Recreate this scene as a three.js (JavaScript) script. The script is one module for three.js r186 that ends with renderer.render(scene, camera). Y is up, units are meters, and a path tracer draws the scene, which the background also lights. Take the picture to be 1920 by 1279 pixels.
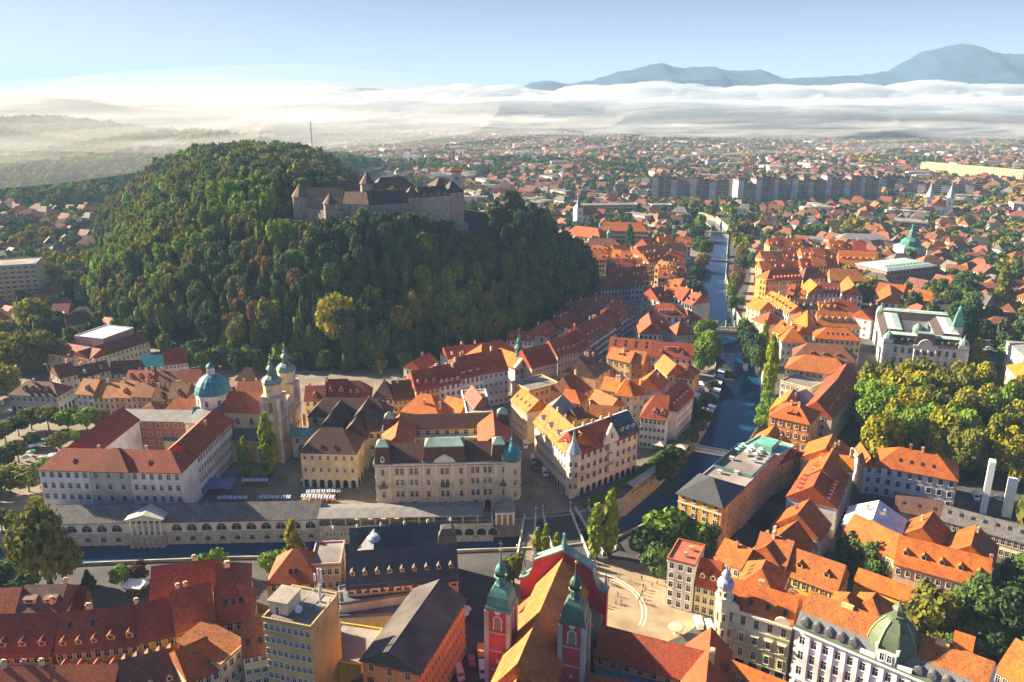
import * as THREE from 'three';
import { mergeGeometries, mergeVertices } from 'three/addons/utils/BufferGeometryUtils.js';
import { ImprovedNoise } from 'three/addons/math/ImprovedNoise.js';
// ---------------------------------------------------------------- camera, sky, sun, exposure
const scene = new THREE.Scene();
const camera = new THREE.PerspectiveCamera(46.374, 1024 / 682, 1, 40000);
camera.position.set(0, 143, 0);
camera.rotation.set(-17.142 * Math.PI / 180, 0, 0);
const renderer = new THREE.WebGLRenderer({ antialias: true });
renderer.toneMapping = THREE.LinearToneMapping;
renderer.toneMappingExposure = 4.35;
renderer.shadowMap.enabled = true;
const SUN_AZ = 24 * Math.PI / 180, SUN_EL = 25 * Math.PI / 180;
const sunDir = new THREE.Vector3(-Math.cos(SUN_AZ) * Math.cos(SUN_EL), Math.sin(SUN_EL), -Math.sin(SUN_AZ) * Math.cos(SUN_EL));
const sun = new THREE.DirectionalLight(new THREE.Color().setRGB(1, 0.82, 0.56), 5);
sun.position.copy(sunDir).multiplyScalar(2000);
sun.castShadow = true;
sun.shadow.radius = 1.5;
Object.assign(sun.shadow.camera, { left: -900, right: 900, top: 900, bottom: -900, near: 1, far: 6000 });
scene.add(sun, sun.target);
{ // clear autumn-morning sky: deep blue overhead, whitening to the horizon and round the sun
const W = 1024, H = 512, data = new Float32Array(W * H * 4), d = new THREE.Vector3();
for (let j = 0; j < H; j++) for (let i = 0; i < W; i++) {
const phi = (i + 0.5) / W * Math.PI * 2 - Math.PI, th = ((j + 0.5) / H - 0.5) * Math.PI;
d.set(Math.cos(th) * Math.cos(phi), Math.sin(th), Math.cos(th) * Math.sin(phi));
const e = Math.max(0, Math.sin(th)), k = 1 - Math.exp(-e * 9), k2 = 1 - Math.exp(-e * 5);
const c = Math.max(0, d.dot(sunDir)), glow = 0.17 * c ** 4 + 0.2 * c ** 20;
const mix = (h, m, z) => (h + (m - h) * k) + (z - m) * k2 * k;
const o = (j * W + i) * 4;
data[o] = mix(0.200, 0.008, 0.004) + glow * 1.0;
data[o + 1] = mix(0.210, 0.058, 0.015) + glow * 0.95;
data[o + 2] = mix(0.235, 0.185, 0.068) + glow * 0.85;
data[o + 3] = 1;
}
const sky = new THREE.DataTexture(data, W, H, THREE.RGBAFormat, THREE.FloatType);
sky.mapping = THREE.EquirectangularReflectionMapping;
sky.magFilter = sky.minFilter = THREE.LinearFilter;
sky.needsUpdate = true;
scene.background = sky;
scene.environment = sky;
}
scene.fog = new THREE.FogExp2(new THREE.Color().setRGB(0.40, 0.66, 1.0), 0.0001);
// ---------------------------------------------------------------- helpers
function seeded(a) { return () => { a |= 0; a = a + 0x6D2B79F5 | 0; let t = Math.imul(a ^ a >>> 15, 1 | a); t = t + Math.imul(t ^ t >>> 7, 61 | t) ^ t; return ((t ^ t >>> 14) >>> 0) / 4294967296; }; }
const rnd = seeded(20240917), pick = (a, r = rnd) => a[Math.floor(r() * a.length)], lerp = THREE.MathUtils.lerp, clamp = THREE.MathUtils.clamp;
const perlin = new ImprovedNoise(), noise = (x, y, z = 0) => perlin.noise(x, y, z);
const V = (x, y, z) => new THREE.Vector3(x, y, z);
const RGB = (r, g, b) => new THREE.Color().setRGB(r, g, b);
const taken = new Map();
function numbered(n) { const k = taken.get(n) || 0; taken.set(n, k + 1); return k ? `${n}_${String(k).padStart(3, '0')}` : n; }
function tag(o, label, category, group, kind) { if (label) o.userData.label = label; if (category) o.userData.category = category; if (group) o.userData.group = group; if (kind) o.userData.kind = kind; return o; }
function shade(o) { o.traverse(m => { if (m.isMesh) { m.castShadow = true; m.receiveShadow = true; } }); return o; }
function thing(name, label, category, group, x = 0, y = 0, z = 0, turn = 0) {
const o = new THREE.Group(); o.name = numbered(name); o.position.set(x, y, z); o.rotation.y = turn; scene.add(o);
return tag(o, label, category, group);
}
function structure(name, geo, mat) { const m = new THREE.Mesh(geo, mat); m.name = numbered(name); m.userData.kind = 'structure'; m.receiveShadow = true; m.castShadow = true; scene.add(m); return m; }
function part(parent, name, geo, mat, x = 0, y = 0, z = 0, turn = 0) {
const m = new THREE.Mesh(geo, mat); m.name = name; m.position.set(x, y, z); m.rotation.y = turn; m.castShadow = m.receiveShadow = true; parent.add(m); return m;
}
// polygon builder: flat-shaded faces, uv in metres, one group for each material slot
class Mold {
constructor() { this.slot = [[], [], [], []]; }
poly(pts, s = 0) {
const n = V(0, 0, 0).crossVectors(V(0, 0, 0).subVectors(pts[1], pts[0]), V(0, 0, 0).subVectors(pts[2], pts[0])).normalize();
const u = Math.abs(n.y) > 0.999 ? V(1, 0, 0) : V(n.z, 0, -n.x).normalize(), v = V(0, 0, 0).crossVectors(n, u);
const uv = pts.map(p => [p.dot(u), p.dot(v)]);
for (let i = 1; i < pts.length - 1; i++) for (const k of [0, i, i + 1]) this.slot[s].push([pts[k], n, uv[k]]);
return this;
}
box(x0, x1, y0, y1, z0, z1, s = 0, skip = '') {
const p = (x, y, z) => V(x, y, z), f = (c, a) => { if (!skip.includes(c)) this.poly(a, s); };
f('f', [p(x0, y0, z1), p(x1, y0, z1), p(x1, y1, z1), p(x0, y1, z1)]); f('b', [p(x1, y0, z0), p(x0, y0, z0), p(x0, y1, z0), p(x1, y1, z0)]);
f('r', [p(x1, y0, z1), p(x1, y0, z0), p(x1, y1, z0), p(x1, y1, z1)]); f('l', [p(x0, y0, z0), p(x0, y0, z1), p(x0, y1, z1), p(x0, y1, z0)]);
f('t', [p(x0, y1, z1), p(x1, y1, z1), p(x1, y1, z0), p(x0, y1, z0)]); f('d', [p(x0, y0, z0), p(x1, y0, z0), p(x1, y0, z1), p(x0, y0, z1)]);
return this;
}
// ring of points extruded between heights; plan given as [x, z] pairs, anticlockwise seen from above
prism(plan, y0, y1, s = 0, top = true, ts = s) {
const n = plan.length;
for (let i = 0; i < n; i++) { const [a, b] = plan[i], [c, d] = plan[(i + 1) % n]; this.poly([V(a, y0, b), V(c, y0, d), V(c, y1, d), V(a, y1, b)], s); }
if (top) { const f = THREE.ShapeUtils.triangulateShape(plan.map(([x, z]) => new THREE.Vector2(x, -z)), []); for (const t of f) this.poly(t.map(k => V(plan[k][0], y1, plan[k][1])), ts); }
return this;
}
// frustum or pyramid on a rectangle
frustum(x0, x1, z0, z1, y0, X0, X1, Z0, Z1, y1, s = 0, top = true, ts = s) {
const a = [V(x0, y0, z1), V(x1, y0, z1), V(x1, y0, z0), V(x0, y0, z0)], b = [V(X0, y1, Z1), V(X1, y1, Z1), V(X1, y1, Z0), V(X0, y1, Z0)];
for (let i = 0; i < 4; i++) { const j = (i + 1) % 4; if (b[i].distanceTo(b[j]) < 1e-3) this.poly([a[i], a[j], b[i]], s); else this.poly([a[i], a[j], b[j], b[i]], s); }
if (top && X1 - X0 > 0.05 && Z1 - Z0 > 0.05) this.poly(b, ts);
return this;
}
lathe(prof, seg, s = 0, cx = 0, cz = 0, rot = 0) { // prof: [radius, y] from bottom to top
for (let k = 0; k < prof.length - 1; k++) for (let i = 0; i < seg; i++) {
const a = rot + i / seg * 2 * Math.PI, b = rot + (i + 1) / seg * 2 * Math.PI, [r0, y0] = prof[k], [r1, y1] = prof[k + 1];
const P = (r, y, t) => V(cx + r * Math.sin(t), y, cz + r * Math.cos(t)), q = [];
q.push(P(r0, y0, a)); if (r0 > 1e-3) q.push(P(r0, y0, b)); q.push(P(r1, y1, b)); if (r1 > 1e-3) q.push(P(r1, y1, a));
if (q.length > 2) this.poly(q, s);
}
return this;
}
get used() { return this.slot.map((a, i) => a.length ? i : -1).filter(i => i >= 0); }
geo() {
const all = this.slot.flat(), n = all.length, P = new Float32Array(n * 3), N = new Float32Array(n * 3), U = new Float32Array(n * 2), g = new THREE.BufferGeometry();
all.forEach(([p, q, u], i) => { P.set([p.x, p.y, p.z], i * 3); N.set([q.x, q.y, q.z], i * 3); U.set(u, i * 2); });
g.setAttribute('position', new THREE.BufferAttribute(P, 3)); g.setAttribute('normal', new THREE.BufferAttribute(N, 3)); g.setAttribute('uv', new THREE.BufferAttribute(U, 2));
if (this.used.length > 1) { let at = 0, k = 0; for (const s of this.used) { g.addGroup(at, this.slot[s].length, k++); at += this.slot[s].length; } }
return g;
}
mats(list) { const u = this.used; return u.length > 1 ? u.map(i => list[i]) : list[u[0]]; }
add(parent, name, list, x = 0, y = 0, z = 0, turn = 0) { return part(parent, name, this.geo(), Array.isArray(list) ? this.mats(list) : list, x, y, z, turn); }
}
// ---------------------------------------------------------------- materials
function dataTex(n, f, srgb = true, rep = 1) {
const d = new Uint8Array(n * n * 4);
for (let j = 0; j < n; j++) for (let i = 0; i < n; i++) { const c = f(i / n, j / n, i, j), o = (j * n + i) * 4; d[o] = clamp(c[0], 0, 1) * 255; d[o + 1] = clamp(c[1], 0, 1) * 255; d[o + 2] = clamp(c[2], 0, 1) * 255; d[o + 3] = 255; }
const t = new THREE.DataTexture(d, n, n); t.wrapS = t.wrapT = THREE.RepeatWrapping; t.magFilter = t.minFilter = THREE.LinearFilter;
if (srgb) t.colorSpace = THREE.SRGBColorSpace; t.repeat.set(rep, rep); t.needsUpdate = true; return t;
}
// noise that wraps: blend of lattice values
const lat = new Float32Array(65536).map((_, i) => seeded(i * 7 + 3)());
function tile(u, v, p, s = 0) { const x = u * p, y = v * p, i = Math.floor(x), j = Math.floor(y), a = x - i, b = y - j, f = t => t * t * (3 - 2 * t), L = (i, j) => lat[(((i % p) + p) % p * 131 + ((j % p) + p) % p * 517 + s * 7919) & 65535]; return lerp(lerp(L(i, j), L(i + 1, j), f(a)), lerp(L(i, j + 1), L(i + 1, j + 1), f(a)), f(b)); }
const fbm = (u, v, p, s = 0, o = 4) => { let t = 0, w = 0.5; for (let k = 0; k < o; k++) { t += w * tile(u, v, p << k, s + k); w /= 2; } return t; };
const plasterTex = dataTex(512, (u, v) => { const a = fbm(u, v, 4, 1, 6), b = fbm(u, v * 0.25 + 0.1, 16, 9, 3), c = 0.81 + 0.20 * (a - 0.5) + 0.16 * (b - 0.5) + 0.07 * tile(u, v, 256, 4); return [c, c, c * 0.99]; }, true, 1 / 14);
// clay tiles: courses 0.3 m, tiles 0.2 m, on a 9.6 m square
const tileTone = (s, moss) => dataTex(512, (u, v) => {
const row = Math.floor(v * 32), col = Math.floor(u * 48 + (row & 1) * 0.5), id = lat[(row * 131 + (col % 48) * 17 + s * 977) & 65535], f = v * 32 - row, e = Math.abs((u * 48 + (row & 1) * 0.5) - col - 0.5);
const big = fbm(u, v, 3, s + 20, 5), mid = fbm(u, v, 12, s + 40, 4), c = 0.64 + 0.20 * (id - 0.5) + 0.24 * (big - 0.5) + 0.20 * (mid - 0.5) - (f < 0.14 ? 0.13 : 0) - (e > 0.44 ? 0.07 : 0);
const m = moss * clamp((big + mid - 1.08) * 4, 0, 1);
return [c * (1 - 0.28 * m), c * (1 - 0.02 * m), c * (1 + 0.06 * (id - 0.5))];
}, true, 1 / 9.6);
const tileBump = dataTex(256, (u, v) => { const row = Math.floor(v * 32), f = v * 32 - row, e = (u * 48 + (row & 1) * 0.5) % 1, h = 0.25 + 0.5 * (1 - f) + 0.25 * Math.sin(Math.PI * e); return [h, h, h]; }, false, 1 / 9.6);
const tileTex = [tileTone(1, 0.3), tileTone(2, 1), tileTone(3, 0.6)];
const ribTex = dataTex(256, (u, v) => { const e = (u * 16) % 1, c = (e < 0.12 ? 0.62 : 0.86) + 0.35 * (fbm(u, v, 4, 61, 5) - 0.5); return [c, c, c]; }, true, 1 / 9.6);
const patchTex = dataTex(512, (u, v) => { const c = 0.78 + 0.5 * (fbm(u, v, 4, 71, 6) - 0.5) + 0.12 * (tile(u, v, 200, 3) - 0.5); return [c, c, c]; }, true, 1 / 20);
const stoneTex = dataTex(512, (u, v) => { const r = Math.floor(v * 24), k = Math.floor(u * 16 + (r & 1) * 0.5), id = lat[(r * 57 + (k % 16) * 311) & 65535], j = (v * 24 - r < 0.08 || (u * 16 + (r & 1) * 0.5) - k < 0.05) ? 0.16 : 0, c = 0.76 + 0.16 * (id - 0.5) - j * 0.7 + 0.2 * (fbm(u, v, 6, 81, 5) - 0.5); return [c, c, c]; }, true, 1 / 12);
const M = {}, memo = (k, f) => M[k] || (M[k] = f());
const std = (r, g, b, rough = 0.9, x = {}) => new THREE.MeshStandardMaterial({ color: RGB(r, g, b), roughness: rough, ...x });
const plaster = (r, g, b) => memo(`pl${r},${g},${b}`, () => std(r * 1.45, g * 1.45, b * 1.45, 0.92, { map: plasterTex }));
const clay = (r, g, b, k = 0) => memo(`cl${r},${g},${b},${k}`, () => std(r * 2.4, g * 2.4, b * 2.4, 0.78, { map: tileTex[k], bumpMap: tileBump, bumpScale: 0.05 }));
const sheet = (r, g, b, rough = 0.55, metal = 0) => memo(`sh${r},${g},${b}`, () => std(r * 1.4, g * 1.4, b * 1.4, rough, { map: ribTex, metalness: metal }));
const patchy = (r, g, b, rough = 0.95) => memo(`pa${r},${g},${b}`, () => std(r * 1.7, g * 1.7, b * 1.7, rough, { map: patchTex }));
const stone = (r, g, b) => memo(`st${r},${g},${b}`, () => std(r * 1.8, g * 1.8, b * 1.8, 0.95, { map: stoneTex }));
const flat = (r, g, b, rough = 0.8) => memo(`fl${r},${g},${b},${rough}`, () => std(r, g, b, rough));
const GLASS = std(0.020, 0.026, 0.036, 0.12), FRAME = flat(0.62, 0.60, 0.55), WFRAME = flat(0.78, 0.76, 0.72);
// wall tints
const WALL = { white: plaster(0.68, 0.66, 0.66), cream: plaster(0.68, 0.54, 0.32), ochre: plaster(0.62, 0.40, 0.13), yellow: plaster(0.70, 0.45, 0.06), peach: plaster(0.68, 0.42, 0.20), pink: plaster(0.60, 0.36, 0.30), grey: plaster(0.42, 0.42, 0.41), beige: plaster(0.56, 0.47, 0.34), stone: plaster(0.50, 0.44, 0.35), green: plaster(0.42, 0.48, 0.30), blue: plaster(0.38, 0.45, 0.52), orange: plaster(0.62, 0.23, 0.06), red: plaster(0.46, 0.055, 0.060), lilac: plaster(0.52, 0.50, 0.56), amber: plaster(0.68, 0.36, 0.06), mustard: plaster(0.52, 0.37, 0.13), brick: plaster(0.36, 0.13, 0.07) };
// roof tints; the darker of the two reds has slope shade put in
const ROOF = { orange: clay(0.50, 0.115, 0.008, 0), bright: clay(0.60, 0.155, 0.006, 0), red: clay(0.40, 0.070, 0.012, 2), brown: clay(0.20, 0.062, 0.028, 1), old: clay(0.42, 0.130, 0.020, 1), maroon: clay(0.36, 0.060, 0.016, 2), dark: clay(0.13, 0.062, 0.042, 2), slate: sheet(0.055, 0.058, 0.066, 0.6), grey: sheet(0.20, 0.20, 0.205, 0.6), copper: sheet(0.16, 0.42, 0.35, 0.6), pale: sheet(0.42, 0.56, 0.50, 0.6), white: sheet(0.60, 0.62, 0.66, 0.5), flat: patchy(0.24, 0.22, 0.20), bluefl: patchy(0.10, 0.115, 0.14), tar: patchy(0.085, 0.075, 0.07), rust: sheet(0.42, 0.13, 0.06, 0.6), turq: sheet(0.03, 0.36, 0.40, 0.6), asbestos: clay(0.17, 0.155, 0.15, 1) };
// each house has tiles of its own firing and age: four shades of every clay
const kilnRnd = seeded(77), kiln = {}; for (const k of ['orange', 'bright', 'red', 'brown', 'old', 'maroon', 'dark']) kiln[k] = [[0.84, 1, 1], [0.95, 0.94, 2], [1.04, 1.06, 0], [1.12, 1.12, 1]].map(([f, g, t]) => { const m = ROOF[k].clone(); m.map = tileTex[t]; m.color.setRGB(m.color.r * f, m.color.g * f * g, m.color.b * f * g); return m; });
// ---------------------------------------------------------------- buildings: walls, roofs, windows, dormers, chimneys
const geoMemo = new Map(), once = (k, f) => { if (!geoMemo.has(k)) geoMemo.set(k, f()); return geoMemo.get(k); };
// window: frame with sill and crossbars (slot 0) round a pane set behind it (slot 1)
function windowGeo(w, h, arch = 0) {
return once(`win${w.toFixed(2)},${h.toFixed(2)},${arch}`, () => {
const m = new Mold(), a = w / 2, t = 0.13, o = 0.17;
if (arch) {
const N = 8, top = h - a, ring = r => { const q = [[-r, 0]]; for (let i = 0; i <= N; i++) { const f = Math.PI - i / N * Math.PI; q.push([r * Math.cos(f), top + r * Math.sin(f)]); } q.push([r, 0]); return q; };
const I = ring(a), O = ring(a + t);
for (let i = 0; i < I.length - 1; i++) { m.poly([V(O[i + 1][0], O[i + 1][1], o), V(O[i][0], O[i][1], o), V(I[i][0], I[i][1], o), V(I[i + 1][0], I[i + 1][1], o)], 0); m.poly([V(I[i][0], I[i][1], o), V(I[i][0], I[i][1], 0), V(I[i + 1][0], I[i + 1][1], 0), V(I[i + 1][0], I[i + 1][1], o)], 0); m.poly([V(O[i + 1][0], O[i + 1][1], o), V(O[i + 1][0], O[i + 1][1], 0), V(O[i][0], O[i][1], 0), V(O[i][0], O[i][1], o)], 0); }
m.poly([...I].reverse().map(([x, y]) => V(x, y, 0.035)), 1);
} else {
m.box(-a - t, -a, 0, h + t, 0, o, 0, 'bd').box(a, a + t, 0, h + t, 0, o, 0, 'bd').box(-a, a, h, h + t, 0, o, 0, 'b');
m.poly([V(-a, 0, 0.035), V(a, 0, 0.035), V(a, h, 0.035), V(-a, h, 0.035)], 1);
}
m.box(-a - t - 0.08, a + t + 0.08, -0.14, 0, 0, 0.26, 0, 'b');
m.box(-0.035, 0.035, 0, arch ? h - 0.05 : h, 0.036, 0.09, 0, 'bd').box(-a, -0.035, h * 0.62, h * 0.62 + 0.06, 0.036, 0.09, 0, 'blr').box(0.035, a, h * 0.62, h * 0.62 + 0.06, 0.036, 0.09, 0, 'blr');
return m.geo();
});
}
const doorGeo = (w, h, arch = 1) => once(`door${w},${h},${arch}`, () => {
const m = new Mold(), a = w / 2, N = 10, q = [[a, 0]];
if (arch) for (let i = 0; i <= N; i++) { const f = i / N * Math.PI; q.push([a * Math.cos(f), h - a + a * Math.sin(f)]); } else q.push([a, h], [-a, h]);
q.push([-a, 0]);
m.poly(q.map(([x, y]) => V(x, y, 0.03)), 1);
for (let i = 0; i < q.length - 1; i++) { const [x0, y0] = q[i], [x1, y1] = q[i + 1], k = 1 + 0.28 / a, kx = x => x * k, ky = y => y > h - a && arch ? (y - (h - a)) * k + h - a : (y >= h ? y + 0.28 : y); m.poly([V(x0, y0, 0.14), V(kx(x0), ky(y0), 0.14), V(kx(x1), ky(y1), 0.14), V(x1, y1, 0.14)], 0); m.poly([V(x0, y0, 0.03), V(x0, y0, 0.14), V(x1, y1, 0.14), V(x1, y1, 0.03)], 0); }
return m.geo();
});
const chimneyGeo = (w, d, h) => once(`ch${w},${d},${h}`, () => new Mold().box(-w / 2, w / 2, -1.6, h, -d / 2, d / 2, 0, 'd').box(-w / 2 - 0.12, w / 2 + 0.12, h, h + 0.2, -d / 2 - 0.12, d / 2 + 0.12, 1).box(-w / 2 + 0.1, -0.06, h + 0.2, h + 0.55, -d / 2 + 0.1, d / 2 - 0.1, 0, 'd').box(0.06, w / 2 - 0.1, h + 0.2, h + 0.55, -d / 2 + 0.1, d / 2 - 0.1, 0, 'd').geo());
const CHIM = [WALL.peach, WALL.cream, WALL.brick, WALL.beige].map(m => [m, flat(0.3, 0.27, 0.24)]);
// gabled dormer whose front stands on a slope that rises by `s` per metre going back
const dormerGeo = (w, h, s, kind) => once(`do${w},${h},${s.toFixed(2)},${kind}`, () => {
const m = new Mold(), a = w / 2, g = kind === 'shed' ? 0 : w * 0.45, L = (h + g) / s + 0.4, o = 0.16;
m.box(-a, a, -0.5, h, -h / s, 0, 0, 'tdb');
m.poly([V(-a * 0.62, 0.25, 0.02), V(a * 0.62, 0.25, 0.02), V(a * 0.62, h - 0.15, 0.02), V(-a * 0.62, h - 0.15, 0.02)], 2);
if (kind === 'shed') { const t = 0.12 * L; m.poly([V(-a - o, h, 0.3), V(a + o, h, 0.3), V(a + o, h + t, -L - 1), V(-a - o, h + t, -L - 1)], 1).box(-a - o, a + o, h - 0.14, h, 0.28, 0.3, 1); }
else {
m.poly([V(-a, h, 0), V(a, h, 0), V(0, h + g, 0)], 0);
m.poly([V(-a - o, h - o, 0.25), V(0, h + g + 0.05, 0.25), V(0, h + g + 0.05, -L), V(-a - o, h - o, -L)].reverse(), 1); m.poly([V(0, h + g + 0.05, 0.25), V(a + o, h - o, 0.25), V(a + o, h - o, -L), V(0, h + g + 0.05, -L)].reverse(), 1);
}
return m.geo();
});
const skylightGeo = once('sky', () => new Mold().box(-0.5, 0.5, 0, 0.14, -0.75, 0.75, 0, 'td').poly([V(-0.5, 0.14, 0.75), V(0.5, 0.14, 0.75), V(0.5, 0.14, -0.75), V(-0.5, 0.14, -0.75)], 1).geo());
// hip or gable roof with its ridge along x; hl, hr = how far the ridge ends are drawn in; eaves reach out by ov
function roofGeo(w, d, h, rh, hl, hr, ov, th = 0.28) {
const m = new Mold(), a = w / 2 + (hl ? ov : 0.25), c = w / 2 + (hr ? ov : 0.25), b = d / 2 + ov, y = h - ov * rh / (d / 2), t = h + rh, x0 = -a + hl, x1 = c - hr;
const A = V(-a, y, b), B = V(c, y, b), C = V(c, y, -b), D = V(-a, y, -b), E = V(x0, t, 0), F = V(x1, t, 0);
if (x1 - x0 > 0.05) m.poly([A, B, F, E]).poly([C, D, E, F]); else m.poly([A, B, E]).poly([C, D, E]);
const dn = p => V(p.x, p.y - th, p.z);
m.poly([B, C, F]); m.poly([D, A, E]);
for (const [p, q] of [[A, B], [B, C], [C, D], [D, A]]) if ((p !== B || hr) && (p !== D || hl)) m.poly([dn(p), dn(q), q, p]);
if (!hr) m.poly([dn(B), dn(F), F, B]).poly([dn(F), dn(C), C, F]);
if (!hl) m.poly([dn(D), dn(E), E, D]).poly([dn(E), dn(A), A, E]);
m.poly([dn(A), dn(D), dn(C), dn(B)]);
return m;
}
/* One wing of a building: box walls and a roof.
o: x, z, r place and turn in the thing's frame; w, d, h size to the eaves; y base; roof: 'g' gable, 'h' hip, 'l'/'r' hip at that end only, 'f' flat, 'm' mansard, 's' shed, 'p' pyramid
ax: 'z' turns the ridge across; rh rise; wm, rm materials; fl floors; b bays [front, right, back, left]; win [w, h]; arch: floors with arches */
function wing(T, o) {
for (const k of ['wm', 'dw']) if (typeof o[k] === 'string') o[k] = WALL[o[k]]; for (const k of ['rm', 'rt', 'dr']) if (typeof o[k] === 'string') o[k] = kiln[o[k]] ? pick(kiln[o[k]], kilnRnd) : ROOF[o[k]];
const { x = 0, z = 0, r = 0, w, d, h, y = 0, roof = 'g', ax = 'x', rh = Math.min(w, d) * 0.38, wm, rm, ov = 0.45 } = o;
const put = (m, lx, ly, lz, t = 0) => { const c = Math.cos(r), s = Math.sin(r); m.position.set(x + lx * c + lz * s, y + ly, z - lx * s + lz * c); m.rotation.set(0, r + t, 0, 'YXZ'); return m; };
const mk = (name, geo, mat, lx, ly, lz, t) => put(part(T, name, geo, mat), lx, ly, lz, t);
const W = ax === 'z' ? d : w, D = ax === 'z' ? w : d, turn = ax === 'z' ? Math.PI / 2 : 0; // roof frame
const hl = roof === 'h' || roof === 'l' || roof === 'p' ? Math.min(D / 2, W / 2) * (o.hk || 0.92) + ov : 0, hr = roof === 'h' || roof === 'r' || roof === 'p' ? Math.min(D / 2, W / 2) * (o.hk || 0.92) + ov : 0;
const wall = new Mold().box(-w / 2, w / 2, o.y0 ?? -0.2, h, -d / 2, d / 2, 0, 'd');
if (roof === 'g' || roof === 'l' || roof === 'r') {
const up = 0.02, P = (a, b, c) => ax === 'z' ? V(c, b, -a) : V(a, b, c);
if (!hr) wall.poly([P(W / 2, h, D / 2), P(W / 2, h, -D / 2), P(W / 2, h + rh - up, 0)]);
if (!hl) wall.poly([P(-W / 2, h, -D / 2), P(-W / 2, h, D / 2), P(-W / 2, h + rh - up, 0)]);
}
if (o.cornice !== 0 && h > 5) wall.box(-w / 2 - 0.22, w / 2 + 0.22, h - 0.55, h - 0.2, -d / 2 - 0.22, d / 2 + 0.22, 0);
mk('wall', wall.geo(), wm, 0, 0, 0);
let top; const mk2 = (name, geo, mat, lx, ly, lz, t) => { const m = mk(name, geo, mat, lx, ly, lz, t); m.userData.up = 1; return m; };
if ('ghlrp'.includes(roof)) top = mk('roof', roofGeo(W, D, h, rh, hl, hr, ov).geo(), rm, 0, 0, 0, turn);
if (roof === 'f') { const q = new Mold().box(-w / 2 - 0.2, w / 2 + 0.2, h, h + 0.25, -d / 2 - 0.2, d / 2 + 0.2, 0, 'd'); for (const [a, b, c, e] of [[-w / 2 - 0.2, w / 2 + 0.2, d / 2 - 0.15, d / 2 + 0.2], [-w / 2 - 0.2, w / 2 + 0.2, -d / 2 - 0.2, -d / 2 + 0.15], [-w / 2 - 0.2, -w / 2 + 0.15, -d / 2 + 0.15, d / 2 - 0.15], [w / 2 - 0.15, w / 2 + 0.2, -d / 2 + 0.15, d / 2 - 0.15]]) q.box(a, b, h + 0.25, h + 0.75, c, e, 1, 'd'); top = mk('roof', q.geo(), [rm, o.rim || wm], 0, 0, 0); }
if (roof === 's') { const q = new Mold(), e = 0.3, L = V(-w / 2 - e, h - 0.1, d / 2 + e), R = V(w / 2 + e, h - 0.1, d / 2 + e), S = V(w / 2 + e, h + rh, -d / 2 - e), U = V(-w / 2 - e, h + rh, -d / 2 - e); q.poly([L, R, S, U]); const dn = p => V(p.x, p.y - 0.3, p.z); for (const [a, b] of [[L, R], [R, S], [S, U], [U, L]]) q.poly([dn(a), dn(b), b, a]); q.box(-w / 2, w / 2, h, h + rh * 0.9, -d / 2, -d / 2 + 0.2, 1); top = mk('roof', q.geo(), [rm, wm], 0, 0, 0); }
if (roof === 'm') { const i = o.mi || 1.4, mh = o.mh || 3.2, q = new Mold().frustum(-w / 2 - ov, w / 2 + ov, -d / 2 - ov, d / 2 + ov, h, -w / 2 + i, w / 2 - i, -d / 2 + i, d / 2 - i, h + mh, 0, false); const wi = w - 2 * i, di = d - 2 * i, k = Math.min(wi, di) / 2 * 0.95, lx = wi >= di; q.frustum(-wi / 2, wi / 2, -di / 2, di / 2, h + mh, lx ? -wi / 2 + k : -0.01, lx ? wi / 2 - k : 0.01, lx ? -0.01 : -di / 2 + k, lx ? 0.01 : di / 2 - k, h + mh + rh, 1, false); q.box(-w / 2 - ov, w / 2 + ov, h - 0.3, h, -d / 2 - ov, d / 2 + ov, 2, 'td'); top = mk('roof', q.geo(), [rm, o.rt || rm, wm], 0, 0, 0); }
// windows
const fl = o.fl || 0, [ww, wh] = o.win || [1.15, 1.9], g0 = o.ground ?? 1, ft = h / Math.max(1, fl), bays = o.b || [];
const sides = [[w, d / 2, 0], [d, w / 2, Math.PI / 2], [w, d / 2, Math.PI], [d, w / 2, -Math.PI / 2]], small = [];
bays.forEach((n, s) => {
if (!n) return; const [len, off, t] = sides[s];
for (let f = 0; f < fl; f++) for (let k = 0; k < n; k++) {
const u = (k + 0.5) / n * len - len / 2 + (o.jit ? (rnd() - 0.5) * 0.2 : 0), lx = s === 0 ? u : s === 2 ? -u : s === 1 ? off : -off, lz = s === 0 ? off : s === 2 ? -off : s === 1 ? -u : u;
const arch = (o.arch || []).includes(f), gw = f === 0 && g0 === 2;
if (f === 0 && g0 === 0) continue;
const W2 = gw ? Math.min(2.4, len / n * 0.62) : Math.min(ww, len / n * 0.6), H2 = gw ? ft * 0.68 : f === fl - 1 && o.low ? wh * 0.7 : wh, yy = gw ? 0.1 : f * ft + (ft - H2) * 0.5;
const geo = gw ? doorGeo(+W2.toFixed(1), +H2.toFixed(1), o.shops ? 0 : 1) : windowGeo(W2, H2, arch ? 1 : 0);
if (o.far) { const c = geo.clone(); c.clearGroups(); const e = new THREE.Matrix4().compose(V(lx, yy, lz), new THREE.Quaternion().setFromAxisAngle(V(0, 1, 0), t), V(1, 1, 1)); c.applyMatrix4(e); small.push(c); }
else mk(gw ? (o.shops ? 'shop_window' : 'arched_doorway') : 'window', geo, [o.fm || FRAME, GLASS], lx, yy, lz, t);
}
});
if (small.length) { const m = mk('windows', mergeGeometries(small), GLASS, 0, 0, 0); m.userData.kind = 'stuff'; }
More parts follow.
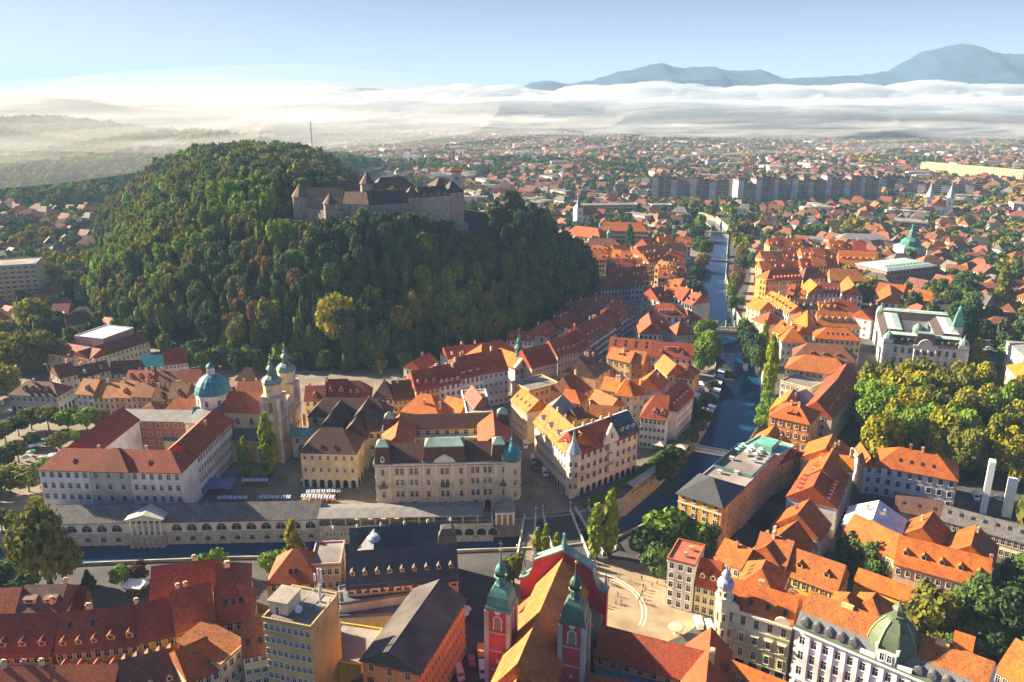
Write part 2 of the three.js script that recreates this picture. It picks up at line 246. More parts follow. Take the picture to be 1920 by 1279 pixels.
// dormers [side (0 front, 2 back in the roof frame), count, slope position 0..1, width, kind]
for (const [s, n, f, dw = 1.3, kind = 'gable', dh = 1.3] of o.dorm || []) {
const sl = rh / (D / 2), geo = dormerGeo(dw, dh, sl, kind), L = W - (hl + hr) * 0.8, sh = (hl - hr) * 0.4;
for (let k = 0; k < n; k++) { const u = (k + 0.5) / n * L - L / 2 + sh, zz = D / 2 * (1 - f), c = Math.cos(turn), q = Math.sin(turn), sg = s === 2 ? -1 : 1; const lx = u * c + sg * zz * q, lz = -u * q + sg * zz * c; mk2('dormer', geo, kind === 'shed' ? [o.dw || wm, o.dr || rm, GLASS] : [o.dw || wm, o.dr || rm, GLASS], lx, h + rh * f - 0.05, lz, turn + (s === 2 ? Math.PI : 0)); }
}
// skylights [side, count, slope position]
for (const [s, n, f] of o.sky || []) { const sl = Math.atan2(rh, D / 2), L = W - (hl + hr) * 0.8; for (let k = 0; k < n; k++) { const u = (k + 0.5) / n * L - L / 2, zz = D / 2 * (1 - f), c = Math.cos(turn), q = Math.sin(turn), sg = s === 2 ? -1 : 1; const m = mk2('skylight', skylightGeo, [flat(0.35, 0.34, 0.33), GLASS], u * c + sg * zz * q, h + rh * f + 0.03, -u * q + sg * zz * c, turn + (s === 2 ? Math.PI : 0)); m.rotation.x = sl; } }
// chimneys [along ridge -1..1, across -1..1, width, depth, height]
for (const [u, v, cw = 0.9, cd = 0.7, ch = 1.5] of o.chim || []) { const a = u * W / 2, b = v * D / 2, c = Math.cos(turn), q = Math.sin(turn), yy = h + ('ghlrp'.includes(roof) ? rh * (1 - Math.abs(v)) : roof === 'm' ? (o.mh || 3.2) : 0.2); mk2('chimney', chimneyGeo(cw, cd, ch), CHIM[Math.abs(Math.round(u * 7 + v * 5 + w)) % 4], a * c + b * q, yy, -a * q + b * c, turn); }
if (top) { top.updateMatrix(); const inv = top.matrix.clone().invert(); for (const m of T.children.filter(c => c.userData.up)) { delete m.userData.up; m.updateMatrix(); m.matrix.premultiply(inv).decompose(m.position, m.quaternion, m.scale); top.add(m); } }
}
const DEG = Math.PI / 180;
function bd(name, label, category, group, x, z, deg, wings, extra) {
const T = thing(name, label, category || 'house', group, x, 0, z, deg * DEG);
for (const o of wings) wing(T, o);
if (extra) extra(T);
return T;
}
// ---------------------------------------------------------------- the river, its banks and the ground
const BANK_L = [[205, -1035], [228, -980], [226, -900], [197, -791], [174, -713], [156, -650], [142, -593], [130, -533], [123, -483], [114, -422], [101, -373], [91, -346], [80, -323], [70, -307], [56, -285], [41, -264], [22, -252], [3, -248.6], [-7, -248], [-70, -247.2], [-166, -243.6], [-172, -241], [-420, -234]];
const BANK_R = [[228, -1045], [252, -985], [246, -900], [216, -791], [195, -713], [178, -650], [166, -593], [155, -533], [149, -483], [142, -431], [131, -388], [119, -346], [106, -323], [87, -290], [66, -258], [51, -250], [34, -236], [14, -231], [-11, -229.5], [-56, -226], [-90, -225], [-131, -222], [-163, -219], [-420, -212]];
const WATER_Y = -6;
const riverPlan = [...BANK_L, ...[...BANK_R].reverse()];
function sheetGeo(plan, holes, y, seg = 0) {
const toV = p => p.map(([x, z]) => new THREE.Vector2(x, -z)), s = new THREE.Shape(toV(plan)); for (const h of holes) s.holes.push(new THREE.Path(toV(h)));
const g = new THREE.ShapeGeometry(s); g.rotateX(-Math.PI / 2); g.translate(0, y, 0);
const p = g.attributes.position, uv = g.attributes.uv; for (let i = 0; i < p.count; i++) uv.setXY(i, p.getX(i), p.getZ(i)); return g;
}
const groundTex = dataTex(1024, (u, v) => { const a = fbm(u, v, 5, 91, 6), b = fbm(u, v, 40, 93, 4), g = clamp((a - 0.42) * 5, 0, 1), c = 0.62 + 0.5 * (b - 0.5); return [c * lerp(0.78, 0.50, g), c * lerp(0.74, 0.60, g), c * lerp(0.68, 0.34, g)]; }, true, 1 / 900);
const pavingTex = dataTex(512, (u, v) => { const c = 0.70 + 0.34 * (fbm(u, v, 6, 95, 6) - 0.5) + 0.1 * (tile(u, v, 160, 5) - 0.5) - ((u * 32) % 1 < 0.05 || (v * 32) % 1 < 0.05 ? 0.05 : 0); return [c, c * 0.975, c * 0.94]; }, true, 1 / 32);
const asphaltTex = dataTex(512, (u, v) => { const c = 0.66 + 0.4 * (fbm(u, v, 5, 97, 6) - 0.5) + 0.12 * (tile(u, v, 220, 7) - 0.5); return [c, c, c]; }, true, 1 / 40);
const PAVING = std(0.40, 0.36, 0.31, 0.9, { map: pavingTex }), ASPHALT = std(0.14, 0.135, 0.14, 0.92, { map: asphaltTex }), SQUARE = std(0.66, 0.54, 0.38, 0.9, { map: pavingTex });
structure('ground', sheetGeo([[-9000, 250], [9000, 250], [9000, -15000], [-9000, -15000]], [riverPlan], 0), std(0.22, 0.22, 0.15, 0.97, { map: groundTex }));
structure('old_town_paving', sheetGeo([[-330, -150], [-330, -236], [330, -120], [330, -700], [260, -800]].length ? [[-330, -244], [-330, -520], [-215, -470], [-140, -430], [-60, -415], [0, -450], [30, -510], [70, -600], [85, -700], [160, -760], ...BANK_L.slice(3, 22).map(([x, z]) => [x - 0.6, z - 0.6])] : [], [], 0.03), PAVING);
structure('west_bank_paving', sheetGeo([...BANK_R.slice(3, 23).map(([x, z]) => [x + 0.6, z + 0.6]), [-330, -212], [-330, -60], [150, -60], [205, -260], [290, -420], [300, -560], [330, -760]], [], 0.03), ASPHALT);
{
const bump = dataTex(512, (u, v) => { const c = fbm(u, v, 14, 99, 5); return [c, c, c]; }, false, 1 / 30);
structure('river', sheetGeo(riverPlan, [], WATER_Y), new THREE.MeshPhysicalMaterial({ color: RGB(0.004, 0.050, 0.125), roughness: 0.08, specularIntensity: 0.35, bumpMap: bump, bumpScale: 0.05 }));
}
function quay(name, label, line, side, lo = WATER_Y - 0.5, batter = 0) {
const m = new Mold(), T = thing(name, label, 'wall', 'river quay walls');
const off = (i, d) => { const a = line[Math.max(0, i - 1)], b = line[Math.min(line.length - 1, i + 1)], l = Math.hypot(b[0] - a[0], b[1] - a[1]); return [line[i][0] - (b[1] - a[1]) / l * d * side, line[i][1] + (b[0] - a[0]) / l * d * side]; };
for (let i = 0; i < line.length - 1; i++) {
const q = (k, y, d) => { const [x, z] = off(k, d); return V(x, y, z); };
m.poly([q(i, lo, batter), q(i + 1, lo, batter), q(i + 1, 0.05, 0), q(i, 0.05, 0)]);
}
m.add(T, 'retaining_face', stone(0.34, 0.31, 0.26));
const c = new Mold();
for (let i = 0; i < line.length - 1; i++) {
const q = (k, y, d) => { const [x, z] = off(k, d); return V(x, y, z); };
c.poly([q(i, 0, 0.02), q(i + 1, 0, 0.02), q(i + 1, 1.0, 0.02), q(i, 1.0, 0.02)]).poly([q(i, 1.0, 0.02), q(i + 1, 1.0, 0.02), q(i + 1, 1.0, -0.4), q(i, 1.0, -0.4)]).poly([q(i, 0, -0.4), q(i, 1.0, -0.4), q(i + 1, 1.0, -0.4), q(i + 1, 0, -0.4)]);
}
c.add(T, 'parapet', patchy(0.46, 0.42, 0.36));
}
quay('quay_wall', 'long stone quay wall along the castle side of the river', BANK_L.slice(0, 17), -1, WATER_Y - 0.5, 1.5);
quay('quay_wall', 'straight stone quay wall under the market arcade', BANK_L.slice(16), -1, WATER_Y - 0.5, 0);
quay('quay_wall', 'stone quay wall along the bank opposite the castle hill', BANK_R, 1, WATER_Y - 0.5, 0.3);
// ---------------------------------------------------------------- hills
const FOOT = [[72, -640], [68, -610], [60, -565], [30, -512], [0, -452], [-34, -433], [-64, -414], [-105, -409], [-148, -423], [-188, -448], [-222, -462], [-282, -515], [-328, -610], [-385, -735], [-470, -900], [-440, -1010], [-330, -1080], [-190, -1030], [-135, -950], [-112, -840], [-98, -750], [-80, -690], [-40, -672], [30, -668]];
function footDist(x, z) {
let inside = false, best = 1e9;
for (let i = 0, j = FOOT.length - 1; i < FOOT.length; j = i++) {
const [ax, az] = FOOT[i], [bx, bz] = FOOT[j];
if ((az > z) !== (bz > z) && x < (bx - ax) * (z - az) / (bz - az) + ax) inside = !inside;
const t = clamp(((x - ax) * (bx - ax) + (z - az) * (bz - az)) / ((bx - ax) ** 2 + (bz - az) ** 2), 0, 1); best = Math.min(best, Math.hypot(x - ax - t * (bx - ax), z - az - t * (bz - az)));
}
return inside ? best : -best;
}
function hillH(x, z) { const d = footDist(x, z); if (d <= 0) return Math.max(-0.6, d * 0.1); const t = clamp(d / 122, 0, 1); return 72 * Math.sin(t * Math.PI / 2) ** 1.12 + clamp(d / 60, 0, 1) * 4 * noise(x / 60, z / 60, 3.3); }
const gauss = (x, z, cx, cz, sx, sz) => Math.exp(-(((x - cx) / sx) ** 2 + ((z - cz) / sz) ** 2));
function farH(x, z) {
return 84 * gauss(x, z, -1050, -1750, 420, 420) + 60 * gauss(x, z, -560, -1420, 260, 260) + 125 * gauss(x, z, -2300, -3500, 900, 700) + 150 * gauss(x, z, -3200, -5200, 1500, 800) + 55 * gauss(x, z, -1400, -2600, 500, 400)
+ 10 * noise(x / 260, z / 260, 1.7) * clamp(-(x + 250) / 400, 0, 1) - 7;
}
function fieldGeo(x0, x1, z0, z1, nx, nz, f) {
const g = new THREE.PlaneGeometry(x1 - x0, z1 - z0, nx, nz); g.rotateX(-Math.PI / 2); g.translate((x0 + x1) / 2, 0, (z0 + z1) / 2);
const p = g.attributes.position, uv = g.attributes.uv; for (let i = 0; i < p.count; i++) { p.setY(i, f(p.getX(i), p.getZ(i))); uv.setXY(i, p.getX(i), p.getZ(i)); } g.computeVertexNormals(); return g;
}
const soilTex = dataTex(512, (u, v) => { const a = fbm(u, v, 8, 101, 6), c = 0.55 + 0.7 * (a - 0.5); return [c * 0.62, c * 0.66, c * 0.34]; }, true, 1 / 60);
const SOIL = std(0.13, 0.14, 0.11, 1, { map: soilTex });
structure('castle_hill', fieldGeo(-500, 120, -1120, -395, 155, 180, hillH), SOIL);
structure('forested_hills', fieldGeo(-6200, -260, -6600, -700, 160, 150, farH), std(0.10, 0.13, 0.10, 1, { map: soilTex }));
{ // mountain ridge beyond the fog; blue air haze put into its surface colour
const prof = [[-2600, 175], [-1700, 215], [-1250, 205], [-900, 190], [-300, 200], [60, 225], [280, 268], [470, 236], [660, 268], [880, 332], [1220, 402], [1420, 368], [1620, 378], [1860, 344], [2060, 356], [2280, 282], [2560, 296], [2850, 306], [3130, 338], [3290, 430], [3420, 500], [3690, 556], [3830, 545], [4010, 482], [4200, 474], [4440, 446], [4800, 430], [5600, 300], [6500, 200]];
const at = x => { for (let i = 0; i < prof.length - 1; i++) if (x <= prof[i + 1][0]) { const t = (x - prof[i][0]) / (prof[i + 1][0] - prof[i][0]), f = t * t * (3 - 2 * t); return lerp(prof[i][1], prof[i + 1][1], lerp(t, f, 0.5)); } return 200; };
const Z = -6300, g = fieldGeo(-2340, 5850, -7500, -4900, 420, 60, (x, z) => { const s = (z - Z) / 1150, r = Math.max(0, 1 - Math.abs(s)), n = noise(x / 420, z / 300, 8) * 0.5 + noise(x / 150, z / 130, 2) * 0.25; return Math.max(-20, (143 + (at(x / 0.9) - 143) * 0.9) * (r ** 0.9) * (1 + n * (1 - r) * 0.9) + 9 * noise(x / 60, 4.4, 1) * r); });
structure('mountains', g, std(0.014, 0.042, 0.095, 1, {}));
}
// ---------------------------------------------------------------- trees
const LEAF = {}; // leaf tints, linear
const leafTex = dataTex(64, (u, v) => { const c = 0.55 + 0.75 * (fbm(u, v, 4, 111, 4) - 0.3); return [c, c, c * 0.9]; }, true, 1);
for (const [k, c] of Object.entries({ deep: [0.026, 0.052, 0.020], green: [0.045, 0.083, 0.022], olive: [0.095, 0.102, 0.018], fresh: [0.085, 0.15, 0.018], gold: [0.165, 0.160, 0.012], yellow: [0.21, 0.20, 0.012], rust: [0.110, 0.068, 0.024], blue: [0.030, 0.062, 0.036], dim: [0.055, 0.068, 0.030], plum: [0.045, 0.016, 0.022], poplar: [0.13, 0.17, 0.012] })) LEAF[k] = new THREE.MeshPhysicalMaterial({ color: RGB(...c).multiplyScalar(1.5), roughness: 1, transmission: 0.22, thickness: 0, specularIntensity: 0.25, side: THREE.DoubleSide, vertexColors: true });
const BARK = std(0.075, 0.058, 0.042, 1);
// crown of unit height and unit radius: leaf clumps on the faces of uneven lobes
function crownGeo(seed, cards, size, shape = 'round') {
const r = seeded(seed), P = [], N = [], lobes = [];
const L = shape === 'poplar' ? 16 : 13;
for (let i = 0; i < L; i++) {
if (shape === 'poplar') { const y = 0.06 + 0.88 * i / (L - 1), R = Math.sin(Math.PI * clamp(0.12 + y * 0.88, 0, 1)) ** 0.7; lobes.push([(r() - 0.5) * 0.5 * R, y, (r() - 0.5) * 0.5 * R, 0.55 * R + 0.08, 0.10]); }
else if (shape === 'cone') { const y = i / L, R = 1.0 * (1 - y) ** 0.8; const a = r() * 6.28; lobes.push([Math.cos(a) * R * 0.4, 0.05 + y * 0.9, Math.sin(a) * R * 0.4, 0.5 * R + 0.06, 0.11]); }
else { const a = i * 2.4 + r() * 0.8, y = i === 0 ? 0.74 : 0.2 + 0.62 * r(), R = Math.sqrt(Math.max(0.05, 1 - ((y - 0.42) / 0.6) ** 2)) * (0.42 + 0.22 * r()); lobes.push([i ? Math.cos(a) * R : 0, y, i ? Math.sin(a) * R : 0, 0.36 + 0.2 * r(), 0.17 + 0.09 * r()]); }
}
const tot = lobes.reduce((s, l) => s + l[3] * l[4], 0), q = new THREE.Quaternion(), n = V(0, 0, 0), e = new THREE.Euler();
for (const [lx, ly, lz, R, Hh] of lobes) {
const c = Math.round(cards * R * Hh / tot);
for (let i = 0; i < c; i++) {
const u = r() * 2 - 1, a = r() * 6.2832, s = Math.sqrt(1 - u * u), k = 0.6 + 0.52 * r() ** 0.6; n.set(s * Math.cos(a), u, s * Math.sin(a));
const cx = lx + n.x * R * k, cy = ly + n.y * Hh * k * 1.2, cz = lz + n.z * R * k; n.y += 0.25; n.normalize();
q.setFromUnitVectors(V(0, 0, 1), n).multiply(new THREE.Quaternion().setFromEuler(e.set((r() - 0.5) * 1.5, (r() - 0.5) * 1.5, r() * 6.28)));
const z = size * (0.6 + 0.8 * r()), fold = z * 0.35 * (r() - 0.3), pt = [V(-z, -z * 0.7, 0), V(z * 0.9, -z * 0.8, fold), V(z, z * 0.75, 0), V(-z * 0.85, z * 0.8, fold)].map(p => p.applyQuaternion(q));
pt.forEach(p => { p.y *= shape === 'round' ? 0.62 : 0.3; p.add(V(cx, cy, cz)); });
P.push(pt[0], pt[1], pt[2], pt[0], pt[2], pt[3]); const tone = 0.72 + 0.6 * r(), warm = 0.85 + 0.35 * r(); for (let j = 0; j < 6; j++) N.push(tone * warm, tone, tone * 0.9);
}
}
const g = new THREE.BufferGeometry().setFromPoints(P); g.setAttribute('color', new THREE.Float32BufferAttribute(N, 3)); g.computeVertexNormals(); return g;
}
const trunkGeo = (() => { const m = new Mold().lathe([[0.05, 0], [0.032, 0.1], [0.024, 0.5], [0.008, 0.92]], 7); for (let i = 0; i < 6; i++) { const a = i * 2.1, y = 0.34 + 0.07 * i, L = 0.22 - 0.02 * i, d = V(Math.cos(a), 0.9, Math.sin(a)).normalize(), s = V(-Math.sin(a), 0, Math.cos(a)).multiplyScalar(0.010), t = V(0, 0.012, 0), o = V(0, y, 0), e = V(0, y, 0).addScaledVector(d, L); m.poly([o.clone().add(s), o.clone().sub(s), e]).poly([o.clone().add(t), o.clone().sub(t), e]); } return m.geo(); })();
const CROWN = { round: [1, 2, 3, 4, 5].map(s => crownGeo(s * 31, 1500, 0.098)), big: [7, 8].map(s => crownGeo(s * 37, 3200, 0.064)), poplar: [11, 12].map(s => crownGeo(s * 41, 1500, 0.13, 'poplar')), cone: [13].map(s => crownGeo(s * 43, 800, 0.15, 'cone')), far: [21, 22, 23].map(s => crownGeo(s * 47, 110, 0.30)), mid: [24, 25, 26].map(s => crownGeo(s * 53, 420, 0.19)) };
// a tree: height h, crown radius c; the crown starts at `from` of the height
function tree(name, label, group, x, z, h, c, leaf, kind = 'round', y = 0, from = 0.24) {
const T = thing(name, label, 'tree', group, x, y, z, rnd() * 6.28), t = part(T, 'trunk', trunkGeo, BARK, 0, -0.3, 0); t.scale.set(h * 0.9, h, h * 0.9);
const k = part(T, 'crown', pick(CROWN[kind]), LEAF[leaf], 0, h * from, 0); k.scale.set(c, h * (1 - from), c);
return T;
}
function woods(name, label, list, kind, leaf) { // many trees as one mass: list of [x, y, z, h, c]
if (!list.length) return; const vs = CROWN[kind];
const im = new THREE.InstancedMesh(vs[taken.get(name + 'v') % vs.length || 0], LEAF[leaf], list.length), o = new THREE.Object3D(), col = new THREE.Color(); im.name = numbered(name);
taken.set(name + 'v', (taken.get(name + 'v') || 0) + 1);
list.forEach(([x, y, z, h, c], i) => { o.position.set(x, y, z); o.rotation.y = rnd() * 6.28; o.scale.set(c, h, c); o.updateMatrix(); im.setMatrixAt(i, o.matrix); const t = 0.7 + rnd() * 0.65, w = rnd(); im.setColorAt(i, col.setRGB(t * (0.9 + 0.3 * w), t, t * (0.8 + 0.3 * w))); });
im.castShadow = im.receiveShadow = true; scene.add(im); tag(im, label, 'trees', null, 'stuff'); return im;
}
// ---------------------------------------------------------------- the castle wood: the trees that show largest stand singly, the rest as one wood
const castleFront = x => x < -100 ? -499 + (x + 100) * 0.4 : -499 - (x + 100) * 0.42, CASTLE_KEEP = (x, z) => x > -152 && x < -14 && z > -610 && z < castleFront(x);
{
const spots = [], near = (x, z) => spots.some(s => (s[0] - x) ** 2 + (s[1] - z) ** 2 < s[2]);
for (let i = 0; i < 26000 && spots.length < 2000; i++) {
const x = -490 + rnd() * 580, z = -1100 + rnd() * 700, d = footDist(x, z); if (d < 2 || CASTLE_KEEP(x, z)) continue;
const minD = d < 130 && z > -640 ? 44 : 70; if (near(x, z)) continue; spots.push([x, z, minD * (0.75 + 0.5 * rnd())]);
}
const list = spots.map(([x, z]) => { const y = hillH(x, z) - 0.5, big = noise(x / 30, z / 30, 9.1), h = (13.5 + 5.5 * rnd() + 3 * big) * (x > -160 && x < 0 ? clamp((z - castleFront(x)) / 45 + 0.32, z < -560 ? 0.6 : 0.32, 1) : 1), c = (3.4 + 4.2 * rnd() ** 1.6 + 1.4 * big) * clamp(h / 11, 0.6, 1); return { x, y, z, h, c, s: c / Math.hypot(x, z, 143 - y) * (z > -600 || x < -160 ? 1 : 0.4) }; }).sort((a, b) => b.s - a.s);
const tone = ({ x, z }) => { const n = noise(x / 45, z / 45, 5.5) + (rnd() - 0.5) * 0.75, rusty = gauss(x, z, -150, -455, 26, 60) * 0.6 + gauss(x, z, -165, -620, 30, 30) * 0.5 + gauss(x, z, -250, -560, 40, 30) * 0.3; if (rusty + (rnd() - 0.5) * 0.9 > 0.62) return 'rust'; const lit = clamp((-x - 130) / 200, 0, 1); return n > 0.50 - 0.12 * lit ? 'fresh' : n > 0.10 - 0.15 * lit ? 'olive' : n > -0.2 ? 'green' : n > -0.4 ? 'deep' : pick(['deep', 'dim', 'blue']); };  // leaves lighter toward the left slope: sunlight put into the leaf tints
const rest = { rust: [], fresh: [], olive: [], green: [], deep: [], dim: [], blue: [] };
const words = { rust: 'rust-brown autumn', fresh: 'bright green', olive: 'olive green', green: 'mid green', deep: 'dark green', dim: 'dull green', blue: 'bluish green' };
list.forEach((t, i) => { const k = tone(t); if (i < 300) tree('hillside_tree', `${words[k]} broadleaf tree in the wood on the slopes below the castle`, `${words[k]} trees on the castle slopes`, t.x, t.z, t.h * 1.25, t.c, k, pick(['round', 'round', 'round', 'round', 'cone']), t.y, 0.18); else rest[k].push([t.x, t.y + 1.5, t.z, t.h * 1.1, t.c]); });
for (const [k, l] of Object.entries(rest)) woods('castle_wood', `${words[k]} trees of the thick wood covering the castle hill`, l, 'mid', k);
}
{ // hazy wooded hills on the left
const kinds = { deep: [], green: [], olive: [], dim: [] };
for (let i = 0; i < 15000; i++) { const z = -760 - rnd() ** 1.6 * 3600, x = -280 + z * 0.75 * rnd(); const y = farH(x, z); if (y < 1.5 || footDist(x, z) > 0) continue; kinds[pick(['deep', 'green', 'green', 'olive', 'dim'])].push([x, y - 1, z, 14 + rnd() * 8, 6.5 + rnd() * 4]); }
for (const [k, l] of Object.entries(kinds)) woods('hill_wood', `hazy ${k === 'deep' ? 'dark' : k === 'dim' ? 'dull' : k} woodland on the hills at the left`, l, 'far', k);
}
// ---------------------------------------------------------------- the bank of low cloud over the plain: dense heaps behind, thin wisps round them
{
const base = mergeVertices(new THREE.IcosahedronGeometry(1, 6).deleteAttribute('normal').deleteAttribute('uv')), p = base.attributes.position, v = V(0, 0, 0);
for (let i = 0; i < p.count; i++) { v.fromBufferAttribute(p, i).normalize(); const k = 1 + 0.12 * noise(v.x * 1.7, v.y * 1.7, v.z * 1.7) + 0.06 * noise(v.x * 4 + 5, v.y * 4, v.z * 4); p.setXYZ(i, v.x * k, v.y * k, v.z * k); }
base.computeVertexNormals();
const r = seeded(505), o = new THREE.Object3D();
const bank = (name, label, n, f, opacity) => {
const im = new THREE.InstancedMesh(base, new THREE.MeshPhysicalMaterial({ color: RGB(0.93, 0.96, 0.99), roughness: 1, transmission: 0.9, thickness: 0, specularIntensity: 0, transparent: opacity < 1, opacity }), n);
for (let i = 0; i < n; i++) { const [x, y, z, R, H] = f(); o.position.set(x, y, z); o.rotation.set(0, r() * 6.28, 0); o.scale.set(R * (1 + 0.6 * r()), H, R); o.updateMatrix(); im.setMatrixAt(i, o.matrix); }
im.name = name; scene.add(im); tag(im, label, 'cloud', null, 'stuff');
};
// a layer lying over the plain, its near edge farther off toward the left; heaps tower behind it
const spot = (near, depth) => { const x0 = lerp(-0.34, 0.80, r() ** 0.7), z = -(near + r() * depth + Math.max(0, 0.30 - x0) * 1500), x = x0 * -z; return [x, z, noise(x / 520, z / 800, 2.2)]; };
bank('low_cloud_bank', 'white layer of low cloud lying over the plain before the mountains', 1500, () => { const [x, z, b] = spot(3150, 2300), H = 40 + 20 * r(); return [x, 48 + 14 * r() + 22 * b, z, 150 + 150 * r(), H]; }, 0.6);
bank('cloud_heaps', 'higher heaps of cloud standing up in front of the mountains', 420, () => { const [x, z, b] = spot(4300, 900), H = 44 + 26 * r(); return [x, 110 + 30 * r() + 52 * b, z, 110 + 120 * r(), H]; }, 0.35);
bank('cloud_wisps', 'thin veils of mist over and before the cloud layer', 700, () => { const far = r() < 0.45, [x, z, b] = far ? spot(3300, 1900) : spot(2820, 480), H = 20 + 26 * r(); return [x, (far ? 66 : 18) + 44 * r() + 22 * b, z, 120 + 170 * r(), H]; }, 0.14);
// sunlit morning mist hanging over the hills and valley on the left, and thinly over the far plain
bank('mist_cloud', 'bright morning mist hanging over the hills at the left', 17, () => { const z = -1150 - 2300 * r(), x = z * (0.25 + 0.5 * r()); return [x, 50 + 70 * r(), z, 260 + 300 * r(), 40 + 44 * r()]; }, 0.07);
bank('plain_mist_cloud', 'thin mist hanging over the far plain before the cloud layer', 22, () => { const z = -2000 - 900 * r(), x = -z * (r() * 1.3 - 0.55); return [x, 15 + 30 * r(), z, 260 + 240 * r(), 22 + 16 * r()]; }, 0.04);
}
// ---------------------------------------------------------------- vehicles, awnings, stalls, people
const PAINT = { white: flat(0.75, 0.75, 0.74, 0.3), beige: flat(0.6, 0.52, 0.38, 0.4), black: flat(0.03, 0.03, 0.035, 0.25), orange: flat(0.7, 0.22, 0.03, 0.4), pink: flat(0.68, 0.5, 0.47, 0.4), red: flat(0.4, 0.03, 0.03, 0.3), blue: flat(0.10, 0.16, 0.32, 0.3), grey: flat(0.3, 0.31, 0.32, 0.3), cream: flat(0.72, 0.63, 0.42), stone: flat(0.42, 0.40, 0.34), green: flat(0.05, 0.26, 0.16) };
const wheelGeo = new Mold().lathe([[0.33, -0.11], [0.33, 0.11], [0.2, 0.12], [0, 0.12]], 12).geo().rotateX(Math.PI / 2), TYRE = flat(0.02, 0.02, 0.02);
const vehicleGeo = kind => once('v' + kind, () => {
const pr = { car: [[-2.1, 0.35], [2.1, 0.35], [2.15, 0.75], [1.25, 0.92], [0.6, 1.45], [-1.1, 1.48], [-1.8, 1.0], [-2.1, 0.9]], van: [[-2.6, 0.35], [2.5, 0.35], [2.55, 0.95], [1.9, 1.25], [1.3, 2.1], [-2.55, 2.15]], truck: [[-3, 0.5], [2.9, 0.5], [2.9, 2.4], [1.2, 2.5], [1.15, 1.3], [-3, 1.3]] }[kind];
const b = new THREE.ExtrudeGeometry(new THREE.Shape(pr.map(p => new THREE.Vector2(...p))), { depth: 1.6, bevelEnabled: true, bevelSize: 0.08, bevelThickness: 0.1, bevelSegments: 1 }).translate(0, 0, -0.8), w = new Mold();
const win = { car: [[0.55, 1.36, 1.2, 0.94], [-0.9, 1.38, 0.45, 0.98]], van: [[1.28, 1.98, 1.85, 1.28], [0.2, 1.9, 1.1, 1.3]], truck: [[1.3, 2.2, 2.7, 1.5], [1.3, 2.2, 2.7, 1.5]] }[kind][1]; for (const s of [-1, 1]) { const q = [V(win[0], win[3], s * 0.915), V(win[2], win[3], s * 0.915), V(win[2], win[1], s * 0.915), V(win[0], win[1], s * 0.915)]; w.poly(s > 0 ? q : q.reverse()); }
const f = { car: [[1.22, 0.98], [0.66, 1.42]], van: [[1.87, 1.32], [1.36, 2.04]], truck: [[2.99, 1.5], [2.99, 2.3]] }[kind]; w.poly([V(f[0][0] + 0.1, f[0][1] + 0.05, 0.72), V(f[0][0] + 0.1, f[0][1] + 0.05, -0.72), V(f[1][0] + 0.1, f[1][1] + 0.05, -0.72), V(f[1][0] + 0.1, f[1][1] + 0.05, 0.72)]);
return [b, w.geo()];
});
function vehicle(kind, label, col, x, z, deg) { const T = thing(kind === 'car' ? 'parked_car' : kind, label, kind, null, x, 0.06, z, deg * DEG), [b, w] = vehicleGeo(kind); part(T, 'body', b, PAINT[col]); part(T, 'window_glass', w, GLASS); for (const a of [-1.35, 1.35]) for (const s of [-0.82, 0.82]) part(T, 'wheel', wheelGeo, TYRE, a, 0.33, s); if (kind === 'truck') new Mold().box(-2.9, 0.9, 1.3, 2.2, -0.9, 0.9).add(T, 'tipper', PAINT[col]); }
function awning(label, col, w, d, h, x, z, deg) {
const T = thing('awning', label, 'awning', null, x, 0.04, z, deg * DEG), m = new Mold(), peak = w < 5.5 ? 1.2 : 0.5;
if (w < 5.5) m.frustum(-w / 2, w / 2, -d / 2, d / 2, h, -0.05, 0.05, -0.05, 0.05, h + peak); else m.poly([V(-w / 2, h, d / 2), V(w / 2, h, d / 2), V(w / 2, h + peak, -d / 2), V(-w / 2, h + peak, -d / 2)]);
m.box(-w / 2, w / 2, h - 0.3, h, d / 2 - 0.02, d / 2 + 0.02).add(T, 'canvas', PAINT[col]); for (const a of [-1, 1]) for (const b of [-1, 1]) put(T, 'pole', pole(0.06, h), IRON, a * (w / 2 - 0.2), 0, b * (d / 2 - 0.2));
for (let i = 0; i < Math.min(4, w / 2.5); i++) new Mold().box(-0.45, 0.45, 0.68, 0.74, -0.45, 0.45).box(-0.05, 0.05, 0, 0.68, -0.05, 0.05).box(-0.25, 0.25, 0, 0.45, 0.6, 1).box(-0.25, 0.25, 0, 0.45, -1, -0.6).add(T, 'table_set', flat(0.2, 0.13, 0.08), -w / 2 + 1.2 + i * (w - 2) / 3, 0, 0).userData.kind = 'stuff';
}
function stall(label, x, z, deg, w) { const T = thing('market_stall', label, 'market stall', 'striped market stalls', x, 0.04, z, deg * DEG), m = new Mold(), n = 4; for (let i = 0; i < n; i++) { const a = -w / 2 + i * w / n, b = a + w / n; m.poly([V(a, 2.3, 1.3), V(b, 2.3, 1.3), V(b, 2.9, 0), V(a, 2.9, 0)], i & 1).poly([V(b, 2.3, -1.3), V(a, 2.3, -1.3), V(a, 2.9, 0), V(b, 2.9, 0)], i & 1); } m.add(T, 'canopy', [flat(0.72, 0.74, 0.78), flat(0.05, 0.20, 0.34)]); new Mold().box(-w / 2 + 0.1, w / 2 - 0.1, 0, 0.95, -0.9, 0.9).add(T, 'counter', flat(0.34, 0.16, 0.05)); for (const a of [-1, 1]) put(T, 'pole', pole(0.05, 2.35), IRON, a * (w / 2 - 0.1), 0, 1.1); }
const parasolGeo = new Mold().lathe([[1.9, 2.2], [1.75, 2.35], [0, 3.0]], 8).geo();
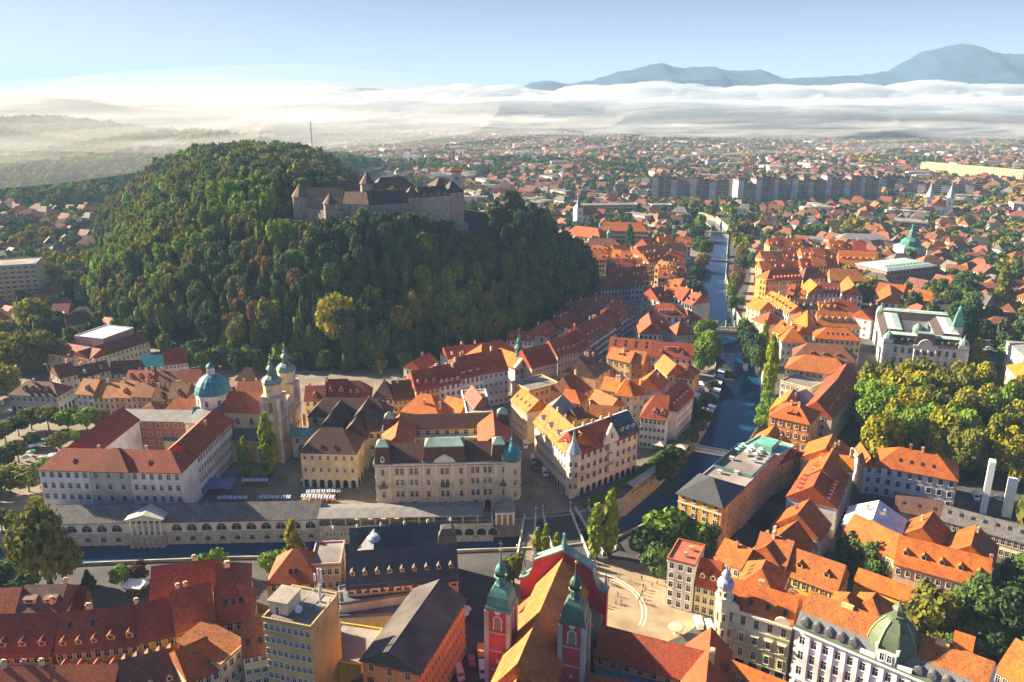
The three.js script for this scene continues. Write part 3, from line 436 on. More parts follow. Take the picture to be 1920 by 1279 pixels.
function parasol(label, col, x, z) { const T = thing('parasol', label, 'parasol', 'parasols: ' + label, x, 0.04, z, rnd() * 3); part(T, 'canopy', parasolGeo, PAINT[col]); put(T, 'pole', pole(0.05, 2.9), IRON, 0, 0, 0); new Mold().box(-0.9, 0.9, 0.7, 0.8, -0.6, 0.6).box(-0.7, -0.6, 0, 0.7, -0.4, 0.4).box(0.6, 0.7, 0, 0.7, -0.4, 0.4).add(T, 'table', flat(0.3, 0.2, 0.12)); }
// walking figure: one closed skin lofted from foot to crown for each leg side, joined at the hips, with arms
const figureGeo = once('fig', () => {
const m = new Mold(), ringOf = (cx, y, cz, rx, rz) => Array.from({ length: 8 }, (_, i) => V(cx + rx * Math.sin(i / 8 * 6.2832), y, cz + rz * Math.cos(i / 8 * 6.2832))), loft = (rs, s) => { for (let k = 0; k < rs.length - 1; k++) for (let i = 0; i < 8; i++) m.poly([rs[k][i], rs[k][(i + 1) % 8], rs[k + 1][(i + 1) % 8], rs[k + 1][i]], s); };
for (const s of [-1, 1]) loft([ringOf(s * 0.1, 0, s * 0.2 + 0.06, 0.05, 0.13), ringOf(s * 0.1, 0.08, s * 0.18, 0.05, 0.07), ringOf(s * 0.1, 0.45, s * 0.1, 0.065, 0.075), ringOf(s * 0.09, 0.86, 0, 0.1, 0.1)], 1);
loft([ringOf(0, 0.8, 0, 0.17, 0.11), ringOf(0, 1.0, 0, 0.17, 0.11), ringOf(0, 1.3, 0, 0.21, 0.12), ringOf(0, 1.44, 0, 0.17, 0.1), ringOf(0, 1.5, 0, 0.06, 0.06)], 0); for (const s of [-1, 1]) loft([ringOf(s * 0.2, 1.42, 0, 0.06, 0.06), ringOf(s * 0.25, 1.12, -s * 0.06, 0.045, 0.045), ringOf(s * 0.25, 0.82, s * 0.06, 0.035, 0.035), ringOf(s * 0.25, 0.74, s * 0.08, 0.02, 0.04)], 0);
loft([ringOf(0, 1.5, 0, 0.055, 0.055), ringOf(0, 1.56, 0.01, 0.075, 0.09), ringOf(0, 1.64, 0.01, 0.085, 0.1)], 2); loft([ringOf(0, 1.64, 0, 0.09, 0.105), ringOf(0, 1.71, -0.01, 0.075, 0.09), ringOf(0, 1.75, -0.01, 0.01, 0.01)], 3); return m.geo();
});
const CLOTH = [[0.03, 0.035, 0.05], [0.5, 0.16, 0.03], [0.45, 0.44, 0.42], [0.08, 0.12, 0.25], [0.3, 0.05, 0.05]].map(c => flat(...c));
const NTH = 'first second third fourth fifth sixth seventh eighth ninth tenth eleventh'.split(' ');
function person(label, k, x, z, deg, group) { const m = new THREE.Mesh(figureGeo, [CLOTH[k], CLOTH[(k + 3) % 5 ? 0 : 3], flat(0.45, 0.28, 0.2), flat(0.05, 0.03, 0.02)]); m.name = numbered('person'); m.position.set(x, 0.08, z); m.rotation.y = deg * DEG; m.castShadow = true; scene.add(m); tag(m, label, 'person', group || 'people in the streets'); }
// ---------------------------------------------------------------- landmarks
const COPPER = std(0.10, 0.36, 0.29, 0.62, { map: patchTex }), COPPER_PALE = std(0.32, 0.52, 0.44, 0.62, { map: patchTex }), COPPER_BLUE = std(0.045, 0.36, 0.42, 0.55, { map: patchTex }), GOLD = std(0.75, 0.48, 0.10, 0.35, { metalness: 0.8 });
const TRIM = plaster(0.60, 0.56, 0.50), TRIM_GREY = plaster(0.40, 0.38, 0.36), DARK = flat(0.24, 0.17, 0.11, 0.8), IRON = flat(0.06, 0.06, 0.065, 0.5), VERDIGRIS = std(0.17, 0.24, 0.13, 0.6, { map: patchTex });  // DARK: flat brown face painted for the shade inside openings, and for doors
function put(T, name, geo, mat, x, y, z, t = 0) { return part(T, name, geo, mat, x, y, z, t); }
function windowsOn(T, name, n, w, h, x0, x1, y, z, turn = 0, arch = 0, fm = FRAME) { // n windows along a wall whose outside faces +z turned by `turn`
for (let i = 0; i < n; i++) { const u = lerp(x0, x1, n > 1 ? i / (n - 1) : 0.5), c = Math.cos(turn), s = Math.sin(turn); put(T, name, windowGeo(w, h, arch), [fm, GLASS], u * c + z * s, y, -u * s + z * c, turn); }
}
const pole = (r, h) => new Mold().lathe([[r, 0], [r * 0.8, h], [0, h + 0.02]], 8).geo();
{ // ---- pink church in the foreground
const T = thing('pink_church', 'pink-red church with two green-capped towers and a long orange roof', 'church', null, 14.2, 0, -189.6, -16.7 * DEG), RED = WALL.red, OR = clay(0.50, 0.155, 0.024, 0);
new Mold().box(-6.8, 6.8, -0.2, 15, 1, 45, 0, 'd').poly([V(-6.8, 15, 45), V(6.8, 15, 45), V(0, 23.6, 45)]).add(T, 'nave_wall', RED);
const rf = roofGeo(44, 13.6, 15, 8.8, 0, 0, 0.6).geo(); put(T, 'nave_roof', rf, OR, 0, 0, 23, Math.PI / 2);
new Mold().box(-5, 5, -0.2, 14, 45, 63, 0, 'd').add(T, 'choir_wall', RED); put(T, 'choir_roof', roofGeo(19, 10, 14, 6, 0, 4, 0.5).geo(), OR, 0, 0, 54.5, -Math.PI / 2);
for (const s of [-1, 1]) {
new Mold().box(s < 0 ? -11.5 : 6.8, s < 0 ? -6.8 : 11.5, -0.2, 9, 3, 27, 0, 'd').add(T, 'side_chapel', RED);
const r = new Mold(), a = s * 6.8, b = s * 12; r.poly(s > 0 ? [V(b, 8.6, 27.3), V(b, 8.6, 2.7), V(a, 12, 2.7), V(a, 12, 27.3)] : [V(b, 8.6, 2.7), V(b, 8.6, 27.3), V(a, 12, 27.3), V(a, 12, 2.7)]); r.add(T, 'chapel_roof', s > 0 ? ROOF.slate : OR);
for (const zz of [7, 14, 21]) put(T, 'window', windowGeo(1.6, 3.2, 1), [TRIM, GLASS], s * 11.5, 3.2, zz, s * Math.PI / 2);
for (const zz of [9.5, 17.5]) { const g = new Mold(); g.prism([[s * 6.8, zz + 0.6], [s * 6.8, zz - 0.6], [s * 10.8, zz - 0.6], [s * 10.8, zz + 0.6]].sort(() => 0), 9, 9.1); g.poly([V(s * 6.8, 9, zz + 0.6), V(s * 10.8, 9, zz + 0.6), V(s * 6.8, 14.6, zz + 0.6)]).poly([V(s * 6.8, 9, zz - 0.6), V(s * 6.8, 14.6, zz - 0.6), V(s * 10.8, 9, zz - 0.6)]).poly([V(s * 10.8, 9, zz + 0.6), V(s * 10.8, 9, zz - 0.6), V(s * 6.8, 14.6, zz - 0.6), V(s * 6.8, 14.6, zz + 0.6)]); g.add(T, 'buttress', RED); }
}
// front screen with pediment and scrolls, seen from behind
const f = new Mold(), sh = new THREE.Shape([[-12.2, 0], [12.2, 0], [12.2, 15], [11, 15.4], [9.6, 16.6], [8.6, 19], [8.2, 21.4], [0, 26], [-8.2, 21.4], [-8.6, 19], [-9.6, 16.6], [-11, 15.4], [-12.2, 15]].map(p => new THREE.Vector2(...p)));
const ex = new THREE.ExtrudeGeometry(sh, { depth: 2.4, bevelEnabled: false }); put(T, 'front_screen', ex, RED, 0, 0, -1.6);
const cop = new Mold(), edge = [[12.5, 15], [11, 15.4], [9.6, 16.6], [8.6, 19], [8.2, 21.4], [0, 26]];
for (const s of [-1, 1]) for (let i = 0; i < edge.length - 1; i++) { const [x0, y0] = edge[i], [x1, y1] = edge[i + 1], q = [V(s * x0, y0 + 0.12, 1.3), V(s * x1, y1 + 0.12, 1.3), V(s * x1, y1 + 0.12, -2), V(s * x0, y0 + 0.12, -2)]; cop.poly(s > 0 ? q : q.reverse()); const v = [V(s * x0, y0 + 0.12, 1.3), V(s * x0, y0 - 0.5, 1.3), V(s * x1, y1 - 0.5, 1.3), V(s * x1, y1 + 0.12, 1.3)]; cop.poly(s > 0 ? v : v.reverse()); }
cop.add(T, 'screen_coping', COPPER_PALE);
new Mold().lathe([[0.9, 26], [0.7, 26.8], [0.75, 27], [0.5, 28.6], [0.42, 29.5], [0.5, 30], [0.15, 30.6], [0, 30.7]], 8).add(T, 'statue', COPPER);
for (const s of [-1, 1]) for (const [x, y, h] of [[11.6, 15.4, 4.5], [8.4, 21.4, 2.6]]) new Mold().box(-0.55, 0.55, 0, 0.8, -0.55, 0.55).lathe([[0.62, 0.8], [0.12, h], [0, h + 0.1]], 4, 0, 0, 0, Math.PI / 4).add(T, 'obelisk', TRIM_GREY, s * x, y, -0.4);
// towers
for (const s of [-1, 1]) {
const cx = s * 9.1, cz = 28.3, a = 2.75, mk = (m, n, mat) => m.add(T, n, mat, cx, 0, cz);
mk(new Mold().box(-a, a, -0.2, 26, -a, a, 0, 'd'), 'tower_shaft', RED);
const q = new Mold(); for (const [x, z] of [[-1, -1], [1, -1], [1, 1], [-1, 1]]) q.box(x * a - 0.55, x * a + 0.55, 0, 25.4, z * a - 0.55, z * a + 0.55, 0, 'd'); mk(q, 'corner_pilaster', TRIM_GREY);
const b = new Mold(); for (const y of [8.5, 14, 19.2]) b.box(-a - 0.32, a + 0.32, y, y + 0.4, -a - 0.32, a + 0.32); mk(b, 'string_course', TRIM_GREY);
for (let k = 0; k < 4; k++) { const t = k * Math.PI / 2; put(T, 'belfry_opening', doorGeo(1.7, 3.6), [TRIM, DARK], cx + Math.sin(t) * a, 20.2, cz + Math.cos(t) * a, t); put(T, 'clock_face', new Mold().lathe([[0.75, 0], [0.75, 0.12], [0, 0.13]], 16).geo(), TRIM, cx + Math.sin(t) * (a + 0.05), 25.1, cz + Math.cos(t) * (a + 0.05), t).rotation.set(Math.PI / 2, 0, 0); const w = put(T, 'small_window', windowGeo(0.5, 0.6), [TRIM, DARK], cx + Math.sin(t) * a, 11, cz + Math.cos(t) * a, t); }
const m = new Mold().lathe([[4.6, 25.6], [4.5, 26.1], [4.05, 26.7], [3.85, 27.8], [3.6, 29.0], [2.9, 30.1], [2.1, 30.9], [1.8, 31.4]], 4, 0, 0, 0, Math.PI / 4); m.lathe([[1.55, 31.3], [1.25, 31.6], [1.25, 33.2], [1.75, 33.5], [1.5, 33.8]], 8).lathe([[0.8, 33.8], [1.35, 34.6], [1.45, 35.2], [1.1, 36.0], [0.5, 36.8], [0.3, 37.6], [0.14, 40]], 10);
mk(m, 'copper_cap', s < 0 ? COPPER : std(0.06, 0.17, 0.13, 0.6, { map: patchTex }));
mk(new Mold().lathe([[0.1, 40], [0.34, 40.3], [0.36, 40.6], [0.1, 41]], 8).box(-0.06, 0.06, 41, 43, -0.06, 0.06).box(-0.6, 0.6, 42.1, 42.25, -0.06, 0.06), 'gilded_cross', GOLD);
}
// monastery ranges on the right of the church
const H = thing('monastery_range', 'dark red roofed monastery ranges round a glazed yard right of the pink church', 'building', null, 14.2, 0, -189.6, -16.7 * DEG);
wing(H, { x: 26.5, z: 15, w: 27, d: 11, h: 9, roof: 'g', rm: ROOF.maroon, wm: WALL.cream, rh: 5, r: -6 * DEG, fl: 3, b: [8, 0, 0, 0] });
wing(H, { x: 40, z: 21, w: 11, d: 26, h: 9, ax: 'z', roof: 'g', rm: ROOF.red, wm: WALL.peach, rh: 6, fl: 3, b: [0, 8, 0, 0], chim: [[0.1, 0.15, 1.6, 1.2, 2.8]] });
wing(H, { x: 26, z: 32, w: 24, d: 9, h: 9, roof: 'g', rm: ROOF.maroon, wm: WALL.cream, rh: 5, fl: 3, b: [7, 0, 0, 0] });
wing(H, { x: 57, z: 19.5, w: 24, d: 10, h: 8, roof: 'g', rm: ROOF.orange, wm: WALL.cream, rh: 4.5, r: -18 * DEG, fl: 2, b: [7, 2, 0, 0], sky: [[0, 3, 0.4]] });
const yard = H; for (let i = 0; i < 8; i++) new Mold().lathe([[1.4, 0], [1.4, 1]], 2).box(-1.35, 1.35, 0, 0.16, -3.4, 3.4).box(-1.05, 1.05, 0.16, 0.42, -3.2, 3.2).add(yard, 'glass_hood', ROOF.bluefl2 ??= std(0.06, 0.12, 0.20, 0.25), 15.5 + i * 2.75, 6, 24.2);
new Mold().box(13.8, 37, 0, 6, 20.6, 27.8, 0, 'd').add(H, 'yard_roof', ROOF.bluefl);
for (let i = 0; i < 3; i++) wing(H, { x: 66 + i * 0.1, z: 35 + i * 7.5, w: 13, d: 7, h: 6, roof: 'g', rm: ROOF.slate, wm: WALL.grey, rh: 3 });
}
{ // ---- cathedral with the blue-green dome
const T = thing('cathedral', 'yellow and cream cathedral with a blue-green dome and two bell towers', 'church', null, -112, 0, -308, -5.7 * DEG), Y = plaster(0.66, 0.42, 0.16), C = WALL.cream;
new Mold().box(-8, 14, -0.2, 20, -6, 6, 0, 'd').add(T, 'nave_wall', C);
put(T, 'nave_roof', roofGeo(22, 12, 20, 6.2, 0, 0, 0.5).geo(), clay(0.42, 0.10, 0.03, 0), 3, 0, 0);
for (const s of [-1, 1]) {
new Mold().box(-4, 13, -0.2, 9.6, s > 0 ? 6 : -11.5, s > 0 ? 11.5 : -6, 0, 'd').add(T, 'side_aisle', Y);
const r = new Mold(), a = s * 6, b = s * 12; r.poly(s > 0 ? [V(-4.2, 9.5, b), V(13.2, 9.5, b), V(13.2, 12.5, a), V(-4.2, 12.5, a)] : [V(13.2, 9.5, b), V(-4.2, 9.5, b), V(-4.2, 12.5, a), V(13.2, 12.5, a)]); r.add(T, 'aisle_roof', sheet(0.06, 0.09, 0.10, 0.5));
}
windowsOn(T, 'window', 4, 1.5, 3, -5.5, 12, 14.2, 6, 0, 1, TRIM); windowsOn(T, 'lunette_window', 4, 1.9, 1.5, -2.2, 11.2, 5, 11.5, 0, 1, TRIM);
for (let i = 0; i < 6; i++) new Mold().box(-0.45, 0.45, 0, 9.2, 0, 0.3, 0, 'db').add(T, 'pilaster', TRIM, -3.4 + i * 3.3, 0, 11.5);
// transept and choir
new Mold().box(-18.5, -5.5, -0.2, 17, -13, 13, 0, 'd').add(T, 'transept_wall', Y);
const tr = new Mold(); for (const s of [-1, 1]) tr.frustum(-19, -5, s > 0 ? 5 : -13.6, s > 0 ? 13.6 : -5, 17, -16, -8, s > 0 ? 4.9 : -7.5, s > 0 ? 7.5 : -4.9, 20.4); tr.box(-19, -5, 16.6, 17, -13.6, 13.6); tr.add(T, 'transept_roof', sheet(0.26, 0.30, 0.27, 0.5));
put(T, 'window', windowGeo(1.9, 3.8, 1), [TRIM, GLASS], -12, 10.5, 13); for (const x of [-18, -15, -9, -6]) new Mold().box(-0.5, 0.5, 0, 16.4, 0, 0.35, 0, 'db').add(T, 'pilaster', TRIM, x, 0, 13);
put(T, 'window', windowGeo(1.4, 2.4), [TRIM, GLASS], -12, 3.5, 13); put(T, 'window', windowGeo(1.9, 3.6, 1), [TRIM, GLASS], -5.5, 11, 9.5, Math.PI / 2);
new Mold().box(-34, -18.5, -0.2, 16, -6, 6, 0, 'd').add(T, 'choir_wall', Y); put(T, 'choir_roof', roofGeo(16, 12, 16, 6, 6, 0, 0.5).geo(), ROOF.orange, -26.4, 0, 0);
windowsOn(T, 'window', 3, 1.3, 2.4, -31, -21, 10, 6, 0, 0, TRIM); new Mold().box(-30, -19, -0.2, 8, 6, 11, 0, 'd').add(T, 'sacristy', C); put(T, 'sacristy_roof', new Mold().poly([V(-30.3, 7.8, 11.4), V(-18.7, 7.8, 11.4), V(-18.7, 11, 6), V(-30.3, 11, 6)]).geo(), sheet(0.06, 0.09, 0.10, 0.5));
// drum and dome
new Mold().frustum(-19, -5, -7, 7, 17.2, -18, -6, -6, 6, 21).add(T, 'crossing_roof', COPPER_BLUE);
new Mold().lathe([[6.9, 19], [6.9, 25.2], [7.4, 25.4], [7.4, 25.9]], 8, 0, -12, 0, Math.PI / 8).add(T, 'drum', WALL.white);
for (let k = 0; k < 8; k++) { const t = k * Math.PI / 4; put(T, 'drum_window', windowGeo(1.3, 2.6, 1), [TRIM, GLASS], -12 + Math.sin(t) * 6.4, 21.2, Math.cos(t) * 6.4, t); }
new Mold().lathe([[7.3, 25.9], [7.0, 27.4], [6.3, 29.3], [5.0, 31.2], [3.2, 32.7], [1.7, 33.4], [1.6, 33.5]], 16, 0, -12, 0).add(T, 'dome', COPPER_BLUE);
const rb = new Mold(); for (let k = 0; k < 8; k++) { const t = k * Math.PI / 4 + Math.PI / 8, pr = [[7.4, 25.9], [7.1, 27.4], [6.4, 29.3], [5.1, 31.2], [3.3, 32.75], [1.7, 33.5]]; for (let i = 0; i < 5; i++) { const P = (j, o) => V(-12 + pr[j][0] * Math.sin(t) + o * Math.cos(t), pr[j][1] + 0.12, pr[j][0] * Math.cos(t) - o * Math.sin(t)); rb.poly([P(i, -0.16), P(i, 0.16), P(i + 1, 0.16), P(i + 1, -0.16)]); } } rb.add(T, 'dome_rib', COPPER_PALE);
new Mold().lathe([[1.5, 33.4], [1.5, 36], [1.8, 36.2]], 8, 0, -12, 0).add(T, 'lantern', WALL.white); new Mold().lathe([[1.8, 36.2], [1.6, 37], [0.9, 37.8], [0.2, 38.2], [0.12, 39.6], [0, 39.7]], 10, 0, -12, 0).add(T, 'lantern_cap', COPPER_BLUE);
for (let k = 0; k < 6; k++) { const t = k * Math.PI / 3; put(T, 'lantern_window', windowGeo(0.5, 1.5, 1), [TRIM, GLASS], -12 + Math.sin(t) * 1.42, 34, Math.cos(t) * 1.42, t); }
// west front and towers
new Mold().box(14, 20.5, -0.2, 21, -4, 4, 0, 'd').add(T, 'front_wall', Y); new Mold().lathe([[4, 0], [4, 1.2], [0, 1.3]], 24).geo();
const ar = new THREE.Shape(); ar.absarc(0, 0, 4.2, 0, Math.PI, false); put(T, 'front_gable', new THREE.ExtrudeGeometry(ar, { depth: 1.4, bevelEnabled: false, curveSegments: 16 }), C, 19.2, 21, 0, Math.PI / 2);
put(T, 'window', windowGeo(1.8, 3.6, 1), [TRIM, GLASS], 20.5, 13, 0, Math.PI / 2); put(T, 'portal', doorGeo(2.4, 4.6), [TRIM, DARK], 20.5, 0, 0, Math.PI / 2);
for (const s of [-1, 1]) {
const cx = 17, cz = s * 7.6, a = 3.5, mk = (m, n, mat) => m.add(T, n, mat, cx, 0, cz);
mk(new Mold().box(-a, a, -0.2, 28.5, -a, a, 0, 'd'), 'tower_shaft', Y);
const q = new Mold(); for (const [x, z] of [[-1, -1], [1, -1], [1, 1], [-1, 1]]) q.box(x * a - 0.7, x * a + 0.25 + (x > 0 ? 0 : 0.45), 0, 28.2, z * a - 0.7, z * a + 0.25 + (z > 0 ? 0 : 0.45), 0, 'd'); mk(q, 'corner_pilaster', WALL.white);
const b = new Mold(); for (const y of [9.8, 17.2, 28.2]) b.box(-a - 0.45, a + 0.45, y, y + 0.5, -a - 0.45, a + 0.45); mk(b, 'cornice', TRIM_GREY);
mk(new Mold().lathe([[3.55, 28.7], [3.55, 32.8], [3.9, 33], [3.9, 33.4]], 8, 0, 0, 0, Math.PI / 8), 'bell_stage', C);
for (let k = 0; k < 4; k++) { const t = k * Math.PI / 2; put(T, 'belfry_opening', doorGeo(1.9, 4.4), [TRIM, DARK], cx + Math.sin(t) * a, 22, cz + Math.cos(t) * a, t); put(T, 'small_window', windowGeo(0.7, 1.2), [TRIM, DARK], cx + Math.sin(t) * 3.3, 30.3, cz + Math.cos(t) * 3.3, t); }
const ck = put(T, 'clock_face', new Mold().lathe([[1.3, 0], [1.3, 0.15], [0, 0.16]], 20).geo(), TRIM, cx, 19.6, cz + a + 0.02); ck.rotation.x = Math.PI / 2;
mk(new Mold().lathe([[4.0, 33.4], [4.05, 34.2], [3.4, 35.6], [2.3, 36.4], [1.6, 36.7]], 8, 0, 0, 0, Math.PI / 8), 'copper_bell', COPPER_PALE); mk(new Mold().lathe([[1.9, 39], [1.9, 39.4], [1.4, 40.2], [0.7, 41], [0.9, 41.7], [0.5, 42.4], [0.12, 44]], 8), 'copper_cap', COPPER_PALE);
mk(new Mold().lathe([[1.45, 36.6], [1.45, 39.1]], 8), 'lantern', COPPER); mk(new Mold().lathe([[0, 44], [0.35, 44.3], [0, 44.7]], 8).box(-0.06, 0.06, 44.6, 46, -0.06, 0.06).box(-0.45, 0.45, 45.3, 45.42, -0.06, 0.06), 'gilded_cross', GOLD);
}
const Gt = thing('gatehouse', 'white gate wing with an arched passage between cathedral and market house', 'building', null, -85.5, 0, -303.5, -5.7 * DEG);
wing(Gt, { w: 9, d: 7, h: 10, roof: 'g', rm: ROOF.copper, wm: WALL.white, rh: 2, fl: 2, b: [2, 0, 0, 0], ground: 0 }); put(Gt, 'archway', doorGeo(4.4, 6), [TRIM, DARK], 0, 0, 3.5);
}
{ // ---- stone palace with green mansard pavilions
const A = [-48.4, -255.6], B2 = [0.6, -258.3], cx = (A[0] + B2[0]) / 2, cz = (A[1] + B2[1]) / 2, rot = Math.atan2(-(B2[1] - A[1]), B2[0] - A[0]), L = Math.hypot(B2[0] - A[0], B2[1] - A[1]);
const T = thing('stone_palace', 'pale stone palace with brown mansard roofs, green copper pavilions and a corner turret', 'palace', null, cx, 0, cz, rot), S = plaster(0.60, 0.51, 0.38), ST = plaster(0.66, 0.60, 0.50), h = 18.6, MB = clay(0.13, 0.050, 0.030, 2);
wing(T, { z: -6.5, w: L, d: 13, h, roof: 'g', rm: MB, wm: S, rh: 5.2, ov: 0.7 });
for (const s of [-1, 1]) wing(T, { x: s * (L / 2 - 6.2), z: -24, w: 12, d: 22, h, ax: 'z', roof: 'g', rm: s < 0 ? ROOF.orange : ROOF.red, wm: WALL.cream, rh: 4.6, fl: 4, b: s > 0 ? [0, 8, 0, 0] : [0, 0, 0, 8], win: [1.2, 2.2] });
wing(T, { z: -38, w: L, d: 9, h: h - 0.8, roof: 'g', rm: MB, wm: WALL.ochre, rh: 4, fl: 4, b: [13, 0, 0, 0], win: [1.6, 2.2] });
new Mold().box(-13, 15, h - 4, h - 3.7, -33.4, -30).add(T, 'court_gallery_roof', ROOF.pale);
// front: rusticated ground floor, cornices, window bays
const ornament = new Mold(); for (const y of [4.4, 9.2, 13.6]) ornament.box(-L / 2 - 0.2, L / 2 + 0.2, y, y + 0.35, 0, 0.35); ornament.box(-L / 2 - 0.5, L / 2 + 0.5, h - 0.5, h + 0.1, 0, 0.8); ornament.add(T, 'cornice', ST);
for (const [x0, x1, p] of [[-24.5, -19, 0.5], [-8, 8, 0.5], [17.5, 24.5, 0.5]]) new Mold().box(x0, x1, 0, h, 0, p, 0, 'db').add(T, 'projecting_bay', S);
const cols = [[-21.8, 1, 0.5], [-16, 2, 0], [-11, 2, 0], [-5.8, 1, 0.5], [0, 2, 0.5], [5.8, 1, 0.5], [10.8, 2, 0], [15.2, 2, 0], [21, 1, 0.5]];
for (const [x, n, o] of cols) for (let f = 0; f < 4; f++) for (let k = 0; k < n; k++) { const xx = x + (n === 2 ? (k - 0.5) * 1.7 : 0), w = f === 0 ? 1.9 : 1.15; if (f === 0) { if (k === 0) put(T, 'arched_doorway', doorGeo(2.4, 3.7), [ST, GLASS], x, 0.05, o); } else put(T, 'window', windowGeo(w, 2.3, f === 2 ? 1 : 0), [ST, GLASS], xx, [0, 5.6, 10.2, 14.4][f], o); }
for (const x of [-21.8, 0, 21]) { new Mold().box(-1.6, 1.6, 0, 0.25, 0, 1.2).box(-1.6, 1.6, 0.25, 1.1, 1.05, 1.2).add(T, 'balcony', IRON, x, 9.7, 0.5); }
for (let i = 0; i < 12; i++) new Mold().box(-0.3, 0.3, 4.8, h - 0.6, 0, 0.25, 0, 'db').add(T, 'pilaster', ST, [-24.2, -19.3, -13.6, -8.7, -7.4, -3, 3, 7.4, 13, 17.9, 18.3, 24][i], 0, i === 2 || i === 3 || i === 8 ? 0 : 0.5);
const pav = (x, w, d, mh, z) => { const m = new Mold().frustum(-w / 2, w / 2, -d / 2, d / 2, h + 0.1, -w / 2 + 0.9, w / 2 - 0.9, -d / 2 + 0.9, d / 2 - 0.9, h + mh, 0, false); m.frustum(-w / 2 + 0.7, w / 2 - 0.7, -d / 2 + 0.7, d / 2 - 0.7, h + mh, -w / 2 + 2.2, w / 2 - 2.2, -0.2, 0.2, h + mh + 1.7, 1); m.box(-w / 2 + 0.6, w / 2 - 0.6, h + mh - 0.25, h + mh + 0.02, -d / 2 + 0.6, d / 2 - 0.6, 1, 't'); m.box(-w / 2 - 0.4, w / 2 + 0.4, h, h + 0.5, -d / 2 - 0.4, d / 2 + 0.4, 1); m.add(T, 'pavilion_roof', [MB, COPPER_PALE], x, 0, z); };
pav(-21.8, 6, 7.5, 6.5, -3.2); pav(0, 15.5, 9, 6.2, -4); pav(19.3, 6, 7.5, 6.5, -3.2); pav(-L / 2 + 2.6, 5.5, 6, 5.5, -31); pav(L / 2 - 2.6, 5.5, 6, 5.5, -33);
const ped = new THREE.Shape([[-4, 0], [4, 0], [3.4, 1.2], [1.6, 2.4], [0, 3.2], [-1.6, 2.4], [-3.4, 1.2]].map(p => new THREE.Vector2(...p))); put(T, 'pediment', new THREE.ExtrudeGeometry(ped, { depth: 0.7, bevelEnabled: false }), ST, 0, h + 0.3, 0.1);
for (const x of [-21.8, 21]) put(T, 'dormer', dormerGeo(1.4, 1.6, 5, 'gable'), [ST, MB, GLASS], x, h + 1.2, 0.5);
new Mold().lathe([[3.1, 4.2], [3.1, h], [3.5, h + 0.1], [3.5, h + 0.6]], 16, 0, L / 2 - 0.6, -0.6).add(T, 'corner_turret', S); new Mold().lathe([[3.4, h + 0.6], [3.3, h + 2], [3.4, h + 3], [2.8, h + 4.6], [1.6, h + 5.8], [0.5, h + 6.4], [0.35, h + 7.5], [0.6, h + 8], [0.15, h + 9], [0.06, h + 12], [0, h + 12.1]], 16, 0, L / 2 - 0.6, -0.6).add(T, 'turret_dome', COPPER_BLUE);
for (let f = 1; f < 4; f++) for (const t of [0.35, 1.3]) put(T, 'window', windowGeo(1.1, 2.2, f === 2 ? 1 : 0), [ST, GLASS], L / 2 - 0.6 + Math.sin(t) * 3.05, [0, 5.6, 10.2, 14.4][f], -0.6 + Math.cos(t) * 3.05, t);
}
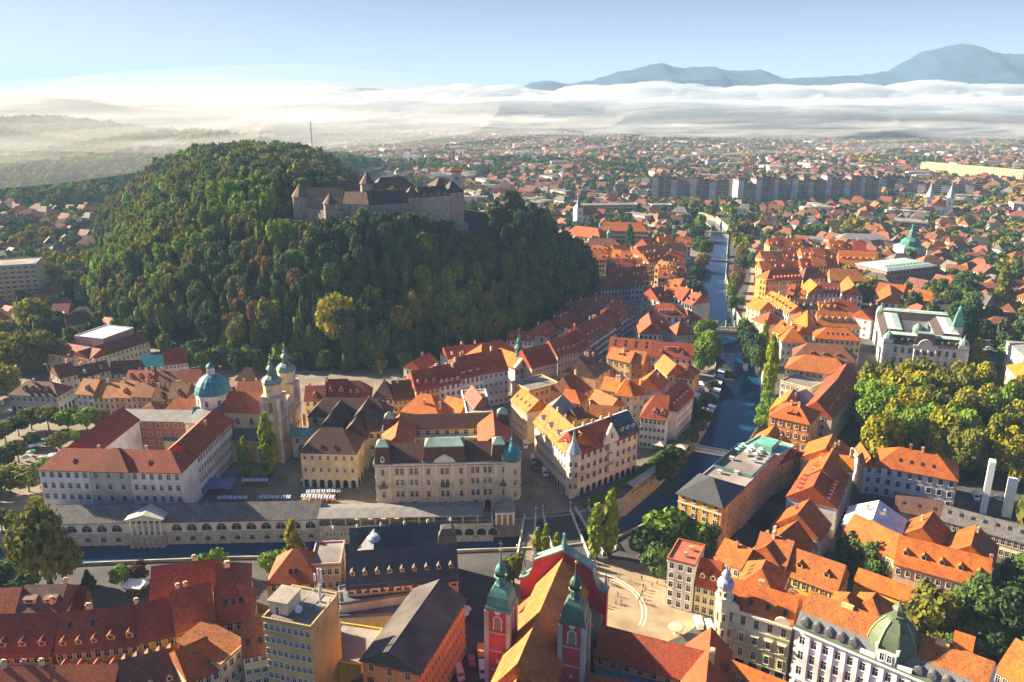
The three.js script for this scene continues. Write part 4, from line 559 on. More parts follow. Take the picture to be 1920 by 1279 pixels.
{ // ---- white corner palace with a pointed spire at its corner
const h = 17.8, C0 = [21.6, -264.6], R1 = [49.3, -287.6], L1 = [9.2, -297.5];
const mk = (P, Q) => { const u = [Q[0] - P[0], Q[1] - P[1]], L = Math.hypot(...u); return { L, u: [u[0] / L, u[1] / L] }; }, a = mk(C0, R1), b = mk(L1, C0), T = thing('corner_palace', 'white corner palace with arcaded ground floor, red roofs and a pointed blue corner spire', 'palace', null, C0[0], 0, C0[1]), Wm = plaster(0.70, 0.62, 0.50);
const side = (P, e, d, o) => { const n = [e.u[1], -e.u[0]], s = n[0] * P[0] + n[1] * P[1] < 0 ? -1 : 1, cx = P[0] + e.u[0] * e.L / 2 + n[0] * s * d / 2 - C0[0], cz = P[1] + e.u[1] * e.L / 2 + n[1] * s * d / 2 - C0[1]; wing(T, { x: cx, z: cz, r: Math.atan2(-e.u[1], e.u[0]), w: e.L, d, h, ...o }); };
const cut = 4.2, A2 = [C0[0] + a.u[0] * cut, C0[1] + a.u[1] * cut], B2 = [C0[0] - b.u[0] * cut, C0[1] - b.u[1] * cut]; a.L -= cut; b.L -= cut;
side(A2, a, 12, { roof: 'g', rm: ROOF.maroon, wm: Wm, rh: 6.2, fl: 4, b: [10, 0, 0, 0], win: [1.3, 2.2], arch: [2], ground: 2, ov: 0.8, fm: TRIM, chim: [[-0.5, -0.05, 1, 0.8, 1.4], [-0.2, -0.05, 1, 0.8, 1.4], [0.1, -0.05, 1, 0.8, 1.4], [0.4, -0.05, 1, 0.8, 1.4]] });
side(L1, b, 12, { roof: 'g', rm: ROOF.bright, wm: Wm, rh: 6.2, fl: 4, b: [12, 0, 0, 0], win: [1.3, 2.2], arch: [2], ground: 2, ov: 0.8, fm: TRIM, dorm: [[0, 4, 0.2, 2.2]], dr: ROOF.white, chim: [[-0.5, -0.1], [0.0, -0.1], [0.5, -0.1]] });
{ const na = [a.u[1], -a.u[0]], nb = [b.u[1], -b.u[0]], rel = (P, n, d, y) => V(P[0] + n[0] * d - C0[0], y, P[1] + n[1] * d - C0[1]), k = new Mold(), In = [(A2[0] + na[0] * 12 + B2[0] + nb[0] * 12) / 2 - C0[0], (A2[1] + na[1] * 12 + B2[1] + nb[1] * 12) / 2 - C0[1]]; k.prism([[B2[0] - C0[0], B2[1] - C0[1]], [0, 0], [A2[0] - C0[0], A2[1] - C0[1]], In], -0.2, h - 0.05); k.add(T, 'corner_wall', Wm); const q = new Mold(), E = V(-Math.sin(0) * 0.3, h + 0.05, 0.5), ra = rel(A2, na, 6, h + 6.2), rb = rel(B2, nb, 6, h + 6.2), ea = rel(A2, na, -0.8, h - 0.6), eb = rel(B2, nb, -0.8, h - 0.6), c = rel(A2, na, 6.2, h + 6.2).lerp(rb, 0.5); q.poly([E, ea, ra, c]).poly([eb, E, c, rb]); q.add(T, 'corner_roof', ROOF.red); a.L += cut; }
const p = Math.atan2(-a.u[1], a.u[0]), on = (u, y, o) => [a.u[0] * u + Math.sin(p) * o, y, a.u[1] * u + Math.cos(p) * o];
new Mold().lathe([[2.6, 4.5], [2.6, h + 0.4], [3.0, h + 0.6], [3.0, h + 1]], 10).add(T, 'corner_oriel', Wm, 1.0, 0, -0.9); new Mold().lathe([[2.8, h + 1], [0.9, h + 5], [0.06, h + 10.5], [0, h + 10.6]], 8).add(T, 'corner_spire', sheet(0.24, 0.34, 0.42, 0.45), 1.0, 0, -0.9);
for (const y of [5.2, 9.6, 13.8]) for (const t of [-0.5, 0.25]) put(T, 'window', windowGeo(1.0, 2.1, 1), [TRIM, GLASS], 1.0 + Math.sin(t) * 2.56, y, -0.9 + Math.cos(t) * 2.56, t);
const gb = new THREE.Shape([[-4, 0], [4, 0], [4, 1.5], [0, 8], [-4, 1.5]].map(q => new THREE.Vector2(...q))), g = put(T, 'gabled_bay', new THREE.ExtrudeGeometry(gb, { depth: 0.9, bevelEnabled: false }), Wm, ...on(a.L * 0.56, h - 0.6, 0.05), p); put(T, 'window', windowGeo(1.1, 2.2), [TRIM, GLASS], ...on(a.L * 0.56, h + 1.4, 0.95), p);
for (const y of [5.4, 10, 14.3]) new Mold().box(-1.3, 1.3, 0, 3, 0, 1.2).box(-1.5, 1.5, -0.3, 0, 0, 1.5).add(T, 'bay_window', TRIM, ...on(a.L * 0.56, y, 0.05), p);
put(T, 'mansard_patch', new Mold().poly([V(-5.2, h + 0.2, 0.9), V(5.2, h + 0.2, 0.9), V(5.2, h + 6.4, -5), V(-5.2, h + 6.4, -5)]).box(-5.2, 5.2, h, h + 0.2, -5, 0.9).geo(), sheet(0.035, 0.065, 0.10, 0.4), ...on(a.L * 0.85, 0.1, 0), p);
for (const k of [-3, 0, 3]) put(T, 'dormer', dormerGeo(1.4, 1.5, 1.05, 'gable'), [WALL.white, ROOF.slate, GLASS], ...on(a.L * 0.85 + k, h + 1.6, -0.5), p);
const q = new Mold(); q.box(0, a.L, h + 6.1, h + 6.5, -6.3, -5.7); q.add(T, 'ridge_wall', WALL.white, 0, 0.2, 0, p);
}
{ // ---- town hall
const rot = Math.atan2(8.5, 9.4), T = thing('town_hall', 'small white town hall front with arcade, pediment and green clock turret', 'town hall', null, 6, 0, -377.7, rot);
wing(T, { z: -9, w: 12.6, d: 18, h: 14.3, ax: 'z', roof: 'g', rm: ROOF.bright, wm: WALL.white, rh: 4.4, ov: 0.7 });
wing(T, { z: -25, w: 26, d: 14, h: 14, roof: 'h', rm: ROOF.orange, wm: WALL.white, rh: 6.5 });
windowsOn(T, 'window', 4, 1.5, 2.5, -4.6, 4.6, 10, 0, 0, 0, TRIM); windowsOn(T, 'window', 2, 1.4, 2.6, -4.8, 4.8, 5, 0, 0, 0, TRIM); put(T, 'loggia', doorGeo(5, 4.4), [TRIM, GLASS], 0, 4.4, 0.1); for (let i = 0; i < 3; i++) put(T, 'arched_doorway', doorGeo(2.6, 3.6), [TRIM_GREY, DARK], -4 + 4 * i, 0.05, 0);
new Mold().box(-6.6, 6.6, 13.8, 14.3, 0, 0.9).add(T, 'cornice', TRIM); new Mold().poly([V(-6.4, 14.3, 0.7), V(6.4, 14.3, 0.7), V(0, 18.4, 0.7)]).poly([V(6.6, 14.3, 0.9), V(6.6, 14.3, -1), V(0, 18.9, -1), V(0, 18.9, 0.9)]).poly([V(-6.6, 14.3, -1), V(-6.6, 14.3, 0.9), V(0, 18.9, 0.9), V(0, 18.9, -1)]).add(T, 'pediment', TRIM);
for (const x of [-6, -3, 3, 6]) new Mold().box(-0.35, 0.35, 4.2, 13.8, 0, 0.3, 0, 'db').add(T, 'pilaster', TRIM, x, 0, 0);
new Mold().lathe([[2.0, 16.5], [2.0, 18.2], [1.6, 18.4], [1.6, 21.6], [2.3, 21.8], [2.2, 22.2], [1.3, 23.4], [0.8, 24], [0.85, 25.4], [1.1, 25.7], [0.5, 27], [0.15, 28], [0.05, 31.5], [0, 31.6]], 8, 0, 0, -4).add(T, 'clock_turret', COPPER); new Mold().lathe([[0, 31.4], [0.3, 31.7], [0, 32]], 8, 0, 0, -4).add(T, 'gilded_ball', GOLD);
for (let k = 0; k < 4; k++) put(T, 'belfry_opening', doorGeo(0.9, 2.2), [COPPER_PALE, DARK], Math.sin(k * Math.PI / 2) * 1.55, 18.8, -4 + Math.cos(k * Math.PI / 2) * 1.55, k * Math.PI / 2);
}
{ // ---- castle
const T = thing('castle', 'brown-roofed stone castle with corner towers and a white clock tower on the hill', 'castle', null, -84, 66, -540), S = stone(0.30, 0.25, 0.20), S2 = stone(0.36, 0.32, 0.27), D1 = clay(0.085, 0.048, 0.036, 2), D2 = clay(0.17, 0.085, 0.05, 1), D3 = clay(0.055, 0.042, 0.040, 2);
const g = (A, B, d, h, rh, rm, o = {}) => { const u = [B[0] - A[0], B[1] - A[1]], L = Math.hypot(...u), n = [u[1] / L, -u[0] / L], s = n[0] * (A[0] - 0) + n[1] * (A[1]) < 0 ? -1 : 1; wing(T, { x: (A[0] + B[0]) / 2 + n[0] * s * d / 2 + 84, z: (A[1] + B[1]) / 2 + n[1] * s * d / 2 + 540, r: Math.atan2(-u[1], u[0]), w: L, d, h: h - 66, y: 0, y0: -8, roof: 'g', rm, wm: S, rh, cornice: 0, ...o }); };
g([-108, -511], [-90.5, -507], 11, 77.5, 6.5, D2, { fl: 2, b: [4, 0, 0, 0], win: [0.7, 1.1] });
g([-90.5, -507], [-67, -517], 12, 77.5, 7.5, D3, { fl: 2, b: [7, 0, 0, 0], win: [0.8, 1.2] });
g([-68.5, -519], [-59.5, -522.5], 9, 80.5, 6, D2, { roof: 'p', hk: 0.98, fl: 3, b: [2, 0, 0, 2], win: [0.8, 1.2] });
g([-59.5, -524], [-42, -536], 11, 80, 5.5, D1, { fl: 2, b: [6, 0, 0, 0], win: [1.0, 2.0], dorm: [[0, 4, 0.02, 2.0]], wm: S2 });
g([-42.5, -537], [-32.5, -543], 12, 81.5, 6.5, D3, { roof: 'h', fl: 3, b: [2, 3, 0, 0], win: [0.8, 1.1] });
g([-137, -529], [-112, -533], 11, 80, 4.5, D1, { fl: 2, b: [6, 0, 0, 0], win: [0.8, 1.3] });
g([-124, -537], [-98, -541], 11, 83, 4.8, D3, { fl: 2, b: [6, 0, 0, 0] });
g([-91, -535], [-66, -548], 13, 84, 6.5, D2, { roof: 'h', fl: 2, b: [0, 0, 0, 0] });
g([-52, -552], [-40, -560], 12, 84, 4.5, D1, { roof: 'h' });
const cone = (x, z, r, y0, y1, y2, n = 10, mat = D2) => { new Mold().lathe([[r * 1.06, y0 - 66], [r, y1 - 66]], n).add(T, 'round_tower', S, x + 84, 0, z + 540); new Mold().lathe([[r + 0.7, y1 - 66.2], [r + 0.7, y1 - 66], [0, y2 - 66]], n).add(T, 'tower_roof', mat, x + 84, 0, z + 540); };
cone(-138.5, -526, 5.2, 56, 80, 88.5, 8); cone(-116.5, -513, 4.2, 60, 77, 83.5, 10); cone(-97, -540, 4.6, 66, 87, 94.5, 10);
const seg = (A, B, y0, y1) => { const wl = new Mold(), u = [B[0] - A[0], B[1] - A[1]], L = Math.hypot(...u), nx = -u[1] / L, nz = u[0] / L, P = (q, y, o) => V(q[0] + nx * o + 84, y - 66, q[1] + nz * o + 540); wl.poly([P(A, y0, 0.6), P(B, y0, 0.6), P(B, y1, 0.6), P(A, y1, 0.6)]).poly([P(A, y1, 0.6), P(B, y1, 0.6), P(B, y1, -0.6), P(A, y1, -0.6)]).poly([P(B, y0, -0.6), P(A, y0, -0.6), P(A, y1, -0.6), P(B, y1, -0.6)]); wl.add(T, 'curtain_wall', S); };
seg([-134, -522], [-119, -511], 54, 72.5); seg([-117, -509.5], [-107, -508], 54, 73); seg([-60, -519.5], [-30, -534], 44, 61.5);
for (let i = 0; i < 3; i++) new Mold().box(-4, 4, 0, 0.3, -2, 2).add(T, 'terrace_canopy', COPPER_BLUE, 30 + i * 11, -4 - i, 22 - i * 5, 0.4);
// clock tower with battlements
const tx = 46, tz = -18; new Mold().box(-3, 3, 6, 28, -3, 3).add(T, 'clock_tower', plaster(0.46, 0.45, 0.44), tx, 0, tz); const m = new Mold().box(-3.6, 3.6, 26.6, 28.4, -3.6, 3.6); for (let i = 0; i < 5; i++) for (const s of [-1, 1]) { m.box(-3.6 + i * 1.6, -2.8 + i * 1.6, 28.4, 29.6, s * 3.6 - (s > 0 ? 0.5 : 0), s * 3.6 + (s > 0 ? 0 : 0.5)); if (i && i < 4) m.box(s * 3.6 - (s > 0 ? 0.5 : 0), s * 3.6 + (s > 0 ? 0 : 0.5), 28.4, 29.6, -3.6 + i * 1.6, -2.8 + i * 1.6); } m.add(T, 'battlement', WALL.brick, tx, 0, tz);
const ck = put(T, 'clock_face', new Mold().lathe([[1.2, 0], [1.2, 0.12], [0, 0.13]], 16).geo(), flat(0.1, 0.16, 0.4), tx, 22.5, tz + 3.02); ck.rotation.x = Math.PI / 2; put(T, 'tower_window', windowGeo(1.3, 2.6, 1), [WALL.brick, DARK], tx, 15.5, tz + 3);
for (const [x, z, h, c] of [[-2.4, 2, 12, [0.30, 0.05, 0.06]], [2.6, -1, 11, [0.05, 0.20, 0.08]]]) { put(T, 'flagpole', pole(0.12, h), flat(0.5, 0.5, 0.5), tx + x, 29, tz + z); put(T, 'flag', new Mold().poly([V(0, 0, 0), V(0.8, -0.5, 0.25), V(0.7, -5, 0.1), V(0, -4.6, 0)]).geo(), flat(...c), tx + x + 0.12, 29 + h, tz + z); }
const ms = thing('transmitter_mast', 'thin lattice transmitter mast rising from the wood behind the castle', 'mast', null, -215, 70, -880); const mm = new Mold(); for (const [x, z] of [[-0.5, -0.4], [0.5, -0.4], [0, 0.5]]) mm.box(x - 0.12, x + 0.12, 0, 46, z - 0.12, z + 0.12); for (let y = 2; y < 46; y += 2) mm.box(-0.5, 0.5, y, y + 0.2, -0.45, -0.3).box(-0.1, 0.1, y + 1, y + 1.2, -0.4, 0.5); mm.add(ms, 'lattice', flat(0.3, 0.2, 0.2)); put(ms, 'tip', pole(0.1, 8), flat(0.5, 0.1, 0.1), 0, 46, 0);
}
{ // ---- university
const A = [198.4, -405.4], B = [235.5, -391.5], L = Math.hypot(B[0] - A[0], B[1] - A[1]), rot = Math.atan2(-(B[1] - A[1]), B[0] - A[0]), T = thing('university', 'white palace with black roofs, green copper edges and corner towers behind the plane trees', 'palace', null, (A[0] + B[0]) / 2, 0, (A[1] + B[1]) / 2, rot), Wm = plaster(0.64, 0.61, 0.62), BK = clay(0.055, 0.034, 0.032, 2), h = 17;
const body = (x, z, w, d) => { wing(T, { x, z, w, d, h, roof: 'm', mi: 2.4, mh: 4.2, rh: 0.6, rm: BK, rt: ROOF.pale, wm: Wm, ov: 0.6 }); };
body(0, -6, L, 12); body(-L / 2 + 6, -33, 12, 41.6); body(L / 2 - 6, -33, 12, 41.6); body(0, -60, L, 12);
for (const y of [0.6, 6.2, 11.8]) windowsOn(T, 'window', 11, 1.4, y < 1 ? 2 : 3, -L / 2 + 2.4, L / 2 - 2.4, y + (y < 1 ? 1.4 : 0.6), 0, 0, y > 1 && y < 10 ? 1 : 0, TRIM);
for (const y of [6.2, 11.8]) { windowsOn(T, 'window', 14, 1.3, 2.8, -2, 58, y + 0.6, L / 2, Math.PI / 2, 0, TRIM); windowsOn(T, 'window', 14, 1.3, 2.8, -58, 2, y + 0.6, L / 2, -Math.PI / 2, 0, TRIM); }
new Mold().box(-5.8, 5.8, 0, h + 0.6, 0, 0.9, 0, 'db').add(T, 'centre_bay', Wm); for (let i = 0; i < 4; i++) new Mold().lathe([[0.5, 6], [0.42, 15.6]], 8, 0, -5 + i * 3.3, 1.3).add(T, 'column', TRIM); windowsOn(T, 'window', 3, 1.7, 3.4, -3.4, 3.4, 7, 0.9, 0, 1, TRIM); windowsOn(T, 'window', 3, 1.5, 2.4, -3.4, 3.4, 12.4, 0.9, 0, 0, TRIM);
const ped = new THREE.Shape(); ped.moveTo(-3.4, 0); ped.lineTo(3.4, 0); ped.absarc(0, 0, 3.4, 0, Math.PI, false); put(T, 'attic_gable', new THREE.ExtrudeGeometry(ped, { depth: 0.8, bevelEnabled: false, curveSegments: 14 }), TRIM, 0, h + 0.6, 0.2);
new Mold().box(-5.5, 5.5, 0, 5.4, 0.9, 6.5, 0, 'db').add(T, 'porch', WALL.beige); for (const x of [-3.4, 0, 3.4]) put(T, 'arched_doorway', doorGeo(2.4, 4.2), [TRIM, DARK], x, 0, 6.5);
new Mold().frustum(-5.5, 5.5, -8.5, 0, h + 0.4, -3.8, 3.8, -6.6, -1.8, h + 6.4, 0, true, 1).add(T, 'centre_roof', [BK, COPPER_PALE]);
for (const [x, z, s] of [[-3, -14, 1], [1.5, -14.5, 0.8]]) new Mold().lathe([[2.4 * s, h + 2], [2.4 * s, h + 5], [2.6 * s, h + 5.2], [2.3 * s, h + 6.8], [1.2 * s, h + 8], [0.3, h + 8.6], [0.1, h + 10.4], [0, h + 10.5]], 12, 0, x, z).add(T, 'roof_cupola', COPPER_PALE);
for (const [x, z, t] of [[-L / 2 + 2, -2, 0], [L / 2 - 2, -2, 0], [-L / 2 + 2, -62, 0], [L / 2 - 2, -26, 1]]) { const e = t ? 9 : 0; new Mold().box(-2.4, 2.4, 0, h + 2.5 + e * 0.4, -2.4, 2.4).add(T, 'corner_tower', Wm, x, 0, z); if (t) new Mold().frustum(-2.7, 2.7, -2.7, 2.7, h + 6, -1.2, 1.2, -1.2, 1.2, h + 14).lathe([[1.2, h + 14], [1.3, h + 15.6], [0.9, h + 16.6], [0.2, h + 17.4], [0.05, h + 21], [0, h + 21.1]], 8).add(T, 'tower_cap', [COPPER], x, 0, z); else new Mold().lathe([[2.7, h + 2.5], [2.6, h + 3.2], [2, h + 4.6], [0.8, h + 5.4], [0.5, h + 6], [0.1, h + 7.6], [0, h + 7.7]], 10).add(T, 'tower_cap', COPPER_PALE, x, 0, z); }
for (const x of [-14.5, -11, -8, 8, 11, 14.5]) put(T, 'dormer', dormerGeo(1.0, 1.1, 1.6, 'gable'), [COPPER_PALE, COPPER_PALE, GLASS], x, h + 1.6, -0.6);
const cr = new Mold(); for (const [x0, x1, z0, z1] of [[-L / 2 + 2, L / 2 - 2, -2.6, -2.1], [-L / 2 + 2, L / 2 - 2, -58.2, -57.7]]) cr.box(x0, x1, h + 4.2, h + 4.6, z0, z1); cr.add(T, 'copper_edging', COPPER_PALE);
}
{ // ---- brick library with the pale copper roof, and the domed church behind
const T = thing('library', 'large brown brick library block with a pale green copper roof', 'library', null, 299, 0, -610, 23.5 * DEG);
wing(T, { w: 52, d: 30, h: 17, roof: 'm', mi: 3, mh: 1.6, rh: 1.2, rm: ROOF.pale, rt: ROOF.pale, wm: stone(0.30, 0.20, 0.17), fl: 4, b: [15, 8, 0, 0], win: [0.9, 1.3], far: 1, ov: 0.7 });
for (let i = 0; i < 12; i++) new Mold().box(-0.9, 0.9, 0, 1.2, -1.2, 1.2).add(T, 'roof_lantern', COPPER_PALE, -20 + i * 3.6, 18.4, 8);
const C = thing('domed_church', 'church with a broad green copper dome and lantern above the library roof', 'church', null, 356, 0, -705); wing(C, { w: 20, d: 20, h: 14, roof: 'p', rm: ROOF.copper, wm: WALL.grey, rh: 5, hk: 0.6 }); new Mold().lathe([[8, 14], [8.6, 16.5], [8.8, 17], [8, 19.5], [5.5, 21.6], [2.6, 22.4], [2.4, 23], [2, 27], [2.6, 27.4], [1.8, 29], [1, 30], [0.9, 32.4], [0.3, 34], [0.05, 38], [0, 38.1]], 10).add(C, 'dome', COPPER);
}
{ // ---- market arcade along the river
const A = [-166.5, -241.9], B = [-67, -245.6], L = Math.hypot(B[0] - A[0], B[1] - A[1]), rot = Math.atan2(-(B[1] - A[1]), B[0] - A[0]), T = thing('market_arcade', 'long pale market arcade with grey tiled roof and arched windows on the river wall', 'arcade', null, (A[0] + B[0]) / 2, 0, (A[1] + B[1]) / 2, rot), Wm = plaster(0.62, 0.58, 0.52), ST = stone(0.42, 0.39, 0.35);
new Mold().box(-L / 2, L / 2, -6.8, -1.4, -11, 0.25, 0, 'd').add(T, 'river_wall', ST); new Mold().box(-L / 2, L / 2, -1.4, 3.3, -11, 0, 0, 'd').add(T, 'hall_wall', Wm);
put(T, 'roof', roofGeo(L, 11, 3.3, 3.6, 5, 0, 0.7).geo(), ROOF.asbestos, 0, 0, -5.5);
for (let i = 0; i < 19; i++) { const x = -L / 2 + 5 + i * (L - 8) / 18; if (Math.abs(x + 8.8) < 6.4) continue; put(T, 'arched_window', windowGeo(3.4, 2.6, 1), [Wm, GLASS], x, -0.8, 0); put(T, 'arched_window', windowGeo(1.7, 1.5, 1), [ST, GLASS], x, -4.4, 0.25); }
// portico
const px = -8.8; new Mold().box(px - 6, px + 6, -6.8, -1.2, 0, 2, 0, 'd').add(T, 'portico_base', ST); for (let i = 0; i < 6; i++) new Mold().lathe([[0.42, -1.2], [0.36, 3.9], [0.5, 4], [0.5, 4.3]], 10).add(T, 'column', TRIM, px - 5 + i * 2, 0, 1.5); for (let i = 0; i < 6; i++) new Mold().lathe([[0.42, -6.4], [0.38, -1.9]], 10).add(T, 'column', TRIM_GREY, px - 5 + i * 2, 0, 2.3);
new Mold().box(px - 6.2, px + 6.2, 4.3, 4.9, -4, 2.2).poly([V(px - 6.2, 4.9, 2.2), V(px + 6.2, 4.9, 2.2), V(px, 6.6, 2.2)]).poly([V(px - 6.6, 4.85, 2.5), V(px, 6.8, 2.5), V(px, 6.8, -6), V(px - 6.6, 4.85, -6)].reverse(), 1).poly([V(px, 6.8, 2.5), V(px + 6.6, 4.85, 2.5), V(px + 6.6, 4.85, -6), V(px, 6.8, -6)].reverse(), 1).add(T, 'portico_roof', [TRIM, patchy(0.46, 0.45, 0.38)]);
const Q = thing('open_colonnade', 'open market colonnade with a ribbed roof over low arches beside the bridges', 'arcade', null, -36.5, 0, -244.6, rot), W2 = 60;
new Mold().box(-W2 / 2, W2 / 2, -6.8, 0.2, -9, 0.2, 0, 'd').add(Q, 'river_wall', ST); new Mold().box(-W2 / 2, W2 / 2, 0.2, 1.1, -0.2, 0.2).add(Q, 'parapet', TRIM_GREY);
for (let i = 0; i < 10; i++) put(Q, 'arched_window', doorGeo(3.4, 2.7), [TRIM, GLASS], -7 + i * 4.1, -3.4, 0.2); for (let i = 0; i < 4; i++) windowsOn(Q, 'window', 3, 0.7, 1.4, -27.4 + i * 5 - 0.0, -25 + i * 5, -2.6, 0.2);
for (let i = 0; i < 12; i++) for (const z of [-0.6, -8]) new Mold().box(-0.22, 0.22, 0.2, 4.1, -0.22, 0.22).add(Q, 'pillar', TRIM_GREY, -W2 / 2 + 4 + i * 5.05, 0, z);
new Mold().box(-W2 / 2, W2 / 2 - 4, 4.1, 4.4, -9.3, 0.6, 1).poly([V(-W2 / 2 - 0.4, 4.4, 0.7), V(W2 / 2 - 3.6, 4.4, 0.7), V(W2 / 2 - 3.6, 5.4, -4.4), V(-W2 / 2 - 0.4, 5.4, -4.4)]).poly([V(W2 / 2 - 3.6, 4.4, -9.5), V(-W2 / 2 - 0.4, 4.4, -9.5), V(-W2 / 2 - 0.4, 5.4, -4.4), V(W2 / 2 - 3.6, 5.4, -4.4)]).add(Q, 'roof', [ROOF.grey, TRIM_GREY]);
for (let i = 0; i < 7; i++) new Mold().box(-1.4, 1.4, 0, 0.9, -0.5, 0.5, 1).box(-1.7, 1.7, 2.1, 2.25, -0.9, 0.9, 0).add(Q, 'stall', [flat(0.6, 0.36, 0.06), WALL.ochre], -20 + i * 4.6, 0.25, -4.5);
const K = thing('kiosk', 'small red and white temple-like kiosk at the end of the colonnade', 'kiosk', null, -2.6, 0, -250, rot); wing(K, { w: 6.4, d: 7, h: 4.6, roof: 'g', ax: 'z', rm: ROOF.grey, wm: WALL.brick, rh: 1.6, cornice: 0 }); for (const x of [-3, -1, 1, 3]) new Mold().box(-0.35, 0.35, 0, 4.6, 0, 0.3, 0, 'b').add(K, 'pilaster', WALL.white, x, 0, 3.5); put(K, 'door', doorGeo(1.4, 2.8, 0), [TRIM, DARK], 0, 0, 3.5); new Mold().box(-3.5, 3.5, 4.1, 4.7, 3.3, 4).add(K, 'cornice', WALL.white);
}
// ---------------------------------------------------------------- roof furniture of single buildings (in their own frames)
const officeRoof = T => {
const H = 27.3; new Mold().box(-2.4, 2.4, 0, 3.2, -3, 3).box(-2.7, 2.7, 3.2, 3.5, -3.3, 3.3, 1).add(T, 'stair_house', [WALL.beige, patchy(0.36, 0.32, 0.28)], -3.4, H, 1.2); put(T, 'door', doorGeo(0.9, 2, 0), [FRAME, IRON], -3.6, H, 4.25);
put(T, 'antenna_mast', pole(0.28, 9), flat(0.55, 0.55, 0.56), 3.4, H, -3); for (const [x, y, z] of [[0.9, 6.4, 0.3], [-0.9, 6.6, 0.2], [0.2, 7.4, -0.9], [0.8, 4.4, 0.6]]) new Mold().box(-0.22, 0.22, 0, 1.9, -0.14, 0.14).add(T, 'antenna_panel', flat(0.72, 0.72, 0.72), 3.4 + x, H + y - 1, -3 + z);
const fr = new Mold(); for (const [x0, z0, x1, z1] of [[0, -6, 6, -6], [0, 0, 6, 0], [0, -6, 0, 0], [6, -6, 6, 0]]) fr.box(Math.min(x0, x1) - 0.1, Math.max(x0, x1) + 0.1, 1.1, 1.3, Math.min(z0, z1) - 0.1, Math.max(z0, z1) + 0.1); for (const [x, z] of [[0, -6], [6, -6], [0, 0], [6, 0]]) fr.box(x - 0.1, x + 0.1, 0, 1.1, z - 0.1, z + 0.1); fr.add(T, 'mast_frame', flat(0.32, 0.32, 0.33), 0.4, H, 0);
const dish = put(T, 'dish', new Mold().lathe([[0.1, 0], [0.7, 0.18], [1.0, 0.5]], 14).geo(), flat(0.7, 0.7, 0.7), 1.2, H + 1.2, 2.6); dish.rotation.x = 0.9;
const rail = new Mold(); for (let i = 0; i < 22; i++) rail.box(-9 + i * 0.82, -8.94 + i * 0.82, 0.4, 1.4, 7.2, 7.26); rail.box(-9, 8.4, 1.36, 1.44, 7.19, 7.27).box(-9, 8.4, 0.85, 0.9, 7.19, 7.27); rail.add(T, 'railing', IRON, 0.2, H, 0);
};
const storeDome = T => {
new Mold().lathe([[4.2, 12], [4.2, 14.2], [3.6, 16.6], [2.4, 18.2], [2.2, 18.4], [0, 18.6]], 4, 0, 13.5, -15, 0.785).add(T, 'corner_dome', sheet(0.075, 0.085, 0.08, 0.55)); new Mold().lathe([[1.9, 0], [1.9, 0.9], [1.2, 1.6], [0, 1.9]], 14).add(T, 'glass_cupola', std(0.35, 0.45, 0.55, 0.15), -8, 19.2, -9);
for (let i = 0; i < 12; i++) new Mold().box(-0.7, 0.7, 0, 0.5, 0, 0.25, 0, 'b').add(T, 'ornament', TRIM, -20 + i * 3.1, 12.9, 6.52);
for (const x of [-20, -13, -6, 1, 8, 15]) put(T, 'ridge_lamp_finial', new Mold().lathe([[0.4, 0], [0.5, 0.7], [0.3, 1.1], [0, 1.3]], 8).geo(), flat(0.5, 0.48, 0.4), x, 18.9, -17);
};
const yardHoods = T => { for (let i = 0; i < 3; i++) new Mold().box(-0.9, 0.9, 0, 0.9, -0.9, 0.9).lathe([[1.2, 0.9], [0, 1.6]], 4, 1, 0, 0, Math.PI / 4).add(T, 'glass_hood', [std(0.2, 0.3, 0.42, 0.2), std(0.3, 0.42, 0.55, 0.2)], -2, 8.3, -5 + i * 4.2); new Mold().box(-4, 4, 0, 2.4, -1.4, 1.4).add(T, 'vent_box', patchy(0.22, 0.19, 0.15), 3, 8.3, -9); for (let i = 0; i < 5; i++) new Mold().box(-3.2, 3.2, 0, 0.3, -0.12, 0.12).add(T, 'roof_beam', flat(0.4, 0.42, 0.5), 6, 8.5, -4 + i * 1.2); };
